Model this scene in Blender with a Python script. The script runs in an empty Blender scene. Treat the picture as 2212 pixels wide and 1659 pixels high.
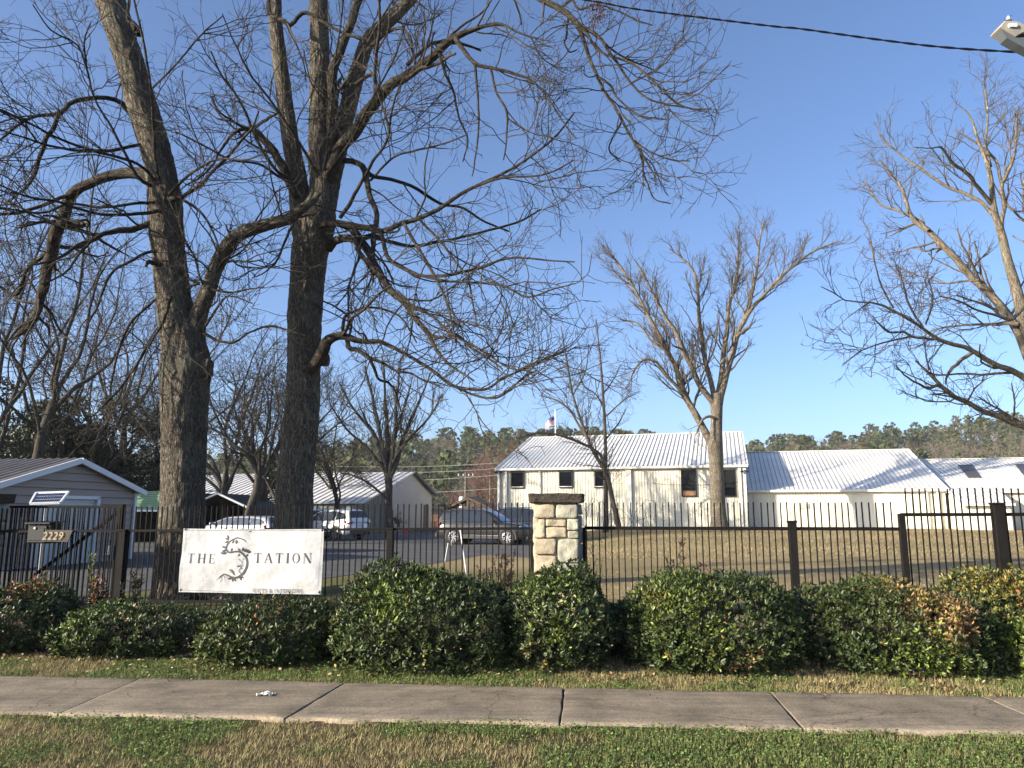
import bpy, math, random
import numpy as np
from mathutils import Vector, Matrix

# ---------------------------------------------------------------- camera, sky, sun
scene = bpy.context.scene
FP = 1633.0                       # focal length for a 2212 px wide picture
HZ = 1105.0                       # row of the horizon
PITCH = math.atan((HZ - 829.5) / FP)
EYE = 1.6
cam_d = bpy.data.cameras.new("camera")
cam_d.sensor_width = 36.0
cam_d.lens = 36.0 * FP / 2212.0
cam_d.clip_start = 0.1
cam_d.clip_end = 4000
cam = bpy.data.objects.new("camera", cam_d)
scene.collection.objects.link(cam)
cam.location = (0, 0, EYE)
cam.rotation_euler = (math.pi / 2 + PITCH, 0, 0)
scene.camera = cam

SUN_EL = math.radians(18.5)
SB = math.radians(24)
SUNV = Vector((-math.cos(SB) * math.cos(SUN_EL), -math.sin(SB) * math.cos(SUN_EL), math.sin(SUN_EL)))
world = bpy.data.worlds.new("World")
scene.world = world
world.use_nodes = True
wn = world.node_tree.nodes; wl = world.node_tree.links
wn.clear()
sky = wn.new("ShaderNodeTexSky"); sky.sky_type = 'NISHITA'; sky.sun_disc = False
sky.sun_elevation = SUN_EL
sky.sun_rotation = math.atan2(SUNV.x, SUNV.y)
sky.air_density = 0.7; sky.dust_density = 1.9; sky.ozone_density = 4.0; sky.altitude = 0
bgn = wn.new("ShaderNodeBackground"); bgn.inputs[1].default_value = 0.12
wo = wn.new("ShaderNodeOutputWorld")
wl.new(sky.outputs[0], bgn.inputs[0]); wl.new(bgn.outputs[0], wo.inputs[0])
sd = bpy.data.lights.new("sun", 'SUN'); sd.energy = 5.0; sd.angle = math.radians(0.5)
sd.color = (1.0, 0.89, 0.72)
so = bpy.data.objects.new("sun", sd); scene.collection.objects.link(so)
so.rotation_euler = (-SUNV).to_track_quat('-Z', 'Y').to_euler()
scene.view_settings.view_transform = 'Standard'
scene.view_settings.look = 'None'
scene.view_settings.exposure = 1.25
scene.view_settings.gamma = 1.0
scene.view_settings.use_curve_mapping = False
scene.render.engine = 'CYCLES'
scene.cycles.max_bounces = 5
scene.cycles.diffuse_bounces = 2
scene.cycles.transparent_max_bounces = 6

# ---------------------------------------------------------------- picture <-> place
CP, SP = math.cos(PITCH), math.sin(PITCH)
def UP(px, py, Y):
    "the point at depth Y that the photograph shows at (px, py)"
    u = (px - 1106.0) / FP; v = -(py - 829.5) / FP
    dy = CP - v * SP; dz = SP + v * CP
    return np.array([u / dy * Y, Y, EYE + dz / dy * Y])
def GP(px, py, z=0.0):
    "the point of the level ground that the photograph shows at (px, py)"
    u = (px - 1106.0) / FP; v = -(py - 829.5) / FP
    dy = CP - v * SP; dz = SP + v * CP
    k = (z - EYE) / dz
    return np.array([u * k, dy * k, z])
def ss(t):
    t = np.clip(t, 0, 1); return t * t * (3 - 2 * t)
def ground_z(X, Y):
    X = np.asarray(X, float); Y = np.asarray(Y, float)
    return 0.46 * ss((Y - 15) / 36) * ss((X - 2) / 7)

# ---------------------------------------------------------------- numbers
def rng_(s): return np.random.default_rng(s)
def _h(i, j, k, seed):
    n = (i * 374761393 + j * 668265263 + k * 2147483647 + seed * 974711) & 0xffffffff
    n = ((n ^ (n >> 13)) * 1274126177) & 0xffffffff
    n = (n ^ (n >> 16)) & 0xffffffff
    return n / 4294967295.0
def vnoise(p, seed=0):
    p = np.asarray(p, float)
    f = np.floor(p).astype(np.int64); t = p - f; t = t * t * (3 - 2 * t)
    r = 0
    for a in (0, 1):
        for b in (0, 1):
            for c in (0, 1):
                w = (t[..., 0] if a else 1 - t[..., 0]) * (t[..., 1] if b else 1 - t[..., 1]) * (t[..., 2] if c else 1 - t[..., 2])
                r = r + w * _h(f[..., 0] + a, f[..., 1] + b, f[..., 2] + c, seed)
    return r
def norm(v): return v / np.maximum(np.linalg.norm(v, axis=-1, keepdims=True), 1e-9)

# ---------------------------------------------------------------- materials
MATS = {}
def pmat(name, color=(0.5, 0.5, 0.5), rough=0.6, metal=0.0, noise=None, bump=None, col_attr=None, spec=0.5, ramp=None, coord='Object', trans=0.0, coat=0.0):
    """noise=(scale, amount) varies the colour; bump=(scale, strength, distance); col_attr multiplies by a stored colour"""
    if name in MATS: return MATS[name]
    m = bpy.data.materials.new(name); m.use_nodes = True
    nt = m.node_tree; N = nt.nodes; L = nt.links
    b = N['Principled BSDF']
    b.inputs['Base Color'].default_value = (*color, 1); b.inputs['Roughness'].default_value = rough
    b.inputs['Metallic'].default_value = metal; b.inputs['Specular IOR Level'].default_value = spec
    b.inputs['Coat Weight'].default_value = coat
    tc = N.new('ShaderNodeTexCoord')
    vec = tc.outputs[coord]
    cur = None
    if noise:
        ns = N.new('ShaderNodeTexNoise'); ns.inputs['Scale'].default_value = noise[0]; ns.inputs['Detail'].default_value = 6
        ns.inputs['Roughness'].default_value = 0.65
        if len(noise) > 2:
            mp = N.new('ShaderNodeMapping'); mp.inputs['Scale'].default_value = noise[2]; L.new(vec, mp.inputs[0]); L.new(mp.outputs[0], ns.inputs['Vector'])
        else: L.new(vec, ns.inputs['Vector'])
        cr = N.new('ShaderNodeValToRGB')
        c2 = ramp if ramp else tuple(c * (1 - noise[1]) for c in color)
        cr.color_ramp.elements[0].position = 0.32; cr.color_ramp.elements[1].position = 0.68
        cr.color_ramp.elements[0].color = (*c2, 1); cr.color_ramp.elements[1].color = (*color, 1)
        L.new(ns.outputs['Fac'], cr.inputs[0]); cur = cr.outputs[0]
    if col_attr:
        at = N.new('ShaderNodeAttribute'); at.attribute_name = col_attr
        if cur is None: cur = at.outputs['Color']
        else:
            mx = N.new('ShaderNodeMix'); mx.data_type = 'RGBA'; mx.blend_type = 'MULTIPLY'; mx.inputs[0].default_value = 1
            L.new(cur, mx.inputs[6]); L.new(at.outputs['Color'], mx.inputs[7]); cur = mx.outputs[2]
    if cur is not None: L.new(cur, b.inputs['Base Color'])
    if bump:
        nb = N.new('ShaderNodeTexNoise'); nb.inputs['Scale'].default_value = bump[0]; nb.inputs['Detail'].default_value = 5
        if len(bump) > 3:
            mp = N.new('ShaderNodeMapping'); mp.inputs['Scale'].default_value = bump[3]; L.new(vec, mp.inputs[0]); L.new(mp.outputs[0], nb.inputs['Vector'])
        else: L.new(vec, nb.inputs['Vector'])
        bp = N.new('ShaderNodeBump'); bp.inputs['Strength'].default_value = bump[1]; bp.inputs['Distance'].default_value = bump[2]
        L.new(nb.outputs['Fac'], bp.inputs['Height']); L.new(bp.outputs[0], b.inputs['Normal'])
    if trans:
        tr = N.new('ShaderNodeBsdfTranslucent'); ms = N.new('ShaderNodeMixShader'); ms.inputs[0].default_value = trans
        if cur is not None: L.new(cur, tr.inputs[0])
        else: tr.inputs[0].default_value = (*color, 1)
        L.new(b.outputs[0], ms.inputs[1]); L.new(tr.outputs[0], ms.inputs[2])
        L.new(ms.outputs[0], N['Material Output'].inputs[0])
    MATS[name] = m
    return m

def bark_mat(name, light, dark, moss, scale=11.0, bump=0.9, dist=0.02):
    m = bpy.data.materials.new(name); m.use_nodes = True
    nt = m.node_tree; N = nt.nodes; L = nt.links; b = N['Principled BSDF']
    b.inputs['Roughness'].default_value = 0.95; b.inputs['Specular IOR Level'].default_value = 0.15
    at = N.new('ShaderNodeAttribute'); at.attribute_name = 'bark'
    mp = N.new('ShaderNodeMapping'); mp.inputs['Scale'].default_value = (scale, scale, scale * 0.20); L.new(at.outputs['Vector'], mp.inputs[0])
    n1 = N.new('ShaderNodeTexNoise'); n1.inputs['Scale'].default_value = 2.6; n1.inputs['Detail'].default_value = 6; n1.inputs['Roughness'].default_value = 0.62; n1.inputs['Distortion'].default_value = 0.9
    L.new(mp.outputs[0], n1.inputs['Vector'])
    def M(op, a, b, c=None, clamp=False):
        q = N.new('ShaderNodeMath'); q.operation = op; q.use_clamp = clamp
        for i, v in enumerate((a, b, c)):
            if v is None: continue
            if isinstance(v, (int, float)): q.inputs[i].default_value = v
            else: L.new(v, q.inputs[i])
        return q.outputs[0]
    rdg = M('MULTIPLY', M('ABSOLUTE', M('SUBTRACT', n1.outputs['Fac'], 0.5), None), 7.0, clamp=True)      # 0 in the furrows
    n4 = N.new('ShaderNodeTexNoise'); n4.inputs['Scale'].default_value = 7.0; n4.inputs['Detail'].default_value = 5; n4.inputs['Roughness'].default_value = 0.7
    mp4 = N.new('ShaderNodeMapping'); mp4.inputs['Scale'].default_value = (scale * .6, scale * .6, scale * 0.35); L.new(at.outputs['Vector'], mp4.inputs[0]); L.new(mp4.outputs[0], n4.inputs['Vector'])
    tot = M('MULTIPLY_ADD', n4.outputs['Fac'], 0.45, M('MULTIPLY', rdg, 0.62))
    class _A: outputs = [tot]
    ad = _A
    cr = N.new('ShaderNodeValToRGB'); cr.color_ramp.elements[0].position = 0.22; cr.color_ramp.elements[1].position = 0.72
    cr.color_ramp.elements[0].color = (*dark, 1); cr.color_ramp.elements[1].color = (*light, 1)  # shadow in the bark furrows is put into the colour here
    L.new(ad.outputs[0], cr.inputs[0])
    n2 = N.new('ShaderNodeTexNoise'); n2.inputs['Scale'].default_value = 1.3; n2.inputs['Detail'].default_value = 8; n2.inputs['Roughness'].default_value = 0.75
    L.new(at.outputs['Vector'], n2.inputs['Vector'])
    cm = N.new('ShaderNodeValToRGB'); cm.color_ramp.elements[0].position = 0.52; cm.color_ramp.elements[1].position = 0.66
    L.new(n2.outputs['Fac'], cm.inputs[0])
    mm = N.new('ShaderNodeMath'); mm.operation = 'MULTIPLY'; mm.inputs[1].default_value = 0.55; L.new(cm.outputs[0], mm.inputs[0])
    mx = N.new('ShaderNodeMix'); mx.data_type = 'RGBA'; L.new(mm.outputs[0], mx.inputs[0]); L.new(cr.outputs[0], mx.inputs[6]); mx.inputs[7].default_value = (*moss, 1)
    L.new(mx.outputs[2], b.inputs['Base Color'])
    bp = N.new('ShaderNodeBump'); bp.inputs['Strength'].default_value = bump; bp.inputs['Distance'].default_value = dist
    L.new(ad.outputs[0], bp.inputs['Height']); L.new(bp.outputs[0], b.inputs['Normal'])
    MATS[name] = m
    return m

# ---------------------------------------------------------------- objects
ORG = {}
def tag(o, label=None, cat=None, group=None, kind=None):
    if label: o['label'] = label
    if cat: o['category'] = cat
    if group: o['group'] = group
    if kind: o['kind'] = kind
    return o
def thing(name, loc, label, cat, group=None, rotz=0.0):
    o = bpy.data.objects.new(name, None); scene.collection.objects.link(o)
    o.empty_display_size = 0.2
    o.location = [float(c) for c in loc]; o.rotation_euler = (0, 0, rotz)
    ORG[o.name] = np.array(loc, float) if rotz == 0 else None
    return tag(o, label, cat, group)
def mesh_np(name, V, F, col=None, bark=None, smooth=False):
    me = bpy.data.meshes.new(name)
    V = np.asarray(V, np.float32).reshape(-1, 3)
    if not isinstance(F, (list, tuple)) or (len(F) and np.isscalar(F[0])): F = [F]
    F = [np.asarray(f, np.int32) for f in F if len(f)]
    me.vertices.add(len(V)); me.vertices.foreach_set('co', V.ravel())
    nl = sum(f.size for f in F); nf = sum(len(f) for f in F)
    me.loops.add(nl); me.polygons.add(nf)
    me.loops.foreach_set('vertex_index', np.concatenate([f.ravel() for f in F]))
    tot = np.concatenate([np.full(len(f), f.shape[1], np.int32) for f in F])
    st = np.concatenate([[0], np.cumsum(tot)[:-1]]).astype(np.int32)
    me.polygons.foreach_set('loop_start', st); me.polygons.foreach_set('loop_total', tot)
    if smooth: me.polygons.foreach_set('use_smooth', np.ones(nf, bool))
    if col is not None:
        a = me.attributes.new('tint', 'FLOAT_COLOR', 'POINT')
        c4 = np.ones((len(V), 4), np.float32); c4[:, :3] = col; a.data.foreach_set('color', c4.ravel())
    if bark is not None:
        a = me.attributes.new('bark', 'FLOAT_VECTOR', 'POINT'); a.data.foreach_set('vector', np.asarray(bark, np.float32).ravel())
    me.update(calc_edges=True); me.validate()
    return me
def put(name, me, mat, parent=None, kind=None, label=None, world_coords=True):
    if mat is not None:
        me.materials.clear(); me.materials.append(MATS[mat] if isinstance(mat, str) else mat)
    o = bpy.data.objects.new(name, me); scene.collection.objects.link(o)
    if parent is not None:
        o.parent = parent
        org = ORG.get(parent.name)
        ORG[o.name] = org
        if world_coords and org is not None and np.abs(org).sum() > 0:
            me.transform(Matrix.Translation(Vector([-float(c) for c in org])))
    else: ORG[o.name] = np.zeros(3)
    if kind: o['kind'] = kind
    if label: o['label'] = label
    return o
def link_copy(src, parent, loc=None, rot=None, scl=None, name=None):
    c = src.copy(); scene.collection.objects.link(c); c.parent = parent
    if loc is not None: c.location = [float(x) for x in loc]
    if rot is not None: c.rotation_euler = rot
    if scl is not None: c.scale = scl
    return c

class MB:
    "collects simple shapes into one mesh"
    def __init__(s): s.v = []; s.f = []
    def add(s, vs, fs):
        o = len(s.v); s.v += [tuple(map(float, v)) for v in vs]; s.f += [tuple(i + o for i in f) for f in fs]; return s
    def box(s, c, d, m=None):
        x, y, z = d[0] / 2, d[1] / 2, d[2] / 2
        vs = [np.array((a, b, e), float) for e in (-z, z) for b in (-y, y) for a in (-x, x)]
        if m is not None: vs = [m @ v for v in vs]
        vs = [v + np.array(c, float) for v in vs]
        return s.add(vs, [(0, 2, 3, 1), (4, 5, 7, 6), (0, 1, 5, 4), (2, 6, 7, 3), (0, 4, 6, 2), (1, 3, 7, 5)])
    def bar(s, a, b, w, d=None, up=(0, 0, 1)):
        "a bar of section w x d from a to b"
        a = np.array(a, float); b = np.array(b, float); t = b - a; L = np.linalg.norm(t); t /= L
        up = np.array(up, float)
        if abs(t @ up) > .98: up = np.array((0, 1., 0))
        x = np.cross(t, up); x /= np.linalg.norm(x); y = np.cross(x, t); d = d or w
        vs = []
        for p in (a, b):
            for i, j in ((-1, -1), (1, -1), (1, 1), (-1, 1)): vs.append(p + x * i * w / 2 + y * j * d / 2)
        return s.add(vs, [(0, 1, 2, 3)[::-1], (4, 5, 6, 7), (0, 1, 5, 4), (1, 2, 6, 5), (2, 3, 7, 6), (3, 0, 4, 7)])
    def tube(s, pts, r, k=8, cap=True):
        pts = [np.array(p, float) for p in pts]; n = len(pts)
        rs = r if hasattr(r, '__len__') else [r] * n
        o = len(s.v); 
        ref = np.array((0.13, 0.21, 0.97)); 
        d = pts[-1] - pts[0]
        if np.linalg.norm(d) > 1e-6 and abs(d @ ref) / np.linalg.norm(d) > .9: ref = np.array((1., .1, .1))
        for i, p in enumerate(pts):
            t = pts[min(i + 1, n - 1)] - pts[max(i - 1, 0)]; t = t / (np.linalg.norm(t) + 1e-9)
            u = ref - (ref @ t) * t; u /= np.linalg.norm(u) + 1e-9; w = np.cross(t, u)
            for j in range(k):
                a = 2 * math.pi * j / k; s.v.append(tuple(p + rs[i] * (u * math.cos(a) + w * math.sin(a))))
        for i in range(n - 1):
            for j in range(k):
                s.f.append((o + i * k + j, o + i * k + (j + 1) % k, o + (i + 1) * k + (j + 1) % k, o + (i + 1) * k + j))
        if cap: s.f.append(tuple(o + j for j in range(k))[::-1]); s.f.append(tuple(o + (n - 1) * k + j for j in range(k)))
        return s
    def prism(s, poly, off):
        "polygon (3-D points) pushed along off"
        n = len(poly); off = np.array(off, float); P = [np.array(p, float) for p in poly]
        s.add(P + [p + off for p in P], [tuple(range(n))[::-1], tuple(range(n, 2 * n))] + [(i, (i + 1) % n, n + (i + 1) % n, n + i) for i in range(n)])
        return s
    def build(s, name, mat, parent=None, kind=None, label=None, smooth=False, world=True, bevel=0.0):
        me = bpy.data.meshes.new(name); me.from_pydata(s.v, [], s.f)
        if smooth: me.polygons.foreach_set('use_smooth', [True] * len(me.polygons))
        me.update()
        import bmesh
        bm = bmesh.new(); bm.from_mesh(me); bmesh.ops.recalc_face_normals(bm, faces=bm.faces)
        if bevel: bmesh.ops.bevel(bm, geom=list(bm.edges), offset=bevel, segments=1, affect='EDGES', profile=0.5)
        bm.to_mesh(me); bm.free()
        return put(name, me, mat, parent, kind, label, world)

# ---------------------------------------------------------------- tubes for branches, all at once
def tubes(P, R, k):
    "P (N,n,3) centre lines, R (N,n) radii -> vertices, quads, bark coordinate"
    N, n = R.shape
    T = norm(np.gradient(P, axis=1))
    mean = norm(P[:, -1] - P[:, 0])
    ref = np.zeros((N, 3)); ax = np.argmin(np.abs(mean), axis=1); ref[np.arange(N), ax] = 1
    ref = ref[:, None, :]
    U = norm(ref - (ref * T).sum(-1, keepdims=True) * T); W = np.cross(T, U)
    a = 2 * np.pi * np.arange(k) / k
    ca, sa = np.cos(a)[None, None, :, None], np.sin(a)[None, None, :, None]
    V = P[:, :, None, :] + R[:, :, None, None] * (U[:, :, None, :] * ca + W[:, :, None, :] * sa)
    seg = np.linalg.norm(np.diff(P, axis=1), axis=-1); s = np.concatenate([np.zeros((N, 1)), np.cumsum(seg, 1)], 1)
    rr = np.maximum(R, 0.02)[:, :, None]
    B = np.stack([rr * np.cos(a) + 0 * rr, rr * np.sin(a) + 0 * rr, np.broadcast_to(s[:, :, None], (N, n, k))], -1)
    B[..., 0] += (np.arange(N) * 1.37)[:, None, None]
    i = np.arange(N)[:, None, None] * n * k; r = np.arange(n - 1)[None, :, None] * k; c = np.arange(k)[None, None, :]; c2 = (c + 1) % k
    F = np.stack([i + r + c, i + r + c2, i + r + k + c2, i + r + k + c], -1).reshape(-1, 4)
    return V.reshape(-1, 3), F, B.reshape(-1, 3)
class TB:
    def __init__(s): s.V = []; s.F = []; s.B = []; s.n = 0
    def add(s, P, R, k):
        if len(P) == 0: return
        V, F, B = tubes(P, R, k); s.V.append(V); s.F.append(F + s.n); s.B.append(B); s.n += len(V)
    def build(s, name, mat, parent, kind=None, smooth=False):
        return put(name, mesh_np(name, np.concatenate(s.V), [np.concatenate(s.F)], bark=np.concatenate(s.B), smooth=smooth), mat, parent, kind)

def catmull(P, m):
    "smooth resample of a polyline with attributes (rows) to m rows"
    P = np.asarray(P, float); n = len(P)
    Q = np.vstack([2 * P[0] - P[1], P, 2 * P[-1] - P[-2]])
    d = np.concatenate([[0], np.cumsum(np.linalg.norm(np.diff(P[:, :3], axis=0), axis=1))]); t = np.linspace(0, d[-1], m)
    i = np.clip(np.searchsorted(d, t, side='right') - 1, 0, n - 2); f = ((t - d[i]) / np.maximum(d[i + 1] - d[i], 1e-9))[:, None]
    p0, p1, p2, p3 = Q[i], Q[i + 1], Q[i + 2], Q[i + 3]
    out = 0.5 * (2 * p1 + (p2 - p0) * f + (2 * p0 - 5 * p1 + 4 * p2 - p3) * f ** 2 + (3 * p1 - p0 - 3 * p2 + p3) * f ** 3)
    return out

def grow(r, P, R, dens, Lm, ang, rk, npt, jit, trop, tmin=0.15, rtip=0.5, rmin=0.004, lexp=0.6, flat=None, tmax=0.98):
    """children of many branches at once: dens per metre of parent, Lm mean length (metres), ang degrees range,
    rk radius ratio, jit wobble, trop pull vector"""
    N, n = R.shape
    seg = np.linalg.norm(np.diff(P, axis=1), axis=-1); Ln = seg.sum(1)
    cnt = r.poisson(dens * Ln * (tmax - tmin))
    idx = np.repeat(np.arange(N), cnt); M = len(idx)
    if M == 0: return np.zeros((0, npt, 3)), np.zeros((0, npt))
    tau = tmin + (tmax - tmin) * r.random(M) ** 0.85
    x = tau * (n - 1); i0 = np.clip(x.astype(int), 0, n - 2); f = (x - i0)[:, None]
    A = P[idx, i0]; Bp = P[idx, i0 + 1]; S = A * (1 - f) + Bp * f; T = norm(Bp - A)
    rp = R[idx, i0] * (1 - f[:, 0]) + R[idx, i0 + 1] * f[:, 0]
    q = r.normal(size=(M, 3)); 
    if flat is not None: q = q * np.array(flat)
    q = norm(q - (q * T).sum(-1, keepdims=True) * T)
    a = np.radians(ang[0] + (ang[1] - ang[0]) * r.random(M))[:, None]
    D = norm(T * np.cos(a) + q * np.sin(a))
    L = Lm * (0.45 + 0.9 * r.random(M)) * (1.15 - lexp * tau)
    L = np.minimum(L, Ln[idx] * 0.9)
    r0 = np.maximum(np.minimum(rp * 0.75, np.maximum(rp * rk, rmin * 1.4) * (0.7 + 0.5 * r.random(M))), rmin)
    out = np.empty((M, npt, 3)); out[:, 0] = S; step = (L / (npt - 1))[:, None]
    trop = np.array(trop, float)
    for j in range(1, npt):
        D = norm(D + jit * r.normal(size=(M, 3)) + trop)
        out[:, j] = out[:, j - 1] + D * step
    rr = r0[:, None] * np.linspace(1, rtip, npt)[None, :]
    rr = np.maximum(rr, rmin * 0.7)
    return out, rr
# ================================================================ GROUND
r = rng_(5)
def grid_mesh(xs, ys, zf):
    X, Y = np.meshgrid(xs, ys); Z = zf(X, Y)
    V = np.stack([X, Y, Z], -1).reshape(-1, 3); nx, ny = len(xs), len(ys)
    i, j = np.meshgrid(np.arange(nx - 1), np.arange(ny - 1)); a = (j * nx + i).ravel()
    return V, np.stack([a, a + 1, a + nx + 1, a + nx], -1)
# edges of the sidewalk, as lines on the ground
NA, NB = GP(0, 1548), GP(2212, 1592)
FA, FB = GP(0, 1467), GP(2212, 1516)
def near_y(X): return NA[1] + (X - NA[0]) * (NB[1] - NA[1]) / (NB[0] - NA[0])
def far_y(X): return FA[1] + (X - FA[0]) * (FB[1] - FA[1]) / (FB[0] - FA[0])
FPSI = math.radians(8.0)
def fence_y(X): return 12.0 - X * math.tan(FPSI)

def green(X, Y):
    "how green the grass is at a place, 0 straw to 1 green"
    p = np.stack([X, Y, 0 * X], -1)
    n = 0.6 * vnoise(p * 1.3 + 7, 3) + 0.4 * vnoise(p * 3.7, 4)
    b = np.where(Y < near_y(X), 0.04 + 0.16 * np.clip(X * 0.8 + 0.8, -0.6, 0.75) + 0.03, 0.0)
    b = b + np.where((Y > far_y(X)) & (Y < 9.5), np.where((X > -4.2) & (X < 0.2), 0.22, -0.06) - 0.02 * (X > 3), 0)
    return ss((n + b - 0.42) / 0.16)
xs = np.concatenate([[-1500, -900, -500, -250, -120, -80, -60], np.arange(-45, 45.1, 0.5), [60, 80, 120, 250, 500, 900, 1500]])
ys = np.concatenate([[-300, -100, -40, -15, -5, 0], np.arange(2, 64.1, 0.5), [70, 80, 100, 130, 180, 260, 400, 700, 1200, 1800]])
V, F = grid_mesh(xs, ys, ground_z)
X, Y = V[:, 0], V[:, 1]
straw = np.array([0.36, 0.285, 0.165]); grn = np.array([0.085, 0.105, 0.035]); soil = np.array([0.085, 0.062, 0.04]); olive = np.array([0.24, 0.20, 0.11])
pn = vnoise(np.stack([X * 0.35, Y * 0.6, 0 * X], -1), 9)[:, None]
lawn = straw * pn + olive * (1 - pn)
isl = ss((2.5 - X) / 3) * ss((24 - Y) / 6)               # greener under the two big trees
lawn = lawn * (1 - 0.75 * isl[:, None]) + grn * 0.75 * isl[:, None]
red = ss((vnoise(np.stack([X * 0.8, Y * 0.5, 0 * X], -1), 21) - 0.66) / 0.12) * ss((Y - 25) / 10)
lawn = lawn * (1 - 0.5 * red[:, None]) + np.array([0.30, 0.17, 0.09]) * 0.5 * red[:, None]
g = green(X, Y)[:, None]
nearc = (soil * 1.25) * (1 - g) + (grn * 0.55) * g
wt = ss((fence_y(X) - 0.5 - Y) / 1.5)[:, None]
bed = (ss((Y - 8.0) / 0.5) * ss((fence_y(X) + 0.3 - Y) / 0.6))[:, None]
C = lawn * (1 - wt) + nearc * wt
C = C * (1 - bed) + soil * 0.8 * bed
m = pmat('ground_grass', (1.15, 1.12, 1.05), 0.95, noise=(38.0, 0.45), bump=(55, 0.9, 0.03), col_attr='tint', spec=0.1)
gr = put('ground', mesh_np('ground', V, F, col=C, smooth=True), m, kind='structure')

# ---- asphalt lot and driveway
as_xy = [tuple(GP(700, 1250)[:2]), tuple(GP(919, 1221)[:2]), tuple(GP(1040, 1200)[:2]), (0.75, 27.0), (1.1, 33), (1.3, 44), (1.2, 57.4),
         (-3, 72), (-40, 72), (-40, 12.6), (-8.8, 12.6), (-7.9, 15.5), (-6.6, 17.2)]
pmat('asphalt', (0.105, 0.103, 0.10), 0.9, noise=(1.1, 0.4), bump=(180, 0.6, 0.01), spec=0.25)
asp = MB().prism([(x, y, -0.02) for x, y in as_xy], (0, 0, 0.030)).build('car_park', 'asphalt', kind='structure')
# ---- concrete strip at the foot of the long building and by the lawn edge
pmat('old_concrete', (0.42, 0.39, 0.34), 0.9, noise=(3.0, 0.35), bump=(60, 0.4, 0.01), spec=0.25)

# ---- sidewalk: a bed and its slabs
def concrete():
    m = pmat('sidewalk_concrete', (0.29, 0.245, 0.185), 0.9, col_attr='tint', noise=(1.3, 0.28), bump=(220, 0.5, 0.004), spec=0.3)
    nt = m.node_tree; N = nt.nodes; L = nt.links
    b = N['Principled BSDF']; src = b.inputs['Base Color'].links[0].from_socket
    tc = N.new('ShaderNodeTexCoord')
    n = N.new('ShaderNodeTexNoise'); n.inputs['Scale'].default_value = 65; n.inputs['Detail'].default_value = 4; n.inputs['Roughness'].default_value = .8
    L.new(tc.outputs['Object'], n.inputs['Vector'])
    cr = N.new('ShaderNodeValToRGB'); cr.color_ramp.elements[0].position = .3; cr.color_ramp.elements[1].position = .75
    cr.color_ramp.elements[0].color = (.42, .42, .42, 1); cr.color_ramp.elements[1].color = (1.45, 1.40, 1.33, 1)
    L.new(n.outputs['Fac'], cr.inputs[0])
    mx = N.new('ShaderNodeMix'); mx.data_type = 'RGBA'; mx.blend_type = 'MULTIPLY'; mx.inputs[0].default_value = 1
    L.new(src, mx.inputs[6]); L.new(cr.outputs[0], mx.inputs[7]); L.new(mx.outputs[2], b.inputs['Base Color'])
    # long faint scrapes and a few dark spots
    mp = N.new('ShaderNodeMapping'); mp.inputs['Rotation'].default_value = (0, 0, 0.25); mp.inputs['Scale'].default_value = (0.8, 9, 1); L.new(tc.outputs['Object'], mp.inputs[0])
    n3 = N.new('ShaderNodeTexNoise'); n3.inputs['Scale'].default_value = 1.6; n3.inputs['Detail'].default_value = 5; L.new(mp.outputs[0], n3.inputs['Vector'])
    c3 = N.new('ShaderNodeValToRGB'); c3.color_ramp.elements[0].position = .3; c3.color_ramp.elements[1].position = .7
    c3.color_ramp.elements[0].color = (.72, .74, .80, 1); c3.color_ramp.elements[1].color = (1.12, 1.1, 1.05, 1)
    L.new(n3.outputs['Fac'], c3.inputs[0])
    m2 = N.new('ShaderNodeMix'); m2.data_type = 'RGBA'; m2.blend_type = 'MULTIPLY'; m2.inputs[0].default_value = 1
    L.new(mx.outputs[2], m2.inputs[6]); L.new(c3.outputs[0], m2.inputs[7]); L.new(m2.outputs[2], b.inputs['Base Color'])
    # hairline cracks and damp stains
    vo = N.new('ShaderNodeTexVoronoi'); vo.feature = 'DISTANCE_TO_EDGE'; vo.inputs['Scale'].default_value = 0.55
    nd = N.new('ShaderNodeTexNoise'); nd.inputs['Scale'].default_value = 3.5; nd.inputs['Detail'].default_value = 6; L.new(tc.outputs['Object'], nd.inputs['Vector'])
    ma = N.new('ShaderNodeMix'); ma.data_type = 'RGBA'; ma.inputs[0].default_value = .22; L.new(tc.outputs['Object'], ma.inputs[6]); L.new(nd.outputs['Color'], ma.inputs[7]); L.new(ma.outputs[2], vo.inputs['Vector'])
    cc_ = N.new('ShaderNodeValToRGB'); cc_.color_ramp.elements[0].position = .0012; cc_.color_ramp.elements[1].position = .004; cc_.color_ramp.elements[0].color = (.45, .43, .4, 1)
    L.new(vo.outputs['Distance'], cc_.inputs[0])
    ns = N.new('ShaderNodeTexNoise'); ns.inputs['Scale'].default_value = 2.4; ns.inputs['Detail'].default_value = 9; ns.inputs['Roughness'].default_value = .72; L.new(tc.outputs['Object'], ns.inputs['Vector'])
    cs_ = N.new('ShaderNodeValToRGB'); cs_.color_ramp.elements[0].position = .36; cs_.color_ramp.elements[1].position = .56; cs_.color_ramp.elements[0].color = (.66, .66, .63, 1); cs_.color_ramp.elements[1].color = (1.08, 1.06, 1.02, 1)
    L.new(ns.outputs['Fac'], cs_.inputs[0])
    last = m2.outputs[2]
    for c in (cc_, cs_):
        q = N.new('ShaderNodeMix'); q.data_type = 'RGBA'; q.blend_type = 'MULTIPLY'; q.inputs[0].default_value = 1; L.new(last, q.inputs[6]); L.new(c.outputs[0], q.inputs[7]); last = q.outputs[2]
    L.new(last, b.inputs['Base Color'])
    return m
concrete()
pmat('joint_dirt', (0.045, 0.035, 0.025), 0.95, noise=(30, .5))
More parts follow.
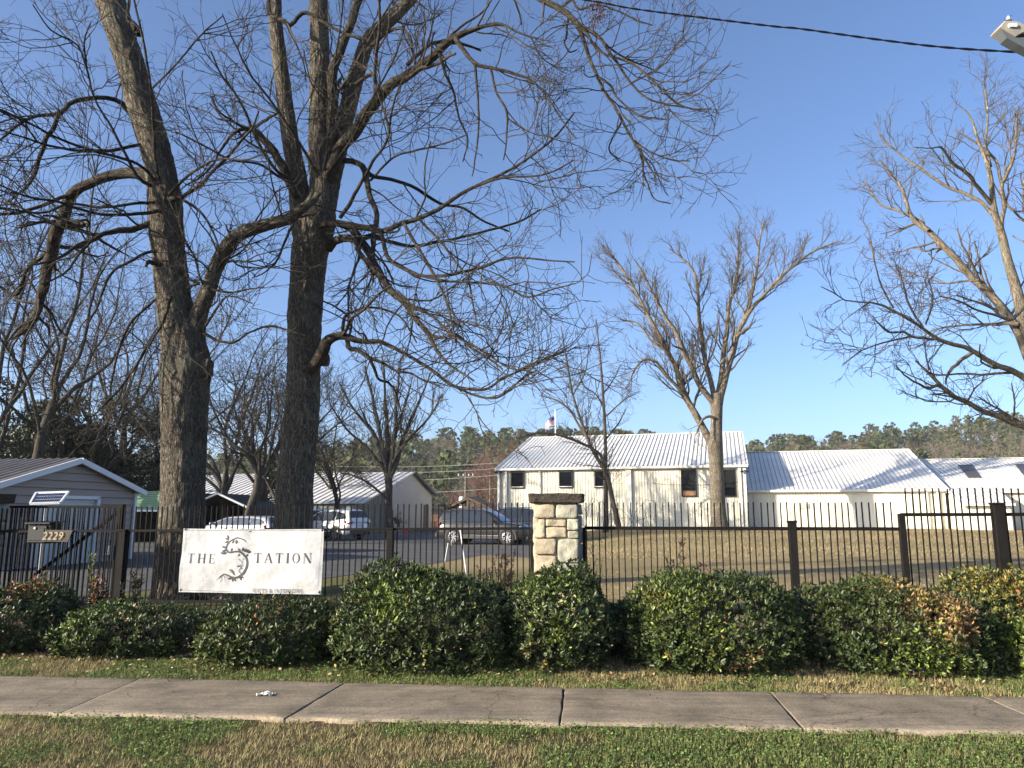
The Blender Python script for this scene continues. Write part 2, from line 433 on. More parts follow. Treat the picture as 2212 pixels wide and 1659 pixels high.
walk = MB().prism([(NA[0] - 6, near_y(NA[0] - 6) - .0, -.05), (NB[0] + 6, near_y(NB[0] + 6), -.05), (FB[0] + 6, far_y(FB[0] + 6), -.05), (FA[0] - 6, far_y(FA[0] - 6), -.05)], (0, 0, .062)).build('sidewalk', 'joint_dirt', kind='structure')
joints = [((280, 1483), (125, 1551)), ((725, 1495), (615, 1562)), ((1218, 1505), (1210, 1572)), ((1670, 1509), (1735, 1583)), ((2128, 1515), (2214, 1553))]
jl = []
for (a, b) in joints:
    A, B = GP(*a), GP(*b); d = (B - A) / (B[1] - A[1])
    xf = A[0]; xf = A[0] + d[0] * (far_y(xf) - A[1]); xn = A[0] + d[0] * (near_y(B[0]) - A[1]); xn = A[0] + d[0] * (near_y(xn) - A[1])
    jl.append((xf, xn))
jl = [(jl[0][0] - 3.7, jl[0][1] - 3.7), (jl[0][0] - 1.85, jl[0][1] - 1.85)] + jl + [(jl[-1][0] + 1.8, jl[-1][1] + 2.0), (jl[-1][0] + 3.6, jl[-1][1] + 3.8)]
for i in range(len(jl) - 1):
    (f0, n0), (f1, n1) = jl[i], jl[i + 1]; gp = 0.009; h = 0.034 + 0.006 * random.Random(i).random()
    e = 0.0
    nu, nv = 40, 14
    rr = rng_(100 + i); tt = np.concatenate([[0, .004], np.linspace(.03, .97, nu - 4), [.996, 1]]); vv = np.concatenate([[0, .01], np.linspace(.05, .95, nv - 4), [.99, 1]])
    Tg, Vg = np.meshgrid(tt, vv)
    xf = f0 + gp + (f1 - f0 - 2 * gp) * Tg; xn = n0 + gp + (n1 - n0 - 2 * gp) * Tg
    yf = far_y(xf) + 0.02 * (vnoise(np.stack([xf * 5, 0 * xf, 0 * xf], -1), 31) - .5); yn = near_y(xn) + 0.05 * (vnoise(np.stack([xn * 4, 0 * xn, 0 * xn + 3], -1), 32) - .5)
    Xg = xn + (xf - xn) * Vg; Yg = yn + (yf - yn) * Vg
    # joint edges wander and are chipped
    wob = 0.012 * (vnoise(np.stack([Yg * 9, Xg * 0 + i, 0 * Xg], -1), 33) - .5)
    Xg = Xg + wob * ((Tg < .01) | (Tg > .99))
    Zg = h + 0.004 * (vnoise(np.stack([Xg * 3, Yg * 3, 0 * Xg], -1), 34) - .5) - 0.006 * ((Tg < .01) | (Tg > .99) | (Vg < .01) | (Vg > .99))
    Vt = np.stack([Xg, Yg, Zg], -1).reshape(-1, 3)
    ii, jj = np.meshgrid(np.arange(nu - 1), np.arange(nv - 1)); a = (jj * nu + ii).ravel(); Ft = np.stack([a, a + 1, a + nu + 1, a + nu], -1)
    rim = list(range(nu)) + [nu * (k + 1) - 1 for k in range(1, nv)] + [nu * nv - 2 - k for k in range(nu - 1)] + [nu * (nv - 2 - k) for k in range(nv - 2)]
    edge = np.clip(1 - Vg.ravel() / .16, 0, 1) * (.6 + .8 * vnoise(Vt * 5, 35)); far_ = np.clip((Vg.ravel() - .93) / .07, 0, 1); tintc = (1 + .42 * edge - .25 * far_ * vnoise(Vt * 4, 36))[:, None] * np.ones(3)
    low = Vt[rim].copy(); low[:, 2] = -0.03; o = len(Vt); q = len(rim)
    Fs = np.array([(rim[k], o + k, o + (k + 1) % q, rim[(k + 1) % q]) for k in range(q)])
    put('slab', mesh_np('slab', np.vstack([Vt, low]), np.vstack([Ft, Fs]), col=np.vstack([tintc, tintc[rim]]), smooth=False), 'sidewalk_concrete', walk)

# ================================================================ GRASS (blades)
def blades(r, X, Y, hgt, wid, colr, lean=0.5, z0=None):
    n = len(X); a = r.random(n) * 2 * np.pi; Z = np.zeros(n) if z0 is None else z0
    base = np.stack([X, Y, Z - 0.004], -1); d = np.stack([np.cos(a), np.sin(a), 0 * a], -1)
    p = np.stack([-np.sin(a), np.cos(a), 0 * a], -1); l = (r.random(n) * lean)[:, None]
    tip = base + (d * l + np.array([0, 0, 1.0])) * (hgt * (0.5 + r.random(n)))[:, None]
    w = (wid * (0.6 + 0.8 * r.random(n)))[:, None]
    V = np.stack([base - p * w, base + p * w, tip], 1).reshape(-1, 3)
    F = np.arange(3 * n).reshape(-1, 3)
    C = np.repeat(colr, 3, axis=0)
    return V, F, C
def leaflets(r, X, Y, size, colr, zc):
    n = len(X); nrm = norm(np.stack([r.normal(0, .5, n), r.normal(0, .5, n), np.ones(n)], -1)); a = norm(np.cross(nrm, r.normal(size=(n, 3)))); b = np.cross(nrm, a)
    c = np.stack([X, Y, zc], -1); s = (size * (.6 + .8 * r.random(n)))[:, None]
    V = np.stack([c - a * s, c - b * s * .7, c + a * s, c + b * s * .7], 1).reshape(-1, 3)
    return V, np.arange(4 * n).reshape(-1, 4), np.repeat(colr, 4, axis=0)
pmat('grass_blade', (1, 1, 1), 0.75, col_attr='tint', spec=0.25, trans=0.25)
def gcol(r, X, Y, k=1.0):
    g = green(X, Y)[:, None]; n = len(X)
    gg = np.array([0.15, 0.19, 0.065]) * (0.6 + 0.9 * r.random((n, 1))) * np.array([1, 1, 1])
    gg[:, 0] *= 0.8 + 0.7 * r.random(n)
    st = np.array([0.37, 0.31, 0.15]) * (0.45 + 0.8 * r.random((n, 1)))
    pick = (r.random((n, 1)) < (0.10 + 0.78 * g))
    return np.where(pick, gg, st) * k
def strip(name, cond, x0, x1, y0, y1, dens, hgt, wid):
    r = rng_(hash(name) % 1000 if False else len(name)); n = int((x1 - x0) * (y1 - y0) * dens)
    X = x0 + (x1 - x0) * r.random(n); Y = y0 + (y1 - y0) * r.random(n)
    k = cond(X, Y); X, Y = X[k], Y[k]
    bare = vnoise(np.stack([X * 2.3, Y * 2.3, 0 * X], -1), 41); k = (bare > 0.2) | (r.random(len(X)) < .45); X, Y = X[k], Y[k]
    tuft = 0.6 + 0.9 * vnoise(np.stack([X * 9, Y * 9, 0 * X], -1), 42)
    V, F, C = blades(r, X, Y, hgt * tuft, wid, gcol(r, X, Y), 1.1)
    g = green(X, Y); kk = r.random(len(X)) < 0.5 * g; Xl, Yl = X[kk], Y[kk]
    V2, F2, C2 = leaflets(r, Xl, Yl, 0.009, np.array([0.12, 0.185, 0.05]) * (0.6 + 0.9 * r.random((len(Xl), 1))), 0.008 + 0.035 * r.random(len(Xl)) * tuft[kk])
    o = len(V)
    put(name, mesh_np(name, np.vstack([V, V2]), [F, F2 + o], col=np.vstack([C, C2])), 'grass_blade', kind='stuff', label=None)
    return o
strip('grass_by_kerb', lambda X, Y: Y < near_y(X) + 0.10 * vnoise(np.stack([X * 7, Y * 0, Y * 0], -1), 51) * vnoise(np.stack([X * 2, Y * 0, Y * 0], -1), 53) + .02, -5.4, 6.2, 3.9, 7.2, 4800, 0.030, 0.0028)
strip('grass_verge', lambda X, Y: (Y > far_y(X) - 0.11 * vnoise(np.stack([X * 6, Y * 0, Y * 0], -1), 52) * vnoise(np.stack([X * 1.7, Y * 0, Y * 0], -1), 54)) & (Y < 9.0), -6.6, 6.6, 6.8, 9.0, 4200, 0.034, 0.0032)
# longer lawn behind the fence
r = rng_(77); n = 60000; Y = 12.5 + 20 * r.random(n) ** 1.6; X = (r.random(n) * 1.5 - 0.75) * Y
inlot = (X < GP(919, 1221)[0]) & (Y > 17.4 + 0 * X) | (X < 0.9) & (Y > 26) | (X < -6.6)
k = ~inlot & (Y > fence_y(X)) & ~((X < 0.6) & (Y > 19.5)); X, Y = X[k], Y[k]; n = len(X)
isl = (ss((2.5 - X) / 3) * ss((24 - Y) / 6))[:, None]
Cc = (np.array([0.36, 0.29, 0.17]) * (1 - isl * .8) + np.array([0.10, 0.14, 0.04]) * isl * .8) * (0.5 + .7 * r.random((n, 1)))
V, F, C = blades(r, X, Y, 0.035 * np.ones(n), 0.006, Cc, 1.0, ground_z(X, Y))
n = 26000; Y2 = 26 + 27 * r.random(n); X2 = 2.2 + r.random(n) * (Y2 * .75 - 1); t = vnoise(np.stack([X2 * .5, Y2 * .5, 0 * X2], -1), 44)[:, None]
V2, F2, C2 = blades(r, X2, Y2, 0.06 * np.ones(n), 0.016, (np.array([0.38, .30, .17]) * t + np.array([.20, .19, .09]) * (1 - t)) * (.6 + .7 * r.random((n, 1))), 1.0, ground_z(X2, Y2))
put('lawn_grass', mesh_np('lawn_grass', np.vstack([V, V2]), [F, F2 + len(V)], col=np.vstack([C, C2])), 'grass_blade', kind='stuff')
# fallen leaves under the hedge
r = rng_(78); n = 3400; X = r.random(n) * 13 - 6.5; Y = far_y(X) + 0.05 + 1.9 * r.random(n) ** .7
k = (vnoise(np.stack([X * 1.7, Y * 1.7, 0 * X], -1), 61) + 0.25 * (Y - far_y(X)) > .62) | (r.random(n) < .06); X, Y = X[k], Y[k]; n = len(X)
cols = np.array([[.25, .15, .07], [.34, .24, .12], [.13, .07, .035], [.40, .33, .20]])[r.integers(0, 4, n)] * (.6 + .7 * r.random((n, 1)))
V, F, C = leaflets(r, X, Y, 0.018, cols, 0.02 + 0.03 * r.random(n))
pmat('dead_leaf', (1, 1, 1), .85, col_attr='tint', spec=.2)
put('fallen_leaves', mesh_np('fallen_leaves', V, F, col=C), 'dead_leaf', kind='stuff')

r = rng_(79); n = 420; X = r.random(n) * 11 - 5.5; Y = near_y(X) + (far_y(X) - near_y(X)) * np.where(r.random(n) < .6, 1 - .12 * r.random(n), r.random(n))
cols = np.array([[.12, .075, .04], [.20, .13, .07], [.06, .045, .03]])[r.integers(0, 3, n)] * (.6 + .7 * r.random((n, 1)))
V, F, C = leaflets(r, X, Y, 0.008, cols, 0.046 + 0.004 * r.random(n)); put('leaf_litter', mesh_np('leaf_litter', V, F, col=C), 'dead_leaf', kind='stuff')

# ================================================================ HILLS AND FOREST
SKX = [-1500, -600, 0, 400, 600, 700, 860, 960, 1030, 1100, 1400, 1600, 1750, 1850, 1950, 2050, 2100, 2212, 2600, 3800]
SKY = [1000, 1005, 995, 990, 985, 972, 950, 944, 940, 940, 945, 962, 956, 944, 935, 926, 914, 912, 905, 915]
def ridge_h(u):
    px = 1106 + u * 1656
    y = np.interp(px, SKX, SKY)
    return 1.6 + (HZ - y) * 400 / 1656 - 11 + 2.5 * vnoise(np.stack([u * 30, 0 * u, 0 * u], -1), 71)
def hill_z(X, Y):
    Yc = np.maximum(Y, 1); u = np.clip(X / Yc, -2.5, 2.5)
    t = (Y - 150) / 250.0
    up = ss(np.clip(t, 0, 1)) * 0.55 + np.clip(t, 0, 1) * 0.45
    bump = 5 * (vnoise(np.stack([X / 55, Y / 55, 0 * X], -1), 72) - .5) * np.clip(t * 4, 0, 1) * np.clip((1.15 - t) * 3, 0, 1)
    return ridge_h(u) * up + bump - 0.6 * (t <= 0.02) - 0.10 * np.maximum(Y - 420, 0) * 1.0
us = np.linspace(-1.6, 1.6, 130); yy = np.concatenate([np.linspace(148, 430, 46), [480, 560, 700]])
U, YY = np.meshgrid(us, yy); XX = U * YY
V = np.stack([XX, YY, hill_z(XX, YY)], -1).reshape(-1, 3); nx, ny = len(us), len(yy)
i, j = np.meshgrid(np.arange(nx - 1), np.arange(ny - 1)); a = (j * nx + i).ravel()
pmat('forest_floor', (0.085, 0.075, 0.045), .95, noise=(0.25, .5))
put('hills', mesh_np('hills', V, np.stack([a, a + 1, a + nx + 1, a + nx], -1), smooth=True), 'forest_floor', kind='structure')

def clumps(r, cen, size, nper, flatn=0.0):
    "little leaf-clump triangles/quads round centres; returns V,F"
    n = len(cen) * nper; c = np.repeat(cen, nper, axis=0)
    return c
def proto_tree(kind, r):
    "a far tree of height 1: quads with tints"
    if kind == 'pine':
        n = 80; t = r.random(n); z = 0.42 + 0.56 * t; rad = 0.24 * np.sqrt(np.clip(1 - ((z - .62) / .40) ** 2, 0.02, 1)) * np.sqrt(r.random(n))
        s = 0.040 + .02 * r.random(n); c = np.array([0.085, 0.100, 0.052])
    elif kind == 'fir':
        n = 90; z = 0.12 + 0.88 * r.random(n); rad = 0.25 * np.clip(1.06 - z, 0.05, 1) ** .8 * np.sqrt(r.random(n)); s = 0.040 + .022 * r.random(n); c = np.array([0.085, 0.100, 0.048])
    elif kind == 'round':
        n = 90; d = norm(r.normal(size=(n, 3))); z = .58 + .38 * d[:, 2]; rad = 0.33 * np.sqrt(1 - d[:, 2] ** 2) * (0.7 + .35 * r.random(n)); s = 0.042 + .022 * r.random(n); c = np.array([0.095, 0.108, 0.055])
    else:
        n = 100; d = norm(r.normal(size=(n, 3))); z = .62 + .38 * d[:, 2]; rad = 0.34 * np.sqrt(1 - d[:, 2] ** 2) * (0.5 + .5 * r.random(n)); s = 0.05 + .05 * r.random(n); c = np.array([0.21, 0.175, 0.135])
    a = r.random(n) * 2 * np.pi
    cen = np.stack([rad * np.cos(a), rad * np.sin(a), z], -1)
    if kind == 'bare':                                        # thin upright slivers
        up = norm(np.stack([rad * np.cos(a) * 1.5, rad * np.sin(a) * 1.5, 0.35 + 0 * a], -1) + .2 * r.normal(size=(n, 3))); side = norm(np.cross(up, r.normal(size=(n, 3))))
        A, B = up * (s * 1.6)[:, None], side * 0.0035
    else:
        A = norm(r.normal(size=(n, 3))); B = norm(np.cross(A, r.normal(size=(n, 3)))); A = A * s[:, None]; B = B * s[:, None]
    V = np.stack([cen - A - B * .6, cen + A * .7 - B, cen + A + B * .6, cen - A * .6 + B], 1).reshape(-1, 3)
    C = np.repeat(c[None, :] * (0.7 + .6 * r.random((n, 1))), 4, axis=0)
    tr = np.array([[-.009, 0, 0], [.009, 0, 0], [.006, 0, .75], [-.006, 0, .75], [0, -.009, 0], [0, .009, 0], [0, .006, .75], [0, -.006, .75]])
    tc = np.array([0.13, 0.105, 0.08]) * np.ones((8, 3))
    return np.vstack([V, tr]), np.arange((n + 2) * 4).reshape(-1, 4), np.vstack([C, tc])
r = rng_(91)
protos = {k: [proto_tree(k, r) for _ in range(3)] for k in ('pine', 'fir', 'round', 'bare')}
Vs, Fs, Cs = [], [], []; off = 0
n = 3000; U = r.random(n) * 1.64 - 0.82; Yt = 160 + 265 * r.random(n) ** .75
kinds = np.array(['pine', 'fir', 'round', 'bare']); 
for q in range(n):
    u, y = U[q], Yt[q]; X = u * y; nz = vnoise(np.array([[X / 40, y / 40, 0]]), 81)[0]
    top = y > 375
    pr = [.45, .18, .12, .25] if top else ([.16, .34, .28, .22] if nz > .42 else [.08, .12, .15, .65])
    kd = kinds[r.choice(4, p=pr)]
    h = {'pine': 11, 'fir': 8, 'round': 7, 'bare': 8.5}[kd] * (.65 + .6 * r.random()); 
    if top and kd == 'pine': h *= 1.15
    Vp, Fp, Cp = protos[kd][r.integers(3)]
    a = r.random() * 6.28; R2 = np.array([[math.cos(a), -math.sin(a), 0], [math.sin(a), math.cos(a), 0], [0, 0, 1]])
    wv = .9 + .5 * r.random()
    V = (Vp @ R2.T) * np.array([h * wv, h * wv, h]) + np.array([X, y, float(hill_z(np.array([X]), np.array([y]))[0]) - .6])
    t = np.array([1 + .25 * (r.random() - .5), 1.0, 1 + .2 * (r.random() - .5)]) * (.85 + .35 * r.random())
    if kd == 'bare' and r.random() < .10: t = t * np.array([1.2, .85, .75])
    if not top and kd == 'bare': t = t * .9
    Vs.append(V); Fs.append(Fp + off); Cs.append(Cp * t); off += len(V)
pmat('forest_leaf', (1.15, 1.12, 1.12), .95, col_attr='tint', spec=.05, trans=.35)
put('forest', mesh_np('forest', np.vstack(Vs), np.vstack(Fs), col=np.vstack(Cs)), 'forest_leaf', kind='stuff')
# ================================================================ BUILDINGS
pmat('cream_metal', (0.86, 0.81, 0.66), 0.55, noise=(0.9, 0.16, (1, 1, 0.25)), spec=0.3)
pmat('cream_trim', (0.80, 0.79, 0.72), 0.5, noise=(1.5, 0.15), spec=0.3)
pmat('white_roof', (0.80, 0.80, 0.78), 0.5, noise=(0.7, 0.14, (1, 1, 1)), spec=0.3, ramp=(0.66, 0.64, 0.60))
pmat('rib_roof', (0.50, 0.49, 0.46), 0.6, noise=(3, 0.5), spec=0.2, ramp=(0.24, 0.22, 0.20))
pmat('rusty_roof', (0.70, 0.70, 0.69), 0.55, noise=(0.5, 0.4), spec=0.3, ramp=(0.46, 0.43, 0.40))
pmat('gutter', (0.74, 0.72, 0.64), 0.4, noise=(2, .15))
pmat('dark_frame', (0.02, 0.02, 0.02), 0.4)
pmat('dark_glass', (0.006, 0.007, 0.009), 0.25, spec=0.1)
pmat('shade_cloth', (0.02, 0.021, 0.022), 0.8, spec=.1)
pmat('plywood', (0.33, 0.17, 0.08), 0.7, noise=(6, .35))
pmat('tan_siding', (0.33, 0.275, 0.235), 0.6, noise=(2.5, .12, (1, 1, 8)), spec=.3)
pmat('pale_trim', (0.62, 0.64, 0.66), 0.45)
pmat('blue_door', (0.52, 0.58, 0.60), 0.5, noise=(1.5, .12))
pmat('brown_roof', (0.30, 0.26, 0.235), 0.5, noise=(1.5, .3))
pmat('green_panel', (0.22, 0.36, 0.22), 0.5, noise=(1.5, .2))
pmat('white_panel', (0.70, 0.72, 0.70), 0.5)
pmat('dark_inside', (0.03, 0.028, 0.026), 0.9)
pmat('grey_wall', (0.36, 0.36, 0.37), 0.6, noise=(0.8, .12))
pmat('weathered_metal', (0.22, 0.235, 0.225), 0.6, noise=(1.2, .3, (1, 1, .2)))
pmat('dark_door', (0.025, 0.022, 0.02), 0.5)
pmat('timber', (0.20, 0.14, 0.09), 0.8, noise=(5, .3))
pmat('shingle', (0.045, 0.043, 0.042), 0.9, noise=(8, .4))

def sheet(A, B, nrm, length, pitch, rib, dep, phase=0.0, backs=None):
    "ribbed sheet: A(s), B(s) give its two edges, nrm pushes the ribs out"
    xs = [0.0]; of = [0.0]; x = phase
    while x + rib < length:
        if x > 0: xs += [x, x + rib * .2, x + rib * .8, x + rib]; of += [0, 1, 1, 0]
        x += pitch
    xs.append(length); of.append(0.0)
    V = []; n = len(xs)
    for k, (s, o) in enumerate(zip(xs, of)):
        V.append(A(s) + nrm * dep * o); V.append(B(s) + nrm * dep * o)
    F = [(2 * k, 2 * k + 2, 2 * k + 3, 2 * k + 1) for k in range(n - 1)]
    return V, F

# ---- the long building: local frame (s along its front, t into its depth)
RA = math.radians(15.6); O0 = np.array([16.3, 53.0, 0.0])
SA = np.array([math.cos(RA), -math.sin(RA), 0]); SD = np.array([math.sin(RA), math.cos(RA), 0]); ZV = np.array([0, 0, 1.0])
def Lp(s, t, z): return O0 + SA * s + SD * t + ZV * z
def s_at(px, t=0.0):
    u = (px - 1106) / 1656.0; P = O0 + SD * t
    return (u * P[1] - P[0]) / (SA[0] - u * SA[1])
def z_at(py, s, t=0.0): return 1.6 + (HZ - py) * Lp(s, t, 0)[1] / 1668.0

def long_building(name, label, s0, s1, tf, eave, ridge_t, ridge, depth, closed_right=True):
    root = thing(name, Lp((s0 + s1) / 2, tf, 0), label, 'building')
    L = s1 - s0; sl = (ridge - eave) / (ridge_t - tf); back = 2 * ridge_t - tf
    # core volume
    m = MB(); m.prism([Lp(s0 + .03, tf + .04, -.3), Lp(s0 + .03, tf + .04, eave - .03), Lp(s0 + .03, ridge_t, ridge - .06), Lp(s0 + .03, back, eave - .03), Lp(s0 + .03, back, -.3)], SA * (L - .06))
    core = m.build('wall', 'cream_metal', root)
    V, F = sheet(lambda s: Lp(s0 + s, tf, -.2), lambda s: Lp(s0 + s, tf, eave - .02), -SD, L, 0.205, 0.03, 0.030, .1)
    me = bpy.data.meshes.new('cladding'); me.from_pydata([tuple(v) for v in V], [], F); put('cladding', me, 'cream_metal', root)
    # roof slopes
    oh = 0.22; nrm = norm(np.array(-SD * (ridge - eave) + ZV * (ridge_t - tf))); th = 0.05
    m = MB(); e0 = lambda s: Lp(s0 + s, tf - oh, eave - sl * oh); r0 = lambda s: Lp(s0 + s, ridge_t, ridge)
    m.prism([e0(-.15), e0(L + .15), r0(L + .15), r0(-.15)], -ZV * th)
    bk = lambda s: Lp(s0 + s, back + oh, eave - sl * oh)
    m.prism([r0(-.15), r0(L + .15), bk(L + .15), bk(-.15)], -ZV * th)
    roof = m.build('roof', 'white_roof', root)
    # raised seams
    m = MB(); x = 0.05
    while x < L + .1:
        m.bar(e0(x) + nrm * .02, r0(x) + nrm * .02, .045, .05, up=nrm); x += 0.31
    m.build('roof_ribs', 'rib_roof', roof, kind='stuff')
    m = MB(); m.bar(r0(-.17) + ZV * .03, r0(L + .17) + ZV * .03, .3, .05); m.build('ridge_cap', 'white_roof', roof)
    m = MB(); m.box((0, 0, 0), (0, 0, 0)) if False else None
    g0, g1 = Lp(s0 - .16, tf - oh - .06, eave - sl * oh - .05), Lp(s1 + .16, tf - oh - .06, eave - sl * oh - .05)
    m.bar(g0, g1, .12, .16); m.build('gutter', 'gutter', root)
    # rake trims
    for s in (s0 - .16, s1 + .16):
        m = MB(); m.bar(Lp(s, tf - oh, eave - sl * oh - .04), Lp(s, ridge_t, ridge - .04), .05, .20, up=nrm)
        m.build('rake_trim', 'cream_trim', root)
    return root, eave, sl
def downspout(root, s, tf, z0, z1, w=.14):
    m = MB(); m.bar(Lp(s, tf - .13, z0), Lp(s, tf - .13, z1), w, .1, up=SD); m.build('downspout', 'gutter', root)
def pilaster(root, s, tf, z1, w):
    m = MB(); m.bar(Lp(s, tf - .10, -.1), Lp(s, tf - .10, z1), w, .22, up=SD); m.build('trim_post', 'cream_trim', root)
def window(root, xa, xb, ya, yb, tf, parts=()):
    sa, sb = s_at(xa, tf), s_at(xb, tf); zb, za = z_at(yb, sa, tf), z_at(ya, sa, tf)
    m = MB(); fw = .09
    for a, b in (((sa, za), (sb, za)), ((sa, zb), (sb, zb))): m.bar(Lp(a[0], tf - .07, a[1]), Lp(b[0], tf - .07, b[1]), .10, fw)
    for s in (sa, sb): m.bar(Lp(s, tf - .07, zb - fw / 2), Lp(s, tf - .07, za + fw / 2), fw, .10, up=SD)
    w = m.build('window', 'dark_frame', root)
    m = MB(); m.prism([Lp(sa, tf - .06, zb), Lp(sb, tf - .06, zb), Lp(sb, tf - .06, za), Lp(sa, tf - .06, za)], SD * .02); m.build('pane', 'dark_glass', w)
    for (f0, f1, kind) in parts:
        z0, z1 = zb + (za - zb) * f0, zb + (za - zb) * f1
        if kind == 'bar':
            m = MB(); m.bar(Lp(sa, tf - .09, z0), Lp(sb, tf - .09, z0), .08, .06); m.build('rail', 'cream_trim' if False else 'dark_frame', w)
        elif kind == 'board':
            m = MB(); m.prism([Lp(sa + .05, tf - .10, z0), Lp(sb - .05, tf - .10, z0), Lp(sb - .05, tf - .10, z1), Lp(sa + .05, tf - .10, z1)], SD * .03); m.build('board', 'plywood', w)
        elif kind == 'sill':
            m = MB(); m.bar(Lp(sa - .02, tf - .12, zb + .06), Lp(sb + .02, tf - .12, zb + .06), .06, .05); m.build('sill', 'cream_trim', w)
        else:
            m = MB(); m.prism([Lp(sa + .06, tf - .075, z0), Lp(sb - .06, tf - .075, z0), Lp(sb - .06, tf - .075, z1), Lp(sa + .06, tf - .075, z1)], SD * .01); m.build('screen', 'shade_cloth', w)
    return w
def louvre(root, xa, xb, ya, yb, tf, hood=False):
    sa, sb = s_at(xa, tf), s_at(xb, tf); zb, za = z_at(yb, sa, tf), z_at(ya, sa, tf)
    m = MB(); m.prism([Lp(sa, tf - .06, zb), Lp(sb, tf - .06, zb), Lp(sb, tf - .06, za), Lp(sa, tf - .06, za)], SD * .03); v = m.build('wall_vent', 'dark_frame', root)
    n = 5
    for k in range(n):
        z = zb + (za - zb) * (k + .5) / n
        m = MB(); m.bar(Lp(sa, tf - .09, z), Lp(sb, tf - .09, z), .05, .045); m.build('slat', 'cream_trim', v)

B1, ev1, sl1 = long_building('metal_building', 'tallest cream metal building with white ribbed roof and five dark windows', s_at(1076), 0.0, 0.0, 4.85, 10.5, 8.15, 20)
S1 = s_at(1076)
window(B1, 1105, 1131, 1020, 1054, 0, [(0.0, .1, 'sill')]); window(B1, 1210, 1237, 1019, 1053, 0, [(0, .1, 'sill')]); window(B1, 1287, 1315, 1018, 1053, 0, [(0, .1, 'sill')])
window(B1, 1475, 1506, 1015, 1072, 0, [(0.22, 0.2, 'bar'), (.3, .97, 'screen'), (0.02, 0.19, 'board')]); window(B1, 1567, 1592, 1015, 1072, 0, [(0.35, 0, 'bar'), (.38, .97, 'screen')])
pilaster(B1, s_at(1360), 0, 4.6, .38); downspout(B1, s_at(1094), 0, .1, 4.65); downspout(B1, s_at(1166), 0, .1, 4.65, .06); downspout(B1, s_at(1612), 0, .1, 4.65, .2); pilaster(B1, S1 + .08, 0, 4.7, .16)
pilaster(B1, -.42, 0, 4.7, .2)
louvre(B1, 1313, 1328, 1109, 1122, 0)
m = MB(); m.prism([Lp(s_at(1309), -.2, z_at(1109, s_at(1309))), Lp(s_at(1332), -.2, z_at(1109, s_at(1309))), Lp(s_at(1321), -.2, z_at(1100, s_at(1309)))], SD * .2); m.build('vent_hood', 'cream_trim', B1)
# thin service cable on the wall
m = MB(); pts = [Lp(s_at(1410) + (s_at(1600) - s_at(1410)) * k / 12, -.12, 3.6 - .15 * math.sin(math.pi * k / 12)) for k in range(13)]; m.tube(pts, .012, 4); m.build('wall_cable', 'dark_frame', B1)
for px, py in ((1079, 1018), (1612, 1016)):
    m = MB(); s = s_at(px); z = z_at(py, s); m.box((0, 0, 0), (.0, 0, 0)) if False else None
    for k in (-1, 1): m.bar(Lp(s + k * .12, -.3, z - .05), Lp(s + k * .22, -.42, z - .12), .13)
    m.bar(Lp(s, -.05, z), Lp(s, -.3, z), .07); m.build('flood_light', 'dark_frame', B1)

S2 = 12.7
B2, ev2, sl2 = long_building('metal_building', 'lower cream metal building with blank wall, just right of the tallest one', 0.06, S2, 1.5, 3.14, 11.5, 6.5, 20)
louvre(B2, 1728, 1747, 1087, 1099, 1.5)
pilaster(B2, S2 - .45, 1.5, 3.0, .16); downspout(B2, S2 - 1.15, 1.5, .1, 3.0, .16); downspout(B2, s_at(1632, 1.5), 1.5, .1, 3.0, .1)
B3, ev3, sl3 = long_building('metal_building', 'rightmost low metal building with skylight panels and a lean-to roof in front', S2 + .2, 36.0, 1.6, 3.0, 11.5, 5.66, 20)
# lean-to at the front of the third building
l0, l1 = S2 + .25, s_at(2158, 1.5)
m = MB(); m.prism([Lp(l0, -.75, -.3), Lp(l0, -.75, 2.1), Lp(l0, 1.5, 2.95), Lp(l0, 1.5, -.3)], SA * (l1 - l0)); m.build('lean_to_wall', 'cream_metal', B3)
V, F = sheet(lambda s: Lp(l0 + s, -.76, -.2), lambda s: Lp(l0 + s, -.76, 2.08), -SD, l1 - l0, .30, .05, .035); me = bpy.data.meshes.new('cladding'); me.from_pydata([tuple(v) for v in V], [], F); put('cladding', me, 'cream_metal', B3)
m = MB(); m.prism([Lp(l0 - .05, -1.05, 2.06), Lp(l1 + .1, -1.05, 2.06), Lp(l1 + .1, 1.55, 3.04), Lp(l0 - .05, 1.55, 3.04)], ZV * .04); lr = m.build('lean_to_roof', 'white_roof', B3)
m = MB(); x = l0
while x < l1 + .05: m.bar(Lp(x, -1.05, 2.12), Lp(x, 1.4, 3.05), .04, .04, up=ZV); x += .31
m.build('roof_ribs', 'rib_roof', lr, kind='stuff')
m = MB(); m.bar(Lp(l0 - .1, -1.12, 2.03), Lp(l1 + .15, -1.12, 2.03), .1, .14); m.build('gutter', 'gutter', B3)
nr = norm(np.array(-SD * (5.66 - 3.0) + ZV * 9.9))
def on_roof3(px, py):
    # intersection of the line of sight with the third roof
    d = UP(px, py, 1.0) - np.array([0, 0, EYE]); p0 = Lp(0, 1.6, 3.0); k = ((p0 - np.array([0, 0, EYE])) @ nr) / (d @ nr)
    return np.array([0, 0, EYE]) + d * k + nr * .07
pmat('skylight', (0.10, 0.10, 0.09), 0.5, noise=(14, .6), ramp=(.03, .03, .03))
for q in (((2069, 1006), (2100, 1005), (2120, 1033), (2092, 1033)), ((2192, 1004), (2222, 1004), (2245, 1034), (2216, 1034))):
    m = MB(); m.prism([on_roof3(*c) for c in q], -nr * .05); m.build('skylight', 'skylight', B3)

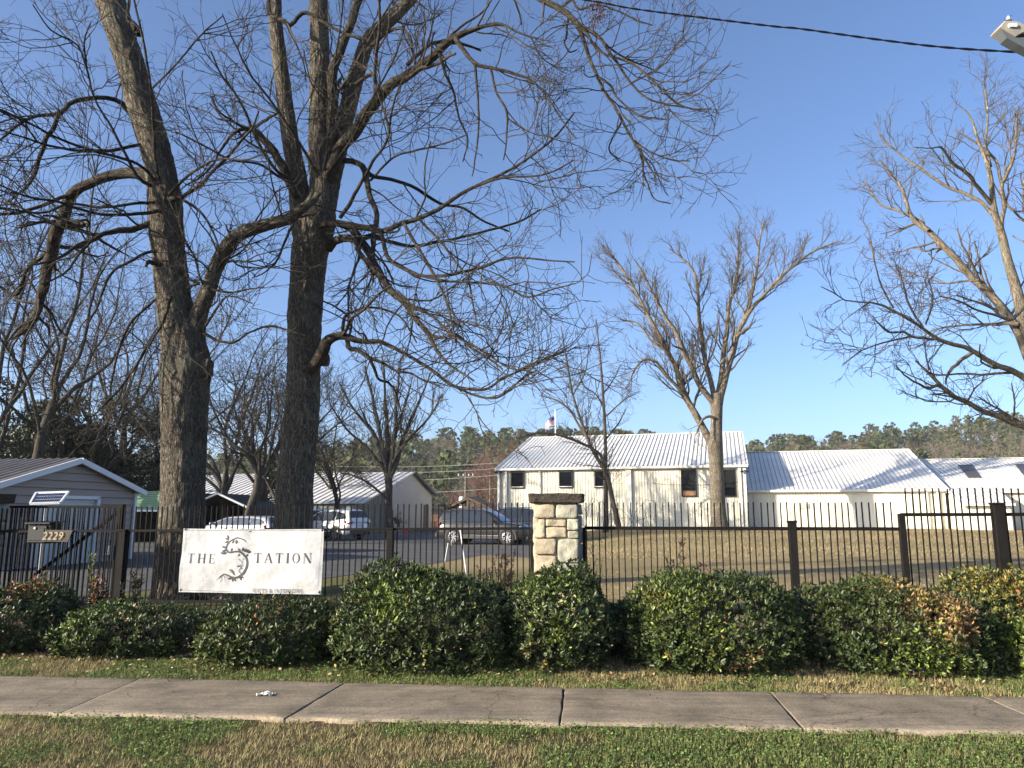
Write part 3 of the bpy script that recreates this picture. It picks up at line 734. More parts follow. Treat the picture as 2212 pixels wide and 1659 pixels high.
# ---- flag on its pole behind the tallest roof
P = UP(1200, 945, 70.0); top = UP(1200, 888, 70.0)
fl = thing('flag_pole', (P[0], 70.0, 0), 'slim white flagpole with small striped flag rising behind the white roof', 'flagpole')
pmat('white_paint', (0.78, 0.78, 0.76), .4); pmat('flag_red', (0.45, 0.03, 0.05), .8); pmat('flag_white', (0.75, 0.75, 0.75), .8); pmat('flag_blue', (0.02, 0.03, 0.14), .8)
MB().tube([(P[0], 70, 0), (P[0], 70, top[2])], [.075, .045], 10).build('pole', 'white_paint', fl)
MB().box((P[0], 70, top[2] + .08), (.16, .16, .16)).build('finial', 'white_paint', fl, bevel=.04)
cloth = thing('flag', (P[0], 70, top[2] - .9), 'small flag of red and white stripes hanging half furled from its pole', 'flag')
def flagpt(a, b):       # a along the fly 0..1, b down the hoist 0..1
    x = -0.88 * a + .05 * math.sin(9 * a) ; z = top[2] - .35 - b * .85 - .75 * a ** 1.3 + .10 * a * b
    return np.array([P[0] - .05 + x, 70 + .16 * math.sin(7 * a + 2 * b), z])
def flag_patch(a0, a1, b0, b1, mat, nm, n=8):
    V = []; F = []
    for k in range(n + 1):
        a = a0 + (a1 - a0) * k / n
        for b in (b0, b1):
            for dy in (0, .012): V.append(flagpt(a, b) + np.array([0, dy, 0]))
    for k in range(n):
        o = 4 * k; F += [(o, o + 4, o + 6, o + 2), (o + 1, o + 3, o + 7, o + 5), (o, o + 1, o + 5, o + 4), (o + 2, o + 6, o + 7, o + 3)]
    F += [(0, 2, 3, 1), (4 * n, 4 * n + 1, 4 * n + 3, 4 * n + 2)]
    MB().add(V, F).build(nm, mat, cloth)
for k in range(13):
    b0, b1 = k / 13, (k + 1) / 13
    flag_patch(.4 if k < 7 else 0, 1, b0, b1, 'flag_red' if k % 2 == 0 else 'flag_white', 'stripe')
flag_patch(0, .4, 0, 7 / 13, 'flag_blue', 'canton')
m = MB()
for i in range(5):
    for j in range(4):
        c = flagpt(.05 + .075 * i, .06 + .13 * j) + np.array([0, -.012, 0]); m.box(c, (.03, .006, .03))
m.build('stars', 'flag_white', cloth)

# ---- white storage building beyond the car park
A = np.array([UP(783, 1100, 55.2)[0], 55.2, 0]); Bq = np.array([UP(932, 1100, 70.0)[0], 70.0, 0])
ga = norm(Bq - A); gl = np.linalg.norm(Bq - A); gd = np.array([-ga[1], ga[0], 0])      # gd runs left and away
def W(a, t, z): return A + ga * a * gl + gd * t + ZV * z
def a_of(px):
    u = (px - 1106) / 1656.0; d = (Bq - A)
    return (u * A[1] - A[0]) / (d[0] - u * d[1])
aq = a_of(889); zA, zQ, zB = 2.25, 1.6 + 84 * (A[1] + aq * (Bq[1] - A[1])) / 1656, 3.2
ql = a_of(846)
zm = zA + (zQ - zA) * ql / aq
WB = thing('storage_building', W(.5, 0, 0), 'low white gabled storage building with long pale metal roof beyond the parked cars', 'building')
MB().prism([W(ql, 0, -.2), W(1, 0, -.2), W(1, 0, zB - .05), W(aq, 0, zQ - .05), W(ql, 0, zm - .05)], gd * 30).build('wall', 'grey_wall', WB)
m = MB(); m.prism([W(0, .6, -.2), W(ql - .002, .6, -.2), W(ql - .002, .6, zm - .05), W(0, .6, zA - .05)], gd * 6); m.build('side_bay', 'weathered_metal', WB)
V, F = sheet(lambda s: W(s / gl, .56, -.1), lambda s: W(s / gl, .56, zA + (zQ - zA) * (s / gl) / aq - .06), -gd, ql * gl - .05, .4, .08, .04); me = bpy.data.meshes.new('cladding'); me.from_pydata([tuple(v) for v in V], [], F); put('cladding', me, 'weathered_metal', WB)
MB().prism([W(0, 6.6, -.2), W(0, 30, -.2), W(0, 30, zA - .05), W(0, 6.6, zA - .05)], ga * 2).build('side_wall', 'weathered_metal', WB)
m = MB(); m.prism([W(-.02, -.3, zA - .08), W(aq, -.3, zQ), W(aq, 31, zQ), W(-.02, 31, zA - .08)], ZV * .05); m.prism([W(aq, -.3, zQ), W(1.02, -.3, zB - .08), W(1.02, 31, zB - .08), W(aq, 31, zQ)], ZV * .05); rf = m.build('roof', 'rusty_roof', WB)
m = MB(); t = -.25
while t < 31: m.bar(W(-.02, t, zA - .01), W(aq, t, zQ + .07), .05, .06); t += .55
m.build('roof_ribs', 'rib_roof', rf, kind='stuff')
m = MB(); m.bar(W(aq, -.36, zQ - .02), W(1.02, -.36, zB - .1), .06, .22); m.build('rake_trim', 'dark_frame', WB)
d0, d1 = a_of(915), a_of(925)
MB().prism([W(d0, -.05, .0), W(d1, -.05, .0), W(d1, -.05, 2.2), W(d0, -.05, 2.2)], gd * .1).build('door', 'dark_door', WB)

# ---- tan garage behind the gate
V0 = (1400 - 1106) / 1656.0; gdir = norm(np.array([V0, 1.0, 0])); C0 = np.array([UP(289, 1100, 26.5)[0], 26.5, 0]); gw = 5.9
gn = np.array([-gdir[1], gdir[0], 0])                      # into the garage
def G(s, t, z): return C0 - gdir * s + gn * t + ZV * z        # s from the far right corner towards the viewer
GE, GR = 2.32, 3.16
GA = thing('garage', G(gw / 2, 0, 0), 'grey lap-sided garage with gable roof and roll-up door behind the gate', 'garage')
MB().prism([G(0, .06, -.2), G(gw, .06, -.2), G(gw, .06, GE - .04), G(gw / 2, .06, GR - .05), G(0, .06, GE - .04)], gn * 8).build('wall', 'tan_siding', GA)
def s_g(px):
    u = (px - 1106) / 1656.0; return (C0[0] - u * C0[1]) / (gdir[0] - u * gdir[1])
dl, dr = s_g(74), s_g(206); dz = 1.98
def gtop(s): return GE + (GR - GE) * (1 - abs(s - gw / 2) / (gw / 2))
bh = .235; k = 0; z = -.05
while z < GR - .03:
    z1 = min(z + bh, GR - .03)
    def span(zz):
        if zz <= GE: return 0.0, gw
        f = (zz - GE) / (GR - GE); return gw / 2 * f, gw - gw / 2 * f
    a0, b0 = span(z); a1, b1 = span(z1 - .001)
    segs = [((a0, b0), (a1, b1))]
    if z < dz: segs = [((a0, dr - .08), (a1, dr - .08)), ((dl + .08, b0), (dl + .08, b1))]
    for (p, q) in segs:
        if p[1] - p[0] < .05: continue
        m = MB(); lo, hi = -.06, -.004
        vs = [G(p[0], lo, z), G(p[1], lo, z), G(q[1], hi, z1 - .012), G(q[0], hi, z1 - .012), G(p[0], .05, z), G(p[1], .05, z), G(q[1], .05, z1 - .012), G(q[0], .05, z1 - .012)]
        m.add(vs, [(0, 1, 2, 3), (4, 7, 6, 5), (0, 4, 5, 1), (3, 2, 6, 7), (0, 3, 7, 4), (1, 5, 6, 2)]); m.build('siding_board', 'tan_siding', GA)
    z = z1
m = MB(); m.bar(G(dl, -.06, 0), G(dl, -.06, dz + .06), .12, .1, up=gn); m.bar(G(dr, -.06, 0), G(dr, -.06, dz + .06), .12, .1, up=gn); m.bar(G(dl + .06, -.06, dz + .05), G(dr - .06, -.06, dz + .05), .1, .1)
dfr = m.build('door_frame', 'pale_trim', GA)
MB().prism([G(dl, .02, 0), G(dr, .02, 0), G(dr, .02, dz), G(dl, .02, dz)], gn * .03).build('roll_up_door', 'blue_door', GA)
m = MB(); z = .04
while z < dz - .03: m.bar(G(dl - .06, -.0, z), G(dr + .06, -.0, z), .035, .05); z += .085
m.build('door_ribs', 'blue_door', GA, kind='stuff')
m = MB(); m.prism([G(-.25, -.2, GE - .07 - .04), G(gw / 2, -.2, GR), G(gw / 2, 8.4, GR), G(-.25, 8.4, GE - .11)], ZV * .05); m.prism([G(gw / 2, -.2, GR), G(gw + .25, -.2, GE - .11), G(gw + .25, 8.4, GE - .11), G(gw / 2, 8.4, GR)], ZV * .05)
grf = m.build('roof', 'brown_roof', GA)
m = MB(); t = 0
while t < 8.4:
    m.bar(G(gw / 2, t, GR + .07), G(gw + .25, t, GE - .03), .04, .05); m.bar(G(-.25, t, GE - .03), G(gw / 2, t, GR + .07), .04, .05); t += .3
m.build('roof_ribs', 'brown_roof', grf, kind='stuff')
m = MB(); m.bar(G(-.27, -.24, GE - .10), G(gw / 2, -.24, GR - .0), .06, .17); m.bar(G(gw + .27, -.24, GE - .10), G(gw / 2, -.24, GR - .0), .06, .17); m.build('fascia', 'pale_trim', GA)
for s in (.05, gw - .05): m = MB(); m.bar(G(s, -.06, -.05), G(s, -.06, GE - .1), .1, .07, up=gn); m.build('corner_trim', 'pale_trim', GA)

# ---- green awning shed between garage and the trunk
def Pz(px, py, Y): return UP(px, py, Y)
cs = thing('carport', Pz(322, 1105, 40) * [1, 1, 0], 'open shed with pale green metal front beside the garage', 'carport')
z0, z1 = Pz(320, 1105, 40)[2], Pz(320, 1063, 40)[2]; xa, xb = Pz(285, 1100, 40)[0], Pz(395, 1100, 40)[0]
n = 9
for k in range(n):
    za = z0 + (z1 - z0) * k / n; zb = z0 + (z1 - z0) * (k + 1) / n - .012
    MB().prism([(xa, 40 + .5 * k / n - .03, za), (xb, 40 + .5 * k / n - .03, za), (xb, 40.0 + .5 * (k + 1) / n, zb), (xa, 40.0 + .5 * (k + 1) / n, zb)], (0, .03, 0)).build('front_panel', 'green_panel' if k else 'white_panel', cs)
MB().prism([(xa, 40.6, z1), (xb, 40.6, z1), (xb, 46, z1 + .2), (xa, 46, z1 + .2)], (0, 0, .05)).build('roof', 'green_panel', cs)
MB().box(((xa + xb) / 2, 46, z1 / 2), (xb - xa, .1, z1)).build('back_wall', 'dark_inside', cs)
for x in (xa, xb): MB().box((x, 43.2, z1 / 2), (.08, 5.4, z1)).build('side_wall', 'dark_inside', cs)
# ---- dark gabled carport behind the big trunk
cp = thing('carport', Pz(468, 1105, 40) * [1, 1, 0], 'dark open carport with pale curved gable edge between the two big trunks', 'carport')
cx = Pz(468.5, 1105, 40)[0]; hw = (541 - 468.5) / 1656 * 40; ap = Pz(468, 1065, 40)[2]; ev = Pz(541, 1098, 40)[2]
sec = [(-hw - .05, ev - .35), (-hw, ev), (0, ap), (hw, ev), (hw + .05, ev - .35)]
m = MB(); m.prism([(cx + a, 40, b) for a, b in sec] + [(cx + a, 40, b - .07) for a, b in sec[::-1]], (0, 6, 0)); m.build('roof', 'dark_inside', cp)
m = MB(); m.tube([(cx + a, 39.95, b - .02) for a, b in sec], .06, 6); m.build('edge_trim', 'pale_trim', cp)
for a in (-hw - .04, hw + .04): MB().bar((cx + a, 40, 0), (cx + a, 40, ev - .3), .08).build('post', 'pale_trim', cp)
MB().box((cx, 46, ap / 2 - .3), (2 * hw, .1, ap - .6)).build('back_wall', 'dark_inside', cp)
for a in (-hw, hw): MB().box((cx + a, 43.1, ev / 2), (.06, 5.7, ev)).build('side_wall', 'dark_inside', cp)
bx = Pz(424, 1137, 43); MB().box((bx[0], 43, 1.2), (.9, .5, 2.4)).build('shelf_unit', 'dark_inside', cp)

# ---- timber pavilion beyond the cars
pv = thing('pavilion', Pz(1010, 1105, 62) * [1, 1, 0], 'dark hip-roofed timber pavilion behind the parked cars', 'pavilion')
Yp = 62.0; a = Pz(959, 1100, Yp); b = Pz(1010, 1076, Yp); c = Pz(1058, 1097, Yp); bz = b[2]
m = MB(); m.prism([a, b, b - [0, 0, .12], a - [0, 0, .12]], (0, 6, 0)); m.prism([b, c, c - [0, 0, .12], b - [0, 0, .12]], (0, 6, 0)); m.build('roof', 'shingle', pv)
d = Pz(1030, 1072, Yp + 5); e = Pz(1082, 1098, Yp + 5)
MB().prism([Pz(1010, 1075, Yp + 3), d, e, Pz(1058, 1097, Yp + 1)], (0, .1, -.1)).build('hip_roof', 'shingle', pv)
MB().bar(a, b, .2, .16).bar(b, c, .2, .16).bar(Pz(985, 1100, Yp) , Pz(1035, 1100, Yp), .15).bar(Pz(1010, 1078, Yp), Pz(1010, 1100, Yp), .15).bar(Pz(1010, 1099, Yp), Pz(990, 1087, Yp), .12).bar(Pz(1010, 1099, Yp), Pz(1030, 1087, Yp), .12).build('truss', 'timber', pv)
for px in (965, 1053): MB().bar(Pz(px, 1098, Yp), Pz(px, 1098, Yp) * [1, 1, 0], .22).build('post', 'timber', pv)

# ---- brown timber fence far behind
bf = thing('board_fence', Pz(945, 1105, 75) * [1, 1, 0], 'low red-brown board fence right of the white storage building', 'fence')
x0, x1 = Pz(930, 1105, 75)[0], Pz(962, 1105, 75)[0]; zt = Pz(945, 1113, 75)[2]; n = 9
pmat('red_board', (.22, .09, .05), .8, noise=(4, .3))
for k in range(n): MB().box((x0 + (x1 - x0) * (k + .5) / n, 75, zt / 2), ((x1 - x0) / n - .03, .03, zt)).build('board', 'red_board', bf)
MB().box(((x0 + x1) / 2, 75.05, zt * .8), (x1 - x0, .05, .1)).build('rail', 'red_board', bf)

# ---- utility poles and wires
pmat('pole_wood', (0.16, 0.13, 0.10), .9, noise=(4, .4)); pmat('can_grey', (.55, .57, .58), .4); pmat('cable', (0.005, 0.005, 0.007), .9, spec=.05); pmat('pale_cable', (.35, .35, .34), .5)
def upole(px, ytop, Y, label, tr=False, r0=.16):
    t = Pz(px, ytop, Y); o = thing('utility_pole', (t[0], Y, 0), label, 'utility pole')
    MB().tube([(t[0], Y, 0), (t[0], Y, t[2])], [r0, r0 * .7], 8).build('pole', 'pole_wood', o)
    MB().bar((t[0] - 1.1, Y, t[2] - .5), (t[0] + 1.1, Y, t[2] - .5), .12).build('crossarm', 'pole_wood', o)
    if tr:
        MB().tube([(t[0] - .45, Y, t[2] - 4.4), (t[0] - .45, Y, t[2] - 4.2), (t[0] - .45, Y, t[2] - 3.1), (t[0] - .45, Y, t[2] - 3.0)], [.3, .36, .36, .2], 12).build('transformer', 'can_grey', o)
        for k in (-.9, -.3, .4, .9): MB().tube([(t[0] + k, Y, t[2] - .45), (t[0] + k, Y, t[2] - .2)], .06, 6).build('insulator', 'can_grey', o)
    return t
p1 = upole(1006, 1020, 95, 'utility pole with grey transformer can left of the tallest building', True)
p2 = upole(1059, 1003, 110, 'tall thin bare utility pole standing in front of the brown trees', False, .12)
def wire(name, a, b, sag, label, r=.03, mat='cable', n=24, group=None):
    a = np.array(a, float); b = np.array(b, float)
    P = [a + (b - a) * k / n - np.array([0, 0, 1]) * sag * 4 * (k / n) * (1 - k / n) for k in range(n + 1)]
    o = MB().tube(P, r, 5).build(name, mat); tag(o, label, 'cable', group)
for k, (ya, yb, yl) in enumerate(((1022, 1012, 1023), (1036, 1026, 1045), (1060, 1040, 1068), (1012, 1000, 1010))):
    lab = ['pale power line crossing just above the pole top left of the tallest building', 'pale power line crossing a little below the pole crossarm',
           'lowest pale power line, running into the corner of the tallest building', 'highest pale power line against the wooded hill'][k]
    wire('power_line', Pz(600, yl - 10, 95), Pz(1075, yb if k != 2 else 1055, 92), .5, lab, .022, 'pale_cable', group='power lines in front of the hill')
wire('power_line', Pz(2212 + 60, 1000, 90), Pz(1900, 1052, 100), .3, 'upper of two thin lines over the rightmost roof', .02, 'pale_cable')
wire('power_line', Pz(2212 + 60, 1012, 90), Pz(1900, 1058, 100), .3, 'lower of two thin lines over the rightmost roof', .02, 'pale_cable')
# ================================================================ FENCE LINE
pmat('black_iron', (0.009, 0.008, 0.008), 0.75, noise=(20, .3), spec=.12)
pmat('iron_worn', (0.012, 0.011, 0.010), 0.75, noise=(9, .4), bump=(60, .2, .002), spec=.12)
cF, sF = math.cos(FPSI), math.sin(FPSI)
def s_f(px, off=0.0):
    u = (px - 1106) / 1656.0; D = 12.0 + off
    # point = (0,12)+s*(c,-s)+off*(s,c)
    return ((12.0 + off * cF) * u - off * sF) / (cF + u * sF)
def fY(s, off=0.0): return 12.0 - s * sF + off * cF
def z_f(py, s, off=0.0): return 1.6 + (HZ - py) * fY(s, off) / 1668.0
def fence_root(name, label, cat, s0, group=None):
    o = thing(name, (s0 * cF, 12 - s0 * sF, 0), label, cat, group, rotz=-FPSI); return o
PK = {}
def picket_mesh(h, w=.017):
    key = (round(h, 3), w)
    if key not in PK:
        m = MB(); m.box((0, 0, h / 2), (w, w, h)); o = m.build('picket', 'black_iron', None, world=False); PK[key] = o.data; bpy.data.objects.remove(o)
    return PK[key]
def pickets(root, s0, a, b, step, ztop, zbot, y=0.0, jit=0.0, rnd=random.Random(3)):
    h = 1.6; me = picket_mesh(h); s = a; first = None
    while s < b:
        o = bpy.data.objects.new('picket', me); scene.collection.objects.link(o); o.parent = root
        zt = ztop(s) + rnd.uniform(-jit, jit); o.location = (s - s0, y, zbot); o.scale = (1, 1, (zt - zbot) / h); o.rotation_euler = (rnd.uniform(-.004, .004), rnd.uniform(-.006, .006), 0)
        s += step
def rail(root, s0, a, b, za, zb, y=0.0, w=.04, nm='rail', mat='black_iron'):
    MB().bar((a - s0, y, za), (b - s0, y, zb), .035, w).build(nm, mat, root, world=False)
def post(root, s0, s, z1, w=.075, y=0.0, cap=True, z0=-.1):
    o = MB().box((s - s0, y, (z1 + z0) / 2), (w, w, z1 - z0)).build('post', 'iron_worn', root, world=False, bevel=.004)
    if cap: MB().box((s - s0, y, z1 + .012), (w + .02, w + .02, .03)).build('post_cap', 'iron_worn', o, world=False, bevel=.004)
# left run
a, b = s_f(-60), s_f(1148); s0 = a
FL = fence_root('metal_fence', 'black picket fence left of the middle stone pillar, carrying the white banner', 'fence', s0)
zr = lambda s: 1.285 + (s + 6.2) * .0088
pickets(FL, s0, a, b, .0965, lambda s: zr(s) + .395, .04, 0, .006)
rail(FL, s0, a, b, zr(a), zr(b)); rail(FL, s0, a, b, .16, .16)
post(FL, s0, s_f(272), 1.28, .115); post(FL, s0, s_f(543), 1.27, .07); post(FL, s0, s_f(845), 1.32, .10); post(FL, s0, s_f(1149), 1.2, .05)
# right run
a, b = s_f(1262), s_f(1940); s0 = a
FR = fence_root('metal_fence', 'black picket fence between the middle stone pillar and the step up in height', 'fence', s0)
zr2 = lambda s: 1.35 + 0 * s
pickets(FR, s0, a + .03, b - .02, .0965, lambda s: zr2(s) + .385, .04, 0, .006, random.Random(4))
rail(FR, s0, a, b, 1.35, 1.35, w=.05); rail(FR, s0, a, b, .16, .16)
post(FR, s0, s_f(1261), 1.33, .05); post(FR, s0, s_f(1709), 1.44, .11)
a, b = s_f(1945), s_f(2520); s0 = a
FS = fence_root('metal_fence', 'taller stepped-up run of black picket fence at the right edge', 'fence', s0)
pickets(FS, s0, a + .08, b, .0965, lambda s: 1.935, .04, 0, .006, random.Random(5))
rail(FS, s0, a, b, 1.555, 1.565, w=.05); rail(FS, s0, a, b, .16, .16)
post(FS, s0, s_f(1946), 1.57, .085, cap=False); post(FS, s0, s_f(2155), 1.70, .14)
# gate behind the left end
a, b = s_f(8, .5), s_f(262, .5); s0 = a
GT = fence_root('driveway_gate', 'black picket driveway gate with a long diagonal brace behind the left fence', 'gate', s0)
zt = z_f(1095, (a + b) / 2, .5)
pickets(GT, s0, a + .06, b - .05, .0905, lambda s: zt, .12, .5, 0, random.Random(6))
rail(GT, s0, a, b, zt, zt, .5, .045); rail(GT, s0, a, b, .12, .12, .5, .05); rail(GT, s0, a, b, zt - .42, zt - .42, .54, .03)
MB().box((b - s0, .5, .85), (.11, .09, 1.75)).build('stile', 'iron_worn', GT, world=False, bevel=.005)
MB().box((a - s0 + .03, .5, .85), (.06, .06, 1.7)).build('stile', 'iron_worn', GT, world=False, bevel=.005)
sa, sb = s_f(84, .5), s_f(255, .5)
MB().bar((sa - s0, .56, z_f(1240, sa, .5)), (sb - s0, .56, z_f(1103, sb, .5)), .04, .055).build('brace', 'iron_worn', GT, world=False)
MB().tube([(b - s0 - .12, .42, z_f(1178, b, .5)), (b - s0 - .12, .42, z_f(1196, b, .5)), (b - s0 - .17, .42, z_f(1194, b, .5))], .018, 6).build('latch', 'white_paint', GT, world=False)

# ================================================================ STONE PILLARS
def tint_mesh_obj(name, V, F, colr, mat, parent, world=False):
    me = mesh_np(name, V, F, col=np.broadcast_to(np.array(colr), (len(V), 3)), smooth=True); return put(name, me, mat, parent, world_coords=world)
pmat('field_stone', (.98, .94, .88), 0.85, noise=(6.0, .45), bump=(35, .8, .012), col_attr='tint', spec=.25)
pmat('mortar', (0.36, 0.33, 0.27), 0.95, noise=(12, .3), bump=(60, .5, .006))
pmat('cap_stone', (0.075, 0.062, 0.048), 0.95, noise=(28, .7), bump=(45, 1.0, .02), spec=.2)
def stone_geo(w, d, h, seed, n=9, rnd=.18, e=None):
    "a rough squared stone, centred"
    V = []; F = []; g = np.linspace(-1, 1, n)
    idx = {}
    def vid(p):
        k = tuple(np.round(p, 5)); 
        if k not in idx: idx[k] = len(V); V.append(np.array(p, float))
        return idx[k]
    for ax in range(3):
        for sg in (-1, 1):
            o = [i for i in range(3) if i != ax]
            for i in range(n - 1):
                for j in range(n - 1):
                    q = []
                    for a, b in ((g[i], g[j]), (g[i + 1], g[j]), (g[i + 1], g[j + 1]), (g[i], g[j + 1])):
                        p = [0, 0, 0]; p[ax] = sg; p[o[0]] = a; p[o[1]] = b; q.append(vid(p))
                    if (sg > 0) == (ax == 1): q = q[::-1]
                    F.append(q)
    V = np.array(V); e = e or (12.0 if n < 14 else 7.0)
    L = (np.abs(V) ** e).sum(1) ** (1 / e); V = V / L[:, None]
    half = np.array([w, d, h]) / 2
    P = V * half
    nz = vnoise(P * 8 + seed * 7.3, seed) - .5; nz = np.round(nz * 5) / 5 * .5 + nz * .5; n2 = vnoise(P * 30 + seed, seed + 1) - .5
    dirn = norm(V * np.array([.25, 1, .25]))
    P = P + dirn * (nz * .045 + n2 * .012)[:, None] * min(1, min(w, h) / .12)
    P = P + .25 * (np.stack([vnoise(P * 6 + 11 + seed, 3), 0 * nz, vnoise(P * 6 + 23 + seed, 4)], -1) - [.5, 0, .5]) * np.array([w, 0, h]) * .35
    return P, np.array(F)
STW = .67
def pillar(px, off, label, seed, shade=1.0, side=None):
    s = s_f(px, off); o = fence_root('stone_pillar', label, 'pillar', s)
    Yf = fY(s, -.37)
    zz = lambda zy: 1.6 + (HZ - (864 + .2824 * zy)) * Yf / 1668
    rows = [(385, 555, 795, 905, 0), (570, 742, 795, 905, 1), (378, 476, 912, 1052, 0), (484, 652, 914, 966, 0), (484, 652, 974, 1050, 0), (662, 750, 910, 992, 1), (662, 750, 1000, 1055, 1),
            (385, 566, 1060, 1176, 0), (576, 750, 1062, 1235, 1), (382, 568, 1186, 1310, 0), (578, 748, 1245, 1340, 1), (384, 480, 1318, 1450, 0), (490, 650, 1348, 1440, 1), (658, 748, 1350, 1450, 0),
            (384, 560, 1458, 1590, 1), (570, 750, 1450, 1590, 0)]
    MB().box((0, 0, (zz(795) - .1) / 2), (STW - .07, STW - .07, zz(795) + .1)).build('mortar_core', 'mortar', o, world=False)
    R = random.Random(seed)
    for k, (x0, x1, y0, y1, g) in enumerate(rows):
        w = (x1 - x0) / 365 * STW; h = zz(y0) - zz(y1); cx = ((x0 + x1) / 2 - 567) / 365 * STW; cz = (zz(y0) + zz(y1)) / 2
        if cz < 0: continue
        c = np.array([.50, .44, .33]) if g == 0 else np.array([.42, .42, .35]); c = c * R.uniform(.85, 1.12)
        V, F = stone_geo(w, .20, h, seed + k, n=13); tint_mesh_obj('stone', V + [cx, -STW / 2 + .07, cz], F, c, 'field_stone', o)
    z = 0
    hs = []; z = -.03
    while z < zz(795) - .08:
        h = R.uniform(.15, .27); h = min(h, zz(795) - z); hs.append((z, h)); z += h + .02
    for face in range(3):                       # left, right, back faces
        for (z, h) in hs:
            cut = R.uniform(.35, .65) * (STW - .2)
            for w0, w1 in ((0, cut), (cut + .02, STW - .2)):
                w = w1 - w0; m = (w0 + w1) / 2 - (STW - .2) / 2 + .09
                V, F = stone_geo(w, .14, h, seed + 50 + int(z * 100) + face * 7, n=6)
                a = [math.pi / 2, -math.pi / 2, math.pi][face]; ca, sa_ = math.cos(a), math.sin(a)
                V = V @ np.array([[ca, -sa_, 0], [sa_, ca, 0], [0, 0, 1]]).T
                pos = [(STW / 2 - .04, m, 0), (-STW / 2 + .04, m, 0), (m - .09, STW / 2 - .04, 0)][face]
                c = (np.array([.48, .43, .33]) if R.random() < .6 else np.array([.40, .41, .35])) * R.uniform(.85, 1.1)
                tint_mesh_obj('stone', V + np.array(pos) + [0, 0, z + h / 2], F, c, 'field_stone', o)
    zc0, zc1 = zz(785) - .005, zz(715)
    V, F = stone_geo(.81, .81, zc1 - zc0, seed + 99, n=22, e=26); V[:, 0] += .0
    me = mesh_np('cap', V + [0, 0, (zc0 + zc1) / 2], F, smooth=True); put('cap', me, 'cap_stone', o, world_coords=False)
    MB().box((0, 0, (zc0 + zz(795)) / 2), (.59, .59, zc0 - zz(795) + .02)).build('neck', 'mortar', o, world=False)
    return o
pillar(1205, 0, 'stone pillar with flat dark capstone standing mid fence', 10)
pillar(-52, 0, 'stone pillar cut by the left edge, holding the mailbox', 31)

# mailbox
s = s_f(54, -.35); mb = fence_root('mailbox', 'dark metal lock mailbox fixed to the leftmost stone pillar', 'mailbox', s)
Ym = fY(s, -.35); zc = z_f(1153, s, -.35); wv = 50 / 1656 * Ym; hv = 44 / 1668 * Ym
pmat('box_metal', (0.02, 0.02, 0.022), .45, noise=(4, .2), spec=.25)
MB().box((0, .15, zc), (wv + .04, .3, hv)).build('case', 'box_metal', mb, world=False, bevel=.012)
MB().box((-.01, -.012, zc - .012), (wv - .03, .03, hv - .05)).build('door', 'box_metal', mb, world=False, bevel=.010)
MB().box((-.01, -.03, zc - .012), (wv - .10, .012, hv - .12)).build('door_panel', 'box_metal', mb, world=False, bevel=.006)
MB().prism([(-wv / 2 - .04, -.06, zc + hv / 2 - .005), (wv / 2 + .04, -.06, zc + hv / 2 - .005), (wv / 2 + .04, .32, zc + hv / 2 + .02), (-wv / 2 - .04, .32, zc + hv / 2 + .02)], (0, 0, .018)).build('lid', 'box_metal', mb, world=False)
pmat('chrome', (.7, .7, .68), .2, metal=1)
MB().tube([(-.04, -.055, zc + hv * .27), (-.04, -.03, zc + hv * .27)], .02, 14).build('lock', 'chrome', mb, world=False)
MB().bar((-wv / 2 - .3, .2, zc + .02), (-wv / 2, .2, zc + .02), .06, .1).build('bracket', 'box_metal', mb, world=False)

# number board
s = s_f(126, -.06); nb_ = fence_root('number_board', 'tilted brown number board reading 2229 on the left fence', 'sign', s)
pmat('brown_board', (0.06, 0.048, 0.036), .8, noise=(12, .5)); pmat('faded_digits', (0.42, 0.31, 0.20), .7, noise=(30, .5, (1, 1, 1)), ramp=(.25, .22, .16))
Yn = fY(s, -.06)
def nbp(px, py): ss_ = s_f(px, -.06); return np.array([ss_ - s, -.06, z_f(py, ss_, -.06)])
MB().prism([nbp(94, 1169), nbp(152, 1170), nbp(161, 1145), nbp(103, 1144)], (0, .015, 0)).build('board', 'brown_board', nb_, world=False)
def text_mesh(txt, size, ext=.002):
    cu = bpy.data.curves.new('t', 'FONT'); cu.body = txt; cu.size = size; cu.extrude = ext; cu.resolution_u = 3
    o = bpy.data.objects.new('t', cu); scene.collection.objects.link(o); bpy.context.view_layer.update()
    me = bpy.data.meshes.new_from_object(o.evaluated_get(bpy.context.evaluated_depsgraph_get())); bpy.data.objects.remove(o); bpy.data.curves.remove(cu)
    return me
p0 = nbp(96, 1166)
for k in range(4):
    me = text_mesh('2229'[k], .185, .001)
    me.transform(Matrix(((1, .22, 0, p0[0] + .012 + .098 * k), (0, 0, -1, -.078), (0, 1, 0, p0[2] + .01 + .0 * k), (0, 0, 0, 1))))
    put('digit', me, 'faded_digits', nb_, world_coords=False)

# solar panel on a white bent post, just inside the gate
Ys = 14.3; so_ = thing('solar_panel', UP(95, 1105, Ys) * [1, 1, 0], 'tilted solar panel on a bent white post by the gate', 'solar panel')
pmat('panel_frame', (.75, .76, .78), .35, metal=.3); pmat('cell', (.01, .012, .035), .15, spec=.6)
c00, c10, c11, c01 = UP(65, 1088, Ys - .18), UP(130, 1086, Ys - .22), UP(148, 1063, Ys + .42), UP(78, 1065, Ys + .46)
nrm_ = norm(np.cross(c10 - c00, c01 - c00))
MB().prism([c00, c10, c11, c01], -nrm_ * .03).build('backing', 'white_paint', so_)
fr = MB()
for a, b in ((c00, c10), (c10, c11), (c11, c01), (c01, c00)): fr.bar(a, b, .035, .04, up=nrm_)
fr.build('frame', 'panel_frame', so_)
def pq(a, b): return (c00 * (1 - a) + c10 * a) * (1 - b) + (c01 * (1 - a) + c11 * a) * b
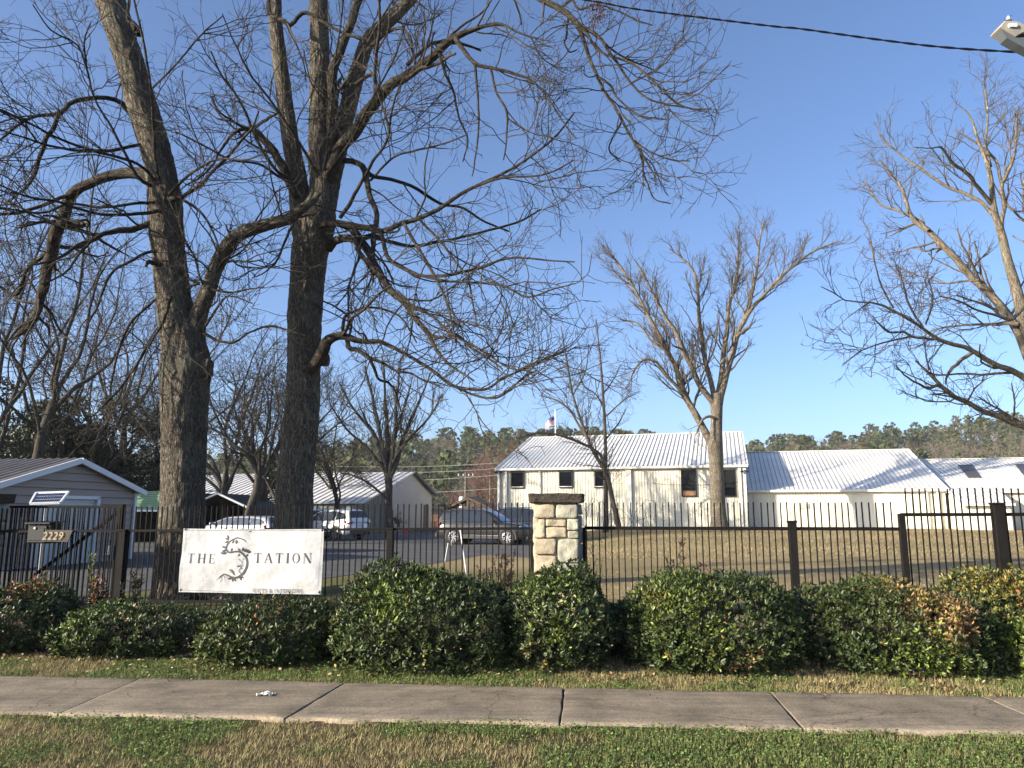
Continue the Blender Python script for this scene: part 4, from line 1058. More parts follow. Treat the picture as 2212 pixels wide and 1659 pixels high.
for i in range(12):
    for j in range(3):
        e = .008; a0, a1 = .04 + .92 * i / 12 + .006, .04 + .92 * (i + 1) / 12 - .006; b0, b1 = .06 + .88 * j / 3 + .02, .06 + .88 * (j + 1) / 3 - .02
        MB().prism([pq(a0, b0) + nrm_ * .002, pq(a1, b0) + nrm_ * .002, pq(a1, b1) + nrm_ * .002, pq(a0, b1) + nrm_ * .002], nrm_ * .004).build('cell', 'cell', so_)
q0, q1, q2 = UP(100, 1087, Ys + .1), UP(97, 1100, Ys + .05), UP(94, 1134, Ys)
MB().tube([q0, UP(99, 1092, Ys + .06), q1, q2, q2 * [1, 1, 0]], .035, 10).build('post', 'white_paint', so_)

# ================================================================ BANNER
s0 = s_f(397, -.05); BW = s_f(701, -.05) - s0; BH = 1.02
ba = fence_root('banner', 'white vinyl banner reading THE STATION GIFTS & INTERIORS tied to the left fence', 'banner', s0)
zb0 = z_f(1275, s0, -.05)
def by(x, z):
    x = np.asarray(x, float); z = np.asarray(z, float); p = np.stack([x * 2.3, z * 3.2, 0 * x], -1); q = np.stack([x * 6 + z * 3, z * 6.5, 0 * x + 4], -1)
    return -.05 - .034 * (vnoise(p, 5) - .5) - .016 * (vnoise(q, 6) - .5) - .006 * np.abs(vnoise(q * 2.3, 8) - .5) + .018 * np.sin(x / BW * math.pi * 2) * .6 * (1 - z / BH)
nx, nz_ = 150, 66
xs_ = np.linspace(0, BW, nx); zs_ = np.linspace(0, BH, nz_)
Xb, Zb = np.meshgrid(xs_, zs_)
top_sag = .012 * np.sin(Xb / BW * math.pi) * (Zb / BH); lean = .03 * (Zb / BH) * (1 - Xb / BW)
Vb = np.stack([Xb + lean, by(Xb, Zb), Zb + zb0 - top_sag], -1).reshape(-1, 3)
ii, jj = np.meshgrid(np.arange(nx - 1), np.arange(nz_ - 1)); a = (jj * nx + ii).ravel()
Fb = np.stack([a, a + 1, a + nx + 1, a + nx], -1); n1 = len(Vb); Vbk = Vb + [0, .003, 0]
pmat('vinyl', (0.47, 0.47, 0.475), .42, noise=(2.6, .10), bump=(7, .35, .03), spec=.4, ramp=(.41, .41, .40))
put('cloth', mesh_np('cloth', np.vstack([Vb, Vbk]), [Fb, Fb[:, ::-1] + n1], smooth=True), 'vinyl', ba, world_coords=False)
pmat('ink', (0.035, 0.035, 0.04), .6); pmat('grey_ink', (.10, .10, .105), .6)
def on_banner(x, z, e=.007):
    return np.array([x + .03 * z / BH * (1 - x / BW), float(by(x, z)) - e, z + zb0 - .012 * math.sin(x / BW * math.pi) * z / BH])
class Ink:
    def __init__(s): s.m = MB()
    def poly(s, pts): s.m.add([on_banner(x, z) for x, z in pts], [tuple(range(len(pts)))[::-1]])
    def line(s, pts, w, n=1):
        pts = [np.array(p, float) for p in pts]; ws = w if hasattr(w, '__len__') else [w] * len(pts)
        L = []; Rr = []
        for i, p in enumerate(pts):
            t = pts[min(i + 1, len(pts) - 1)] - pts[max(i - 1, 0)]; t /= np.linalg.norm(t) + 1e-9; q = np.array([-t[1], t[0]]) * ws[i] / 2
            L.append(p + q); Rr.append(p - q)
        for i in range(len(pts) - 1): s.poly([L[i], L[i + 1], Rr[i + 1], Rr[i]])
def densify(p, n): return [tuple(c) for c in catmull(np.array([[a, b, 0, w] for a, b, w in p])[:, :], n)]
def zx(x): return (x - 185) / 1392 * BW
def zy(y): return (1388 - y) / 605 * BH
UX, UY = BW / 1392, BH / 605
def serif_letter(ink, ch, x, z, h):
    T, t, sw = .115, .045, .13
    def v(cx, w=T, a=0, b=1): ink.poly([(x + (cx - w / 2) * h, z + a * h), (x + (cx + w / 2) * h, z + a * h), (x + (cx + w / 2) * h, z + b * h), (x + (cx - w / 2) * h, z + b * h)])
    def hbar(cy, a, b, w=t): ink.poly([(x + a * h, z + (cy - w / 2) * h), (x + b * h, z + (cy - w / 2) * h), (x + b * h, z + (cy + w / 2) * h), (x + a * h, z + (cy + w / 2) * h)])
    def sf(cx, cy, w=sw): hbar(cy, cx - w, cx + w, .04)
    def dg(a, b, w): ink.line([(x + a[0] * h, z + a[1] * h), (x + b[0] * h, z + b[1] * h)], w * h)
    if ch == 'T': v(.38); sf(.38, .02); hbar(.975, 0, .76); v(.02, .04, .78, .97); v(.74, .04, .78, .97); return .80
    if ch == 'H': v(.14); v(.74); hbar(.52, .14, .74); [sf(c, y) for c in (.14, .74) for y in (.02, .98)]; return .92
    if ch == 'E': v(.14); sf(.14, .02); sf(.14, .98); hbar(.98, .14, .60); hbar(.52, .14, .50); hbar(.02, .14, .64); v(.60, .04, .8, 1); v(.63, .04, 0, .22); v(.49, .035, .4, .64); return .70
    if ch == 'A': dg((.08, 0), (.42, 1), .05); dg((.42, 1), (.78, 0), .125); hbar(.33, .2, .65); sf(.08, .02, .1); sf(.78, .02, .12); return .88
    if ch == 'I': v(.16); sf(.16, .02); sf(.16, .98); return .34
    if ch == 'N': v(.12, .05); dg((.12, .98), (.76, .02), .13); v(.76, .05); sf(.12, .02, .1); sf(.10, .98, .1); sf(.76, .98, .11); return .90
    if ch == 'O':
        n = 26; a = np.linspace(0, 2 * np.pi, n + 1)
        for k in range(n):
            q = []
            for ang, rr in ((a[k], 1), (a[k + 1], 1), (a[k + 1], 0), (a[k], 0)):
                w = T * .5 + T * .5 * abs(math.cos(ang)); R_ = (.40, .51) if rr else (.40 - w * .95, .51 - .045 - .02 * abs(math.cos(ang)))
                q.append((x + (.42 + R_[0] * math.cos(ang)) * h, z + (.5 + R_[1] * math.sin(ang)) * h))
            ink.poly(q)
        return .88
ink = Ink()
for txt, xa, xb, yb, yt in (('THE', 250, 524, 1110, 1020), ('TATION', 910, 1474, 1101, 1008)):
    h = (yb - yt) * UY; dummy = Ink(); ws = [serif_letter(dummy, c, 0, 0, h) * h for c in txt]
    gap = (zx(xb) - zx(xa) - sum(ws)) / (len(txt) - 1); x = zx(xa)
    for c, w in zip(txt, ws):
        ink2 = Ink(); serif_letter(ink2, c, x, zy(yb), h); ink2.m.build('letter', 'ink', ba, world=False); x += w + gap
# the S drawn as a branch
def Q(pts, n=40):
    a = catmull(np.array([[zx(x), zy(y), 0, w] for x, y, w in pts], float), n); return [(p[0], p[1]) for p in a], [max(p[3], 1) * UX for p in a]
ink = Ink()
P_, W_ = Q([(826, 908, 2), (800, 884, 8), (770, 872, 9), (730, 864, 11), (690, 880, 10), (655, 905, 12), (630, 945, 13), (633, 980, 15), (665, 1004, 14), (715, 996, 13), (765, 998, 15), (805, 1025, 16), (836, 1065, 17), (846, 1110, 19), (838, 1155, 22), (818, 1195, 22), (785, 1226, 20), (745, 1243, 17), (700, 1238, 14), (660, 1222, 12), (625, 1212, 10), (585, 1236, 8)], 90)
ink.line(P_, W_)
for pts in ([(600, 1225, 6), (575, 1245, 4), (548, 1272, 2)], [(600, 1230, 6), (602, 1260, 4), (590, 1296, 2)], [(618, 1222, 5), (635, 1255, 3), (640, 1290, 2)], [(590, 1235, 4), (568, 1265, 2)], [(640, 1222, 4), (665, 1262, 2)],
            [(770, 1000, 4), (800, 985, 4), (850, 1000, 2)], [(800, 1160, 6), (782, 1130, 5), (800, 1100, 4), (775, 1078, 2)], [(790, 1140, 5), (815, 1120, 3)], [(785, 1095, 3), (802, 1080, 2)], [(795, 1205, 6), (770, 1180, 5), (790, 1150, 6)]):
    P_, W_ = Q(pts, 12); ink.line(P_, W_)
for k in range(6):                                             # curled basket shape in the bowl of the S
    P_, W_ = Q([(668 + 9 * k, 1180 + 7 * k, 2), (690 + 6 * k, 1166 + 9 * k, 5), (722 + 2 * k, 1190 + 7 * k, 2)], 10); ink.line(P_, W_)
def leaf(x, y, ang, L, w=.42):
    a = math.radians(ang); n = 7; top = []; bot = []
    for k in range(n + 1):
        t = k / n; ww = math.sin(math.pi * t ** .8) * w * L / 2
        cx, cy = x + math.cos(a) * L * t, y - math.sin(a) * L * t
        top.append((zx(cx + math.sin(a) * ww), zy(cy + math.cos(a) * ww))); bot.append((zx(cx - math.sin(a) * ww), zy(cy - math.cos(a) * ww)))
    for k in range(n): ink.poly([top[k], top[k + 1], bot[k + 1], bot[k]])
for l in ((650, 880, 170, 45), (645, 872, 120, 40), (655, 895, 200, 50), (700, 885, 250, 40), (720, 890, 285, 35), (715, 885, 320, 40), (628, 960, 165, 45), (632, 975, 215, 48), (680, 995, 75, 38), (640, 1005, 200, 50), (770, 990, 130, 35), (790, 990, 75, 40),
          (810, 1000, 60, 42), (828, 1005, 50, 42), (838, 1015, 270, 30), (845, 1010, 40, 35), (765, 1015, 240, 30), (700, 1245, 200, 45), (710, 1248, 270, 36), (720, 1248, 310, 40), (785, 1232, 290, 40), (795, 1228, 320, 32), (775, 1130, 200, 30), (780, 1135, 160, 26), (800, 1075, 60, 18), (772, 1078, 130, 18), (600, 1005, 200, 25)):
    leaf(*l)
ink.m.build('emblem', 'ink', ba, world=False)
ink = Ink()
for pts in ([(210, 797), (300, 799), (860, 790), (1545, 797)], [(218, 797), (195, 1368)], [(1560, 800), (1545, 1340)], [(200, 1366), (790, 1378)]):
    P_ = [(zx(a), zy(b)) for a, b in pts]; Pn = []
    for i in range(len(P_) - 1):
        for k in range(24): t = k / 24; Pn.append((P_[i][0] * (1 - t) + P_[i + 1][0] * t, P_[i][1] * (1 - t) + P_[i + 1][1] * t))
    ink = Ink(); ink.line(Pn, 2.2 * UX); ink.m.build('border_line', 'grey_ink', ba, world=False)
me = text_mesh('GIFTS & INTERIORS', .090, 0)
co = np.zeros(len(me.vertices) * 3); me.vertices.foreach_get('co', co); co = co.reshape(-1, 3); wtx = co[:, 0].max()
sx = (zx(1402) - zx(918)) / wtx
co2 = np.array([on_banner(zx(918) + c[0] * sx, zy(1378) + c[1] * 1.0, .012) for c in co]); me.vertices.foreach_set('co', co2.ravel()); me.update(); put('lettering', me, 'grey_ink', ba, world_coords=False)
for x, z in ((.03, BH - .02), (BW - .03, BH - .02), (.03, .03), (BW - .03, .03)):
    c = on_banner(x, z, .004); MB().tube([c, c + [0, .05, 0.01]], .016, 10).build('grommet', 'chrome', ba, world=False)
    MB().tube([c + [0, -.006, 0], c + [.01, -.01, .02], c + [-.01, .03, .04], c + [.015, .06, .02]], .006, 5).build('tie', 'black_iron', ba, world=False)

# ================================================================ FLOODLIGHT AND OVERHEAD CABLE
Yl = 6.6; lt = UP(2290, 80, Yl)
fo = thing('flood_light', (lt[0] + .1, Yl, 0), 'weathered box floodlight on a pole at the upper right corner', 'floodlight')
pmat('lamp_metal', (.34, .31, .26), .6, noise=(9, .3)); pmat('lamp_glass', (.10, .11, .12), .12, spec=.6)
q = [UP(a, b, Yl - .14) for a, b in ((2160, 57), (2171, 44), (2200, 45), (2214, 52), (2246, 58), (2240, 80), (2212, 70), (2197, 78))]
MB().prism(q, (.0, .16, 0)).build('housing', 'lamp_metal', fo, bevel=.008)
MB().prism([UP(2161, 60, Yl - .12), UP(2197, 79, Yl - .12), UP(2240, 84, Yl - .12), UP(2236, 114, Yl - .12), UP(2200, 96, Yl - .12), UP(2175, 82, Yl - .12)], (.0, .10, 0)).build('lens', 'lamp_glass', fo)
MB().tube([UP(2179, 45, Yl), UP(2179, 40, Yl), UP(2179, 37, Yl), UP(2179, 35, Yl)], [.030, .034, .034, .018], 12).build('photocell', 'chrome', fo)
MB().box(UP(2188, 55, Yl - .15), (.07, .02, .035)).build('label_plate', 'white_paint', fo)
MB().tube([UP(2240, 70, Yl), UP(2290, 90, Yl), (lt[0] + .1, Yl, lt[2] - .3)], .025, 8).build('arm', 'lamp_metal', fo)
MB().tube([(lt[0] + .1, Yl, 0), (lt[0] + .1, Yl, lt[2] + .4)], [.09, .07], 12).build('pole', 'pole_wood', fo)
pts = [UP(a, b, y) for a, b, y in ((1000, -42, 12), (1150, -18, 11.3), (1290, 4, 10.8), (1384, 21, 10.5), (1656, 55, 9.6), (1728, 62, 9.4), (1902, 86, 8.9), (2040, 102, 8.5), (2212, 113, 8.1), (2400, 118, 7.6))]
cc = catmull(np.array(pts), 260); L = np.concatenate([[0], np.cumsum(np.linalg.norm(np.diff(cc, axis=0), axis=1))])
m = MB()
for ph in (0, math.pi):
    off = np.stack([0 * L, .007 * np.cos(L * 2 * math.pi / .45 + ph), .007 * np.sin(L * 2 * math.pi / .45 + ph)], -1); m.tube(list(cc + off), .0085, 5)
tag(m.build('overhead_cable', 'cable'), 'black twisted service cable sagging across the sky to the upper right', 'cable')

# ================================================================ SMALL THINGS
g = GP(575, 1503, .035); n = 16; r = rng_(12)
ti = np.linspace(-1, 1, n); A_, B_ = np.meshgrid(ti, ti); pp = np.stack([A_ * 2.1, B_ * 2.1, 0 * A_], -1)
Zt = .045 * np.abs(vnoise(pp * 1.3, 2) - .35) + .030 * vnoise(pp * 3, 3) * (1 - np.clip(np.hypot(A_, B_), 0, 1)) + .002; sq = 1 - .35 * vnoise(pp * 1.7, 7)
Vt = np.stack([A_ * .075 * sq + .012 * B_, B_ * .05 * sq, Zt * 1.3], -1).reshape(-1, 3) + g
ii, jj = np.meshgrid(np.arange(n - 1), np.arange(n - 1)); a = (jj * n + ii).ravel()
pmat('tissue', (.80, .76, .68), .9, noise=(30, .15)); o = put('paper_scrap', mesh_np('paper_scrap', Vt, np.stack([a, a + 1, a + n + 1, a + n], -1)), 'tissue')
tag(o, 'crumpled pale paper scrap lying on the left part of the sidewalk', 'litter')
for (xa, ya, xb, yb, rr, lab) in ((994, 1142, 1007, 1236, .012, 'thick white leaning stake behind the fence below the silver car'), (968, 1173, 957, 1236, .007, 'thin white stake leaning the other way, leftmost of the three'), (975, 1168, 971, 1234, .004, 'very thin pale stake between the two other stakes')):
    a_, b_ = UP(xa, ya, 14.0), UP(xb, yb, 14.0); b_ = b_ + (b_ - a_) / (a_[2] - b_[2]) * b_[2]
    o = MB().tube([b_, a_], rr, 8).build('stake', 'white_paint'); tag(o, lab, 'stake', 'white stakes behind the fence')
c = UP(878, 1141, 54); pmat('red_paint', (.5, .05, .03), .5)
rb = thing('hydrant', (c[0], 54, 0), 'small red hydrant by the white gable wall', 'hydrant')
MB().tube([(c[0], 54, 0), (c[0], 54, .1), (c[0], 54, .11), (c[0], 54, c[2] - .12), (c[0], 54, c[2] - .1), (c[0], 54, c[2])], [.16, .16, .11, .11, .14, .05], 12).build('body', 'red_paint', rb)
MB().tube([(c[0] - .2, 54, .3), (c[0] + .2, 54, .3)], .05, 8).build('outlet', 'red_paint', rb)

# ================================================================ CARS
pmat('tyre', (.02, .02, .02), .85); pmat('alloy', (.55, .55, .56), .3, metal=.8); pmat('car_glass', (.015, .02, .026), .05, spec=.8); pmat('cladding_plastic', (.03, .03, .032), .6)
pmat('tail_red', (.40, .01, .015), .2, spec=.7); pmat('head_clear', (.55, .57, .6), .1, spec=.8); pmat('arch_dark', (.008, .008, .008), .9)
def paint(name, c, metal=.0): pmat(name, c, .28, metal=metal, coat=.6, spec=.5)
paint('paint_grey', (.042, .039, .037), .45); paint('paint_dark', (.05, .06, .075), .4); paint('paint_white', (.78, .78, .77)); paint('paint_silver', (.42, .44, .47), .4)
def car(name, label, X, Y, heading, col, H=1.69, roof_rail=True, group='cars in the car park', z0=.015):
    root = thing(name, (X, Y, z0), label, 'car', group, rotz=heading); ORG[root.name] = None
    k = (H - 1.05) / .64
    st = np.linspace(-2.37, 2.37, 34)
    zt = np.interp(st, [-2.37, -2.30, -1.9, -1.0, .9, 1.15, 1.9, 2.2, 2.37], [.86, 1.0, 1.06, 1.07, 1.03, 1.05, .97, .86, .62])
    zb = np.interp(st, [-2.37, -2.15, -1.9, 1.9, 2.15, 2.37], [.48, .32, .27, .24, .26, .36])
    w = np.interp(st, [-2.37, -2.3, -2.0, -1.5, 1.5, 2.0, 2.25, 2.37], [.66, .80, .89, .925, .925, .88, .76, .58])
    fr_ = [(0, 0, 0), (.88, 0, 0), (.965, .12, 0), (1.0, .42, 0), (.985, .74, 0), (.965, .86, 0), (.93, .96, 0), (.80, 1.0, .012), (.4, 1.0, .03), (0, 1.0, .035)]
    V = []; nr_ = 0
    for x, a, b, ww in zip(st, zt, zb, w):
        half = [(ww * f, b + (a - b) * g_ + e) for f, g_, e in fr_]; ring = half + [(-y, z) for y, z in half[-2:0:-1]]; nr_ = len(ring)
        V += [(x, y, z) for y, z in ring]
    F = [(i * nr_ + j, i * nr_ + (j + 1) % nr_, (i + 1) * nr_ + (j + 1) % nr_, (i + 1) * nr_ + j) for i in range(len(st) - 1) for j in range(nr_)]
    F += [tuple(range(nr_))[::-1], tuple((len(st) - 1) * nr_ + j for j in range(nr_))]
    xs_, zs_ = [-2.34, -2.28, -2.20, -2.08, -1.85, -1.2, -.3, .1, .4, .75, 1.12], [1.0, 1.18, 1.40, 1.60, 1.655, 1.69, 1.69, 1.655, 1.55, 1.34, 1.05]
    zs_ = [1.05 + (z - 1.05) * k if z > 1.05 else z for z in zs_]
    gx = np.linspace(-2.34, 1.12, 36); zr_ = np.interp(gx, xs_, zs_); o = len(V); nr2 = 0
    for x, zz_ in zip(gx, zr_):
        wb = .90 * (1 - .06 * max(0, -x - 1.6)); wt = wb - .24 * max(zz_ - 1.0, .02) / .69
        half = [(wb, .98), ((wb + wt) / 2, .98 + (zz_ - .05 - .98) * .5), (wt, max(zz_ - .05, .985)), (wt - .05, max(zz_ - .012, .99)), (wt - .2, zz_ + .005), (0, zz_ + .02)]
        ring = half + [(-y, z) for y, z in half[-2::-1]]; nr2 = len(ring); V += [(x, y, z) for y, z in ring]
    F += [(o + i * nr2 + j, o + i * nr2 + j + 1, o + (i + 1) * nr2 + j + 1, o + (i + 1) * nr2 + j) for i in range(len(gx) - 1) for j in range(nr2 - 1)]
    MB().add(V, F).build('body', col, root, world=False, smooth=True)
    def sy(x, z): return .90 * (1 - .06 * max(0, -x - 1.6)) - .24 * (z - 1.0) / .69 + .012
    wins = [('window', [(.86, 1.09), (-.25, 1.09), (-.25, 1.59), (.12, 1.56), (.42, 1.42)]), ('window', [(-.32, 1.09), (-1.2, 1.10), (-1.2, 1.585), (-.32, 1.60)]), ('quarter_window', [(-1.27, 1.11), (-2.05, 1.20), (-1.98, 1.36), (-1.75, 1.50), (-1.27, 1.58)])]
    for sgn in (1, -1):
        for nm, pts in wins:
            pts = [(x, 1.05 + (z - 1.05) * k) for x, z in pts]
            MB().prism([(x, sgn * sy(x, z), z) for x, z in pts], (0, -sgn * .012, 0)).build(nm, 'car_glass', root, world=False)
        MB().tube([(-1.98, sgn * (sy(-1.9, 1.08) + .004), 1.10), (-1.2, sgn * (sy(-1, 1.07) + .004), 1.075), (.86, sgn * (sy(.8, 1.07) + .004), 1.065)], .012, 4).build('window_trim', 'chrome', root, world=False)
        for x in (-.95, .05): MB().box((x, sgn * .935, .93), (.17, .03, .03)).build('door_handle', 'chrome', root, world=False, bevel=.008)
        MB().box((.72, sgn * 1.0, 1.12), (.13, .20, .13)).build('mirror', col, root, world=False, bevel=.035)
        MB().box((0.0, sgn * .915, .36), (2.0, .05, .16)).build('sill_trim', 'cladding_plastic', root, world=False, bevel=.015)
        MB().bar((-1.0, sgn * .945, .46), (.95, sgn * .945, .44), .015, .03).build('side_strip', 'chrome', root, world=False)
        for x in (-.29, -1.16, .93): MB().bar((x, sgn * .929, .45), (x + (.0 if x != .93 else -.05), sgn * .918, 1.0), .008, .008).build('door_gap', 'arch_dark', root, world=False)
        if roof_rail: MB().tube([(-1.7, sgn * .63, 1.61 * 1), (-1.6, sgn * .64, 1.05 + .66 * k), (.0, sgn * .65, 1.05 + .675 * k), (.15, sgn * .64, 1.62)], .018, 5).build('roof_rail', 'chrome', root, world=False)
        MB().prism([(-2.33, sgn * .55, .92), (-2.33, sgn * .55, 1.06), (-2.05, sgn * .905, 1.07), (-2.12, sgn * .895, .94), (-2.30, sgn * .80, .88)], (-.02, sgn * .015, 0)).build('tail_light', 'tail_red', root, world=False)
        MB().prism([(2.335, sgn * .45, .70), (2.335, sgn * .45, .79), (2.02, sgn * .86, .90), (1.98, sgn * .89, .84), (2.25, sgn * .77, .72)], (.02, sgn * .012, 0)).build('headlight', 'head_clear', root, world=False)
        for x in (-1.37, 1.40):
            n = 22; m = MB(); V2 = []; 
            for j in range(n + 1):
                a = math.pi * (-.08 + 1.16 * j / n)
                for rad in (.385, .455): V2.append((x + rad * math.cos(a), sgn * .938, .36 + rad * math.sin(a)))
            m.add(V2 + [(p[0], p[1] - sgn * .05, p[2]) for p in V2], [(2 * j, 2 * j + 1, 2 * j + 3, 2 * j + 2) for j in range(n)] + [(2 * j + 1, 2 * j + 2 * n + 3, 2 * j + 2 * n + 5, 2 * j + 3) for j in range(n)])
            m.build('wheel_arch', 'cladding_plastic', root, world=False)
            MB().tube([(x, sgn * .90, .38), (x, sgn * .932, .38)], .40, 24).build('wheel_well', 'arch_dark', root, world=False)
            wl_ = bpy.data.objects.new('wheel', None); scene.collection.objects.link(wl_); wl_.parent = root; wl_.location = (x, sgn * .86, .36)
            m = MB(); prof = [(-.11, .25), (-.115, .33), (-.09, .355), (.07, .36), (.09, .345), (.10, .30), (.095, .25)]; nn = 28
            V3 = [(rad * math.cos(2 * math.pi * j / nn), sgn * q_, rad * math.sin(2 * math.pi * j / nn)) for q_, rad in prof for j in range(nn)]
            F3 = [(i * nn + j, i * nn + (j + 1) % nn, (i + 1) * nn + (j + 1) % nn, (i + 1) * nn + j) for i in range(len(prof) - 1) for j in range(nn)]
            m.add(V3, F3).build('tyre', 'tyre', wl_, world=False, smooth=True)
            m = MB(); nn = 28
            V3 = [(rad * math.cos(2 * math.pi * j / nn), sgn * q_, rad * math.sin(2 * math.pi * j / nn)) for q_, rad in ((.088, .262), (.095, .24), (.03, .235)) for j in range(nn)]
            m.add(V3, [(i * nn + j, i * nn + (j + 1) % nn, (i + 1) * nn + (j + 1) % nn, (i + 1) * nn + j) for i in range(2) for j in range(nn)])
            for q_ in range(6):
                a = 2 * math.pi * q_ / 6 + .3
                for da in (-.22, .22): m.bar((.05 * math.cos(a), sgn * .08, .05 * math.sin(a)), (.245 * math.cos(a + da), sgn * .085, .245 * math.sin(a + da)), .035, .03, up=(0, 1, 0))
            m.tube([(0, sgn * .05, 0), (0, sgn * .10, 0)], .055, 10); m.build('rim', 'alloy', wl_, world=False)
            MB().tube([(0, sgn * .0, 0), (0, sgn * .028, 0)], .238, 20).build('brake_disc', 'arch_dark', wl_, world=False)
    def screen(x0, x1, nm, fw, bw_):
        nx_, ny_ = 8, 9; V4 = []
        for i in range(nx_ + 1):
            x = x0 + (x1 - x0) * i / nx_; z = np.interp(x, xs_, zs_); half = (.90 - .24 * max(z - 1.0, .02) / .69) * .93 - .05
            for j in range(ny_ + 1): t = -1 + 2 * j / ny_; V4.append((x + (.02 if x0 > 0 else -.02), half * t, z + .012 - .012 * t * t + .008))
        MB().add(V4, [(i * (ny_ + 1) + j, i * (ny_ + 1) + j + 1, (i + 1) * (ny_ + 1) + j + 1, (i + 1) * (ny_ + 1) + j) for i in range(nx_) for j in range(ny_)]).build(nm, 'car_glass', root, world=False, smooth=True)
    screen(.22, 1.06, 'windshield', .8, .6); screen(-2.26, -2.08, 'rear_window', .8, .6)
    m = MB()
    for q_ in range(5): m.bar((2.385, -.42, .50 + .055 * q_), (2.385, .42, .50 + .055 * q_), .02, .022)
    m.box((2.36, 0, .61), (.03, .9, .30)); m.build('grille', 'cladding_plastic', root, world=False)
    m = MB()
    for q_ in range(4): m.bar((2.40, -.40, .53 + .055 * q_), (2.40, .40, .53 + .055 * q_), .012, .012)
    m.build('grille_bars', 'chrome', root, world=False)
    MB().box((-2.36, 0, .45), (.12, 1.5, .25)).build('rear_bumper', 'cladding_plastic', root, world=False, bevel=.03)
    MB().box((2.32, 0, .34), (.12, 1.4, .16)).build('front_bumper', 'cladding_plastic', root, world=False, bevel=.03)
    MB().box((-2.385, 0, .82), (.02, .34, .16)).build('number_plate', 'head_clear', root, world=False)
    return root
Xc = (1050 - 1106) / 1656 * 38.3
car('parked_car', 'bronze-grey crossover car parked side on, left of the stone pillar', Xc, 38.3, math.radians(-17), 'paint_grey')
car('parked_car', 'dark blue-grey car mostly hidden behind the bronze-grey crossover', Xc + 2.3, 41.3, math.radians(-17), 'paint_dark', H=1.76)
car('parked_car', 'white car seen from its rear corner beside the second trunk', (716 - 1106) / 1656 * 44.5, 44.5, math.radians(146), 'paint_white')
car('parked_car', 'pale car nearly hidden behind the second trunk, left of the white car', (655 - 1106) / 1656 * 49, 49, math.radians(130), 'paint_silver')
car('parked_car', 'pale silver car whose roof shows above the white banner', (530 - 1106) / 1656 * 31, 31, math.radians(150), 'paint_silver', H=1.40, roof_rail=False)
# ================================================================ TREES
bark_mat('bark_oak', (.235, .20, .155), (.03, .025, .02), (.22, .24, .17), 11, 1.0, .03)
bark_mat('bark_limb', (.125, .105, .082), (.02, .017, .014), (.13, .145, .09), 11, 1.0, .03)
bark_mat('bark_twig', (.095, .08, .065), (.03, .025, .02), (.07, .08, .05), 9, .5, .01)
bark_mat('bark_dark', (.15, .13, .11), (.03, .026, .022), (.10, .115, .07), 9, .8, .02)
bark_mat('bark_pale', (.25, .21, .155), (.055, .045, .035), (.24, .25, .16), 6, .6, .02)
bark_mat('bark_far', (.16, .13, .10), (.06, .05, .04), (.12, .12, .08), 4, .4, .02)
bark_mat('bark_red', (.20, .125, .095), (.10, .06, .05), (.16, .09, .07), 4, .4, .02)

def limb_pts(pts, Y0, dy0, dy1, n, r, jit=0.0):
    P = []; m = len(pts)
    d = np.concatenate([[0], np.cumsum([math.hypot(pts[i + 1][0] - pts[i][0], pts[i + 1][1] - pts[i][1]) for i in range(m - 1)])]); d /= d[-1]
    w = [p[2] if len(p) > 2 else None for p in pts]; known = [i for i in range(m) if w[i] is not None]
    wv = np.interp(d, d[known], [w[i] for i in known])
    for i, p in enumerate(pts):
        Y = Y0 + dy0 + (dy1 - dy0) * d[i]; q = UP(p[0], p[1], Y); P.append([*q, wv[i] / 1656 * Y / 2])
    C = catmull(np.array(P), n)
    if jit:
        nz = r.normal(size=(n, 3)) * jit; nz[0] = 0; nz = (nz + np.roll(nz, 1, 0)) / 2; nz[0] = 0; C[:, :3] += nz * np.maximum(C[:, 3:4] * 2, .03)
    return C[:, :3], np.maximum(C[:, 3], .004)
def rough_trunk(P, R, k, amp, fh=20, fv=3.6, seed=1):
    V, F, B = tubes(P[None], R[None], k); n = len(R); c = np.repeat(P, k, axis=0); rd = V - c; rad = np.linalg.norm(rd, axis=1, keepdims=True); rd = rd / np.maximum(rad, 1e-6)
    q = B * np.array([fh, fh, fv]); q = q + 1.2 * np.stack([vnoise(B * 5, 5), vnoise(B * 5 + 9, 6), 0 * B[:, 0]], -1)
    a = 1 - np.abs(2 * vnoise(q, seed) - 1); b = 1 - np.abs(2 * vnoise(q * 2.1 + 5, seed + 1) - 1)
    big = vnoise(B * np.array([3, 3, 1.1]), seed + 2) - .5
    d = amp * (-(a ** 2) * 1.0 - .4 * b ** 2 + .5) + .10 * rad[:, 0] * big
    return V + rd * d[:, None], F, B
def add_trunk(root, mat, P, R, hi=False, k=None, name='trunk', seed=1):
    if hi:
        L = np.linalg.norm(np.diff(P, axis=0), axis=1).sum(); n = int(L / .05); C = catmull(np.concatenate([P, R[:, None]], 1), n); kk = k or 80
        V, F, B = rough_trunk(C[:, :3], C[:, 3], kk, min(.024, .10 * R.mean()), seed=seed)
        return put(name, mesh_np(name, V, F, bark=B, smooth=True), mat, root)
    V, F, B = tubes(P[None], R[None], k or 10); return put(name, mesh_np(name, V, F, bark=B, smooth=True), mat, root)
def twigs(root, mat, P, R, levels, r, name='twigs', part_first=False):
    tb = TB()
    for i, lv in enumerate(levels):
        P, R = grow(r, P, R, **lv[0]); tb.add(P, R, lv[1])
    if tb.n: tb.build(name, mat, root, 'stuff')
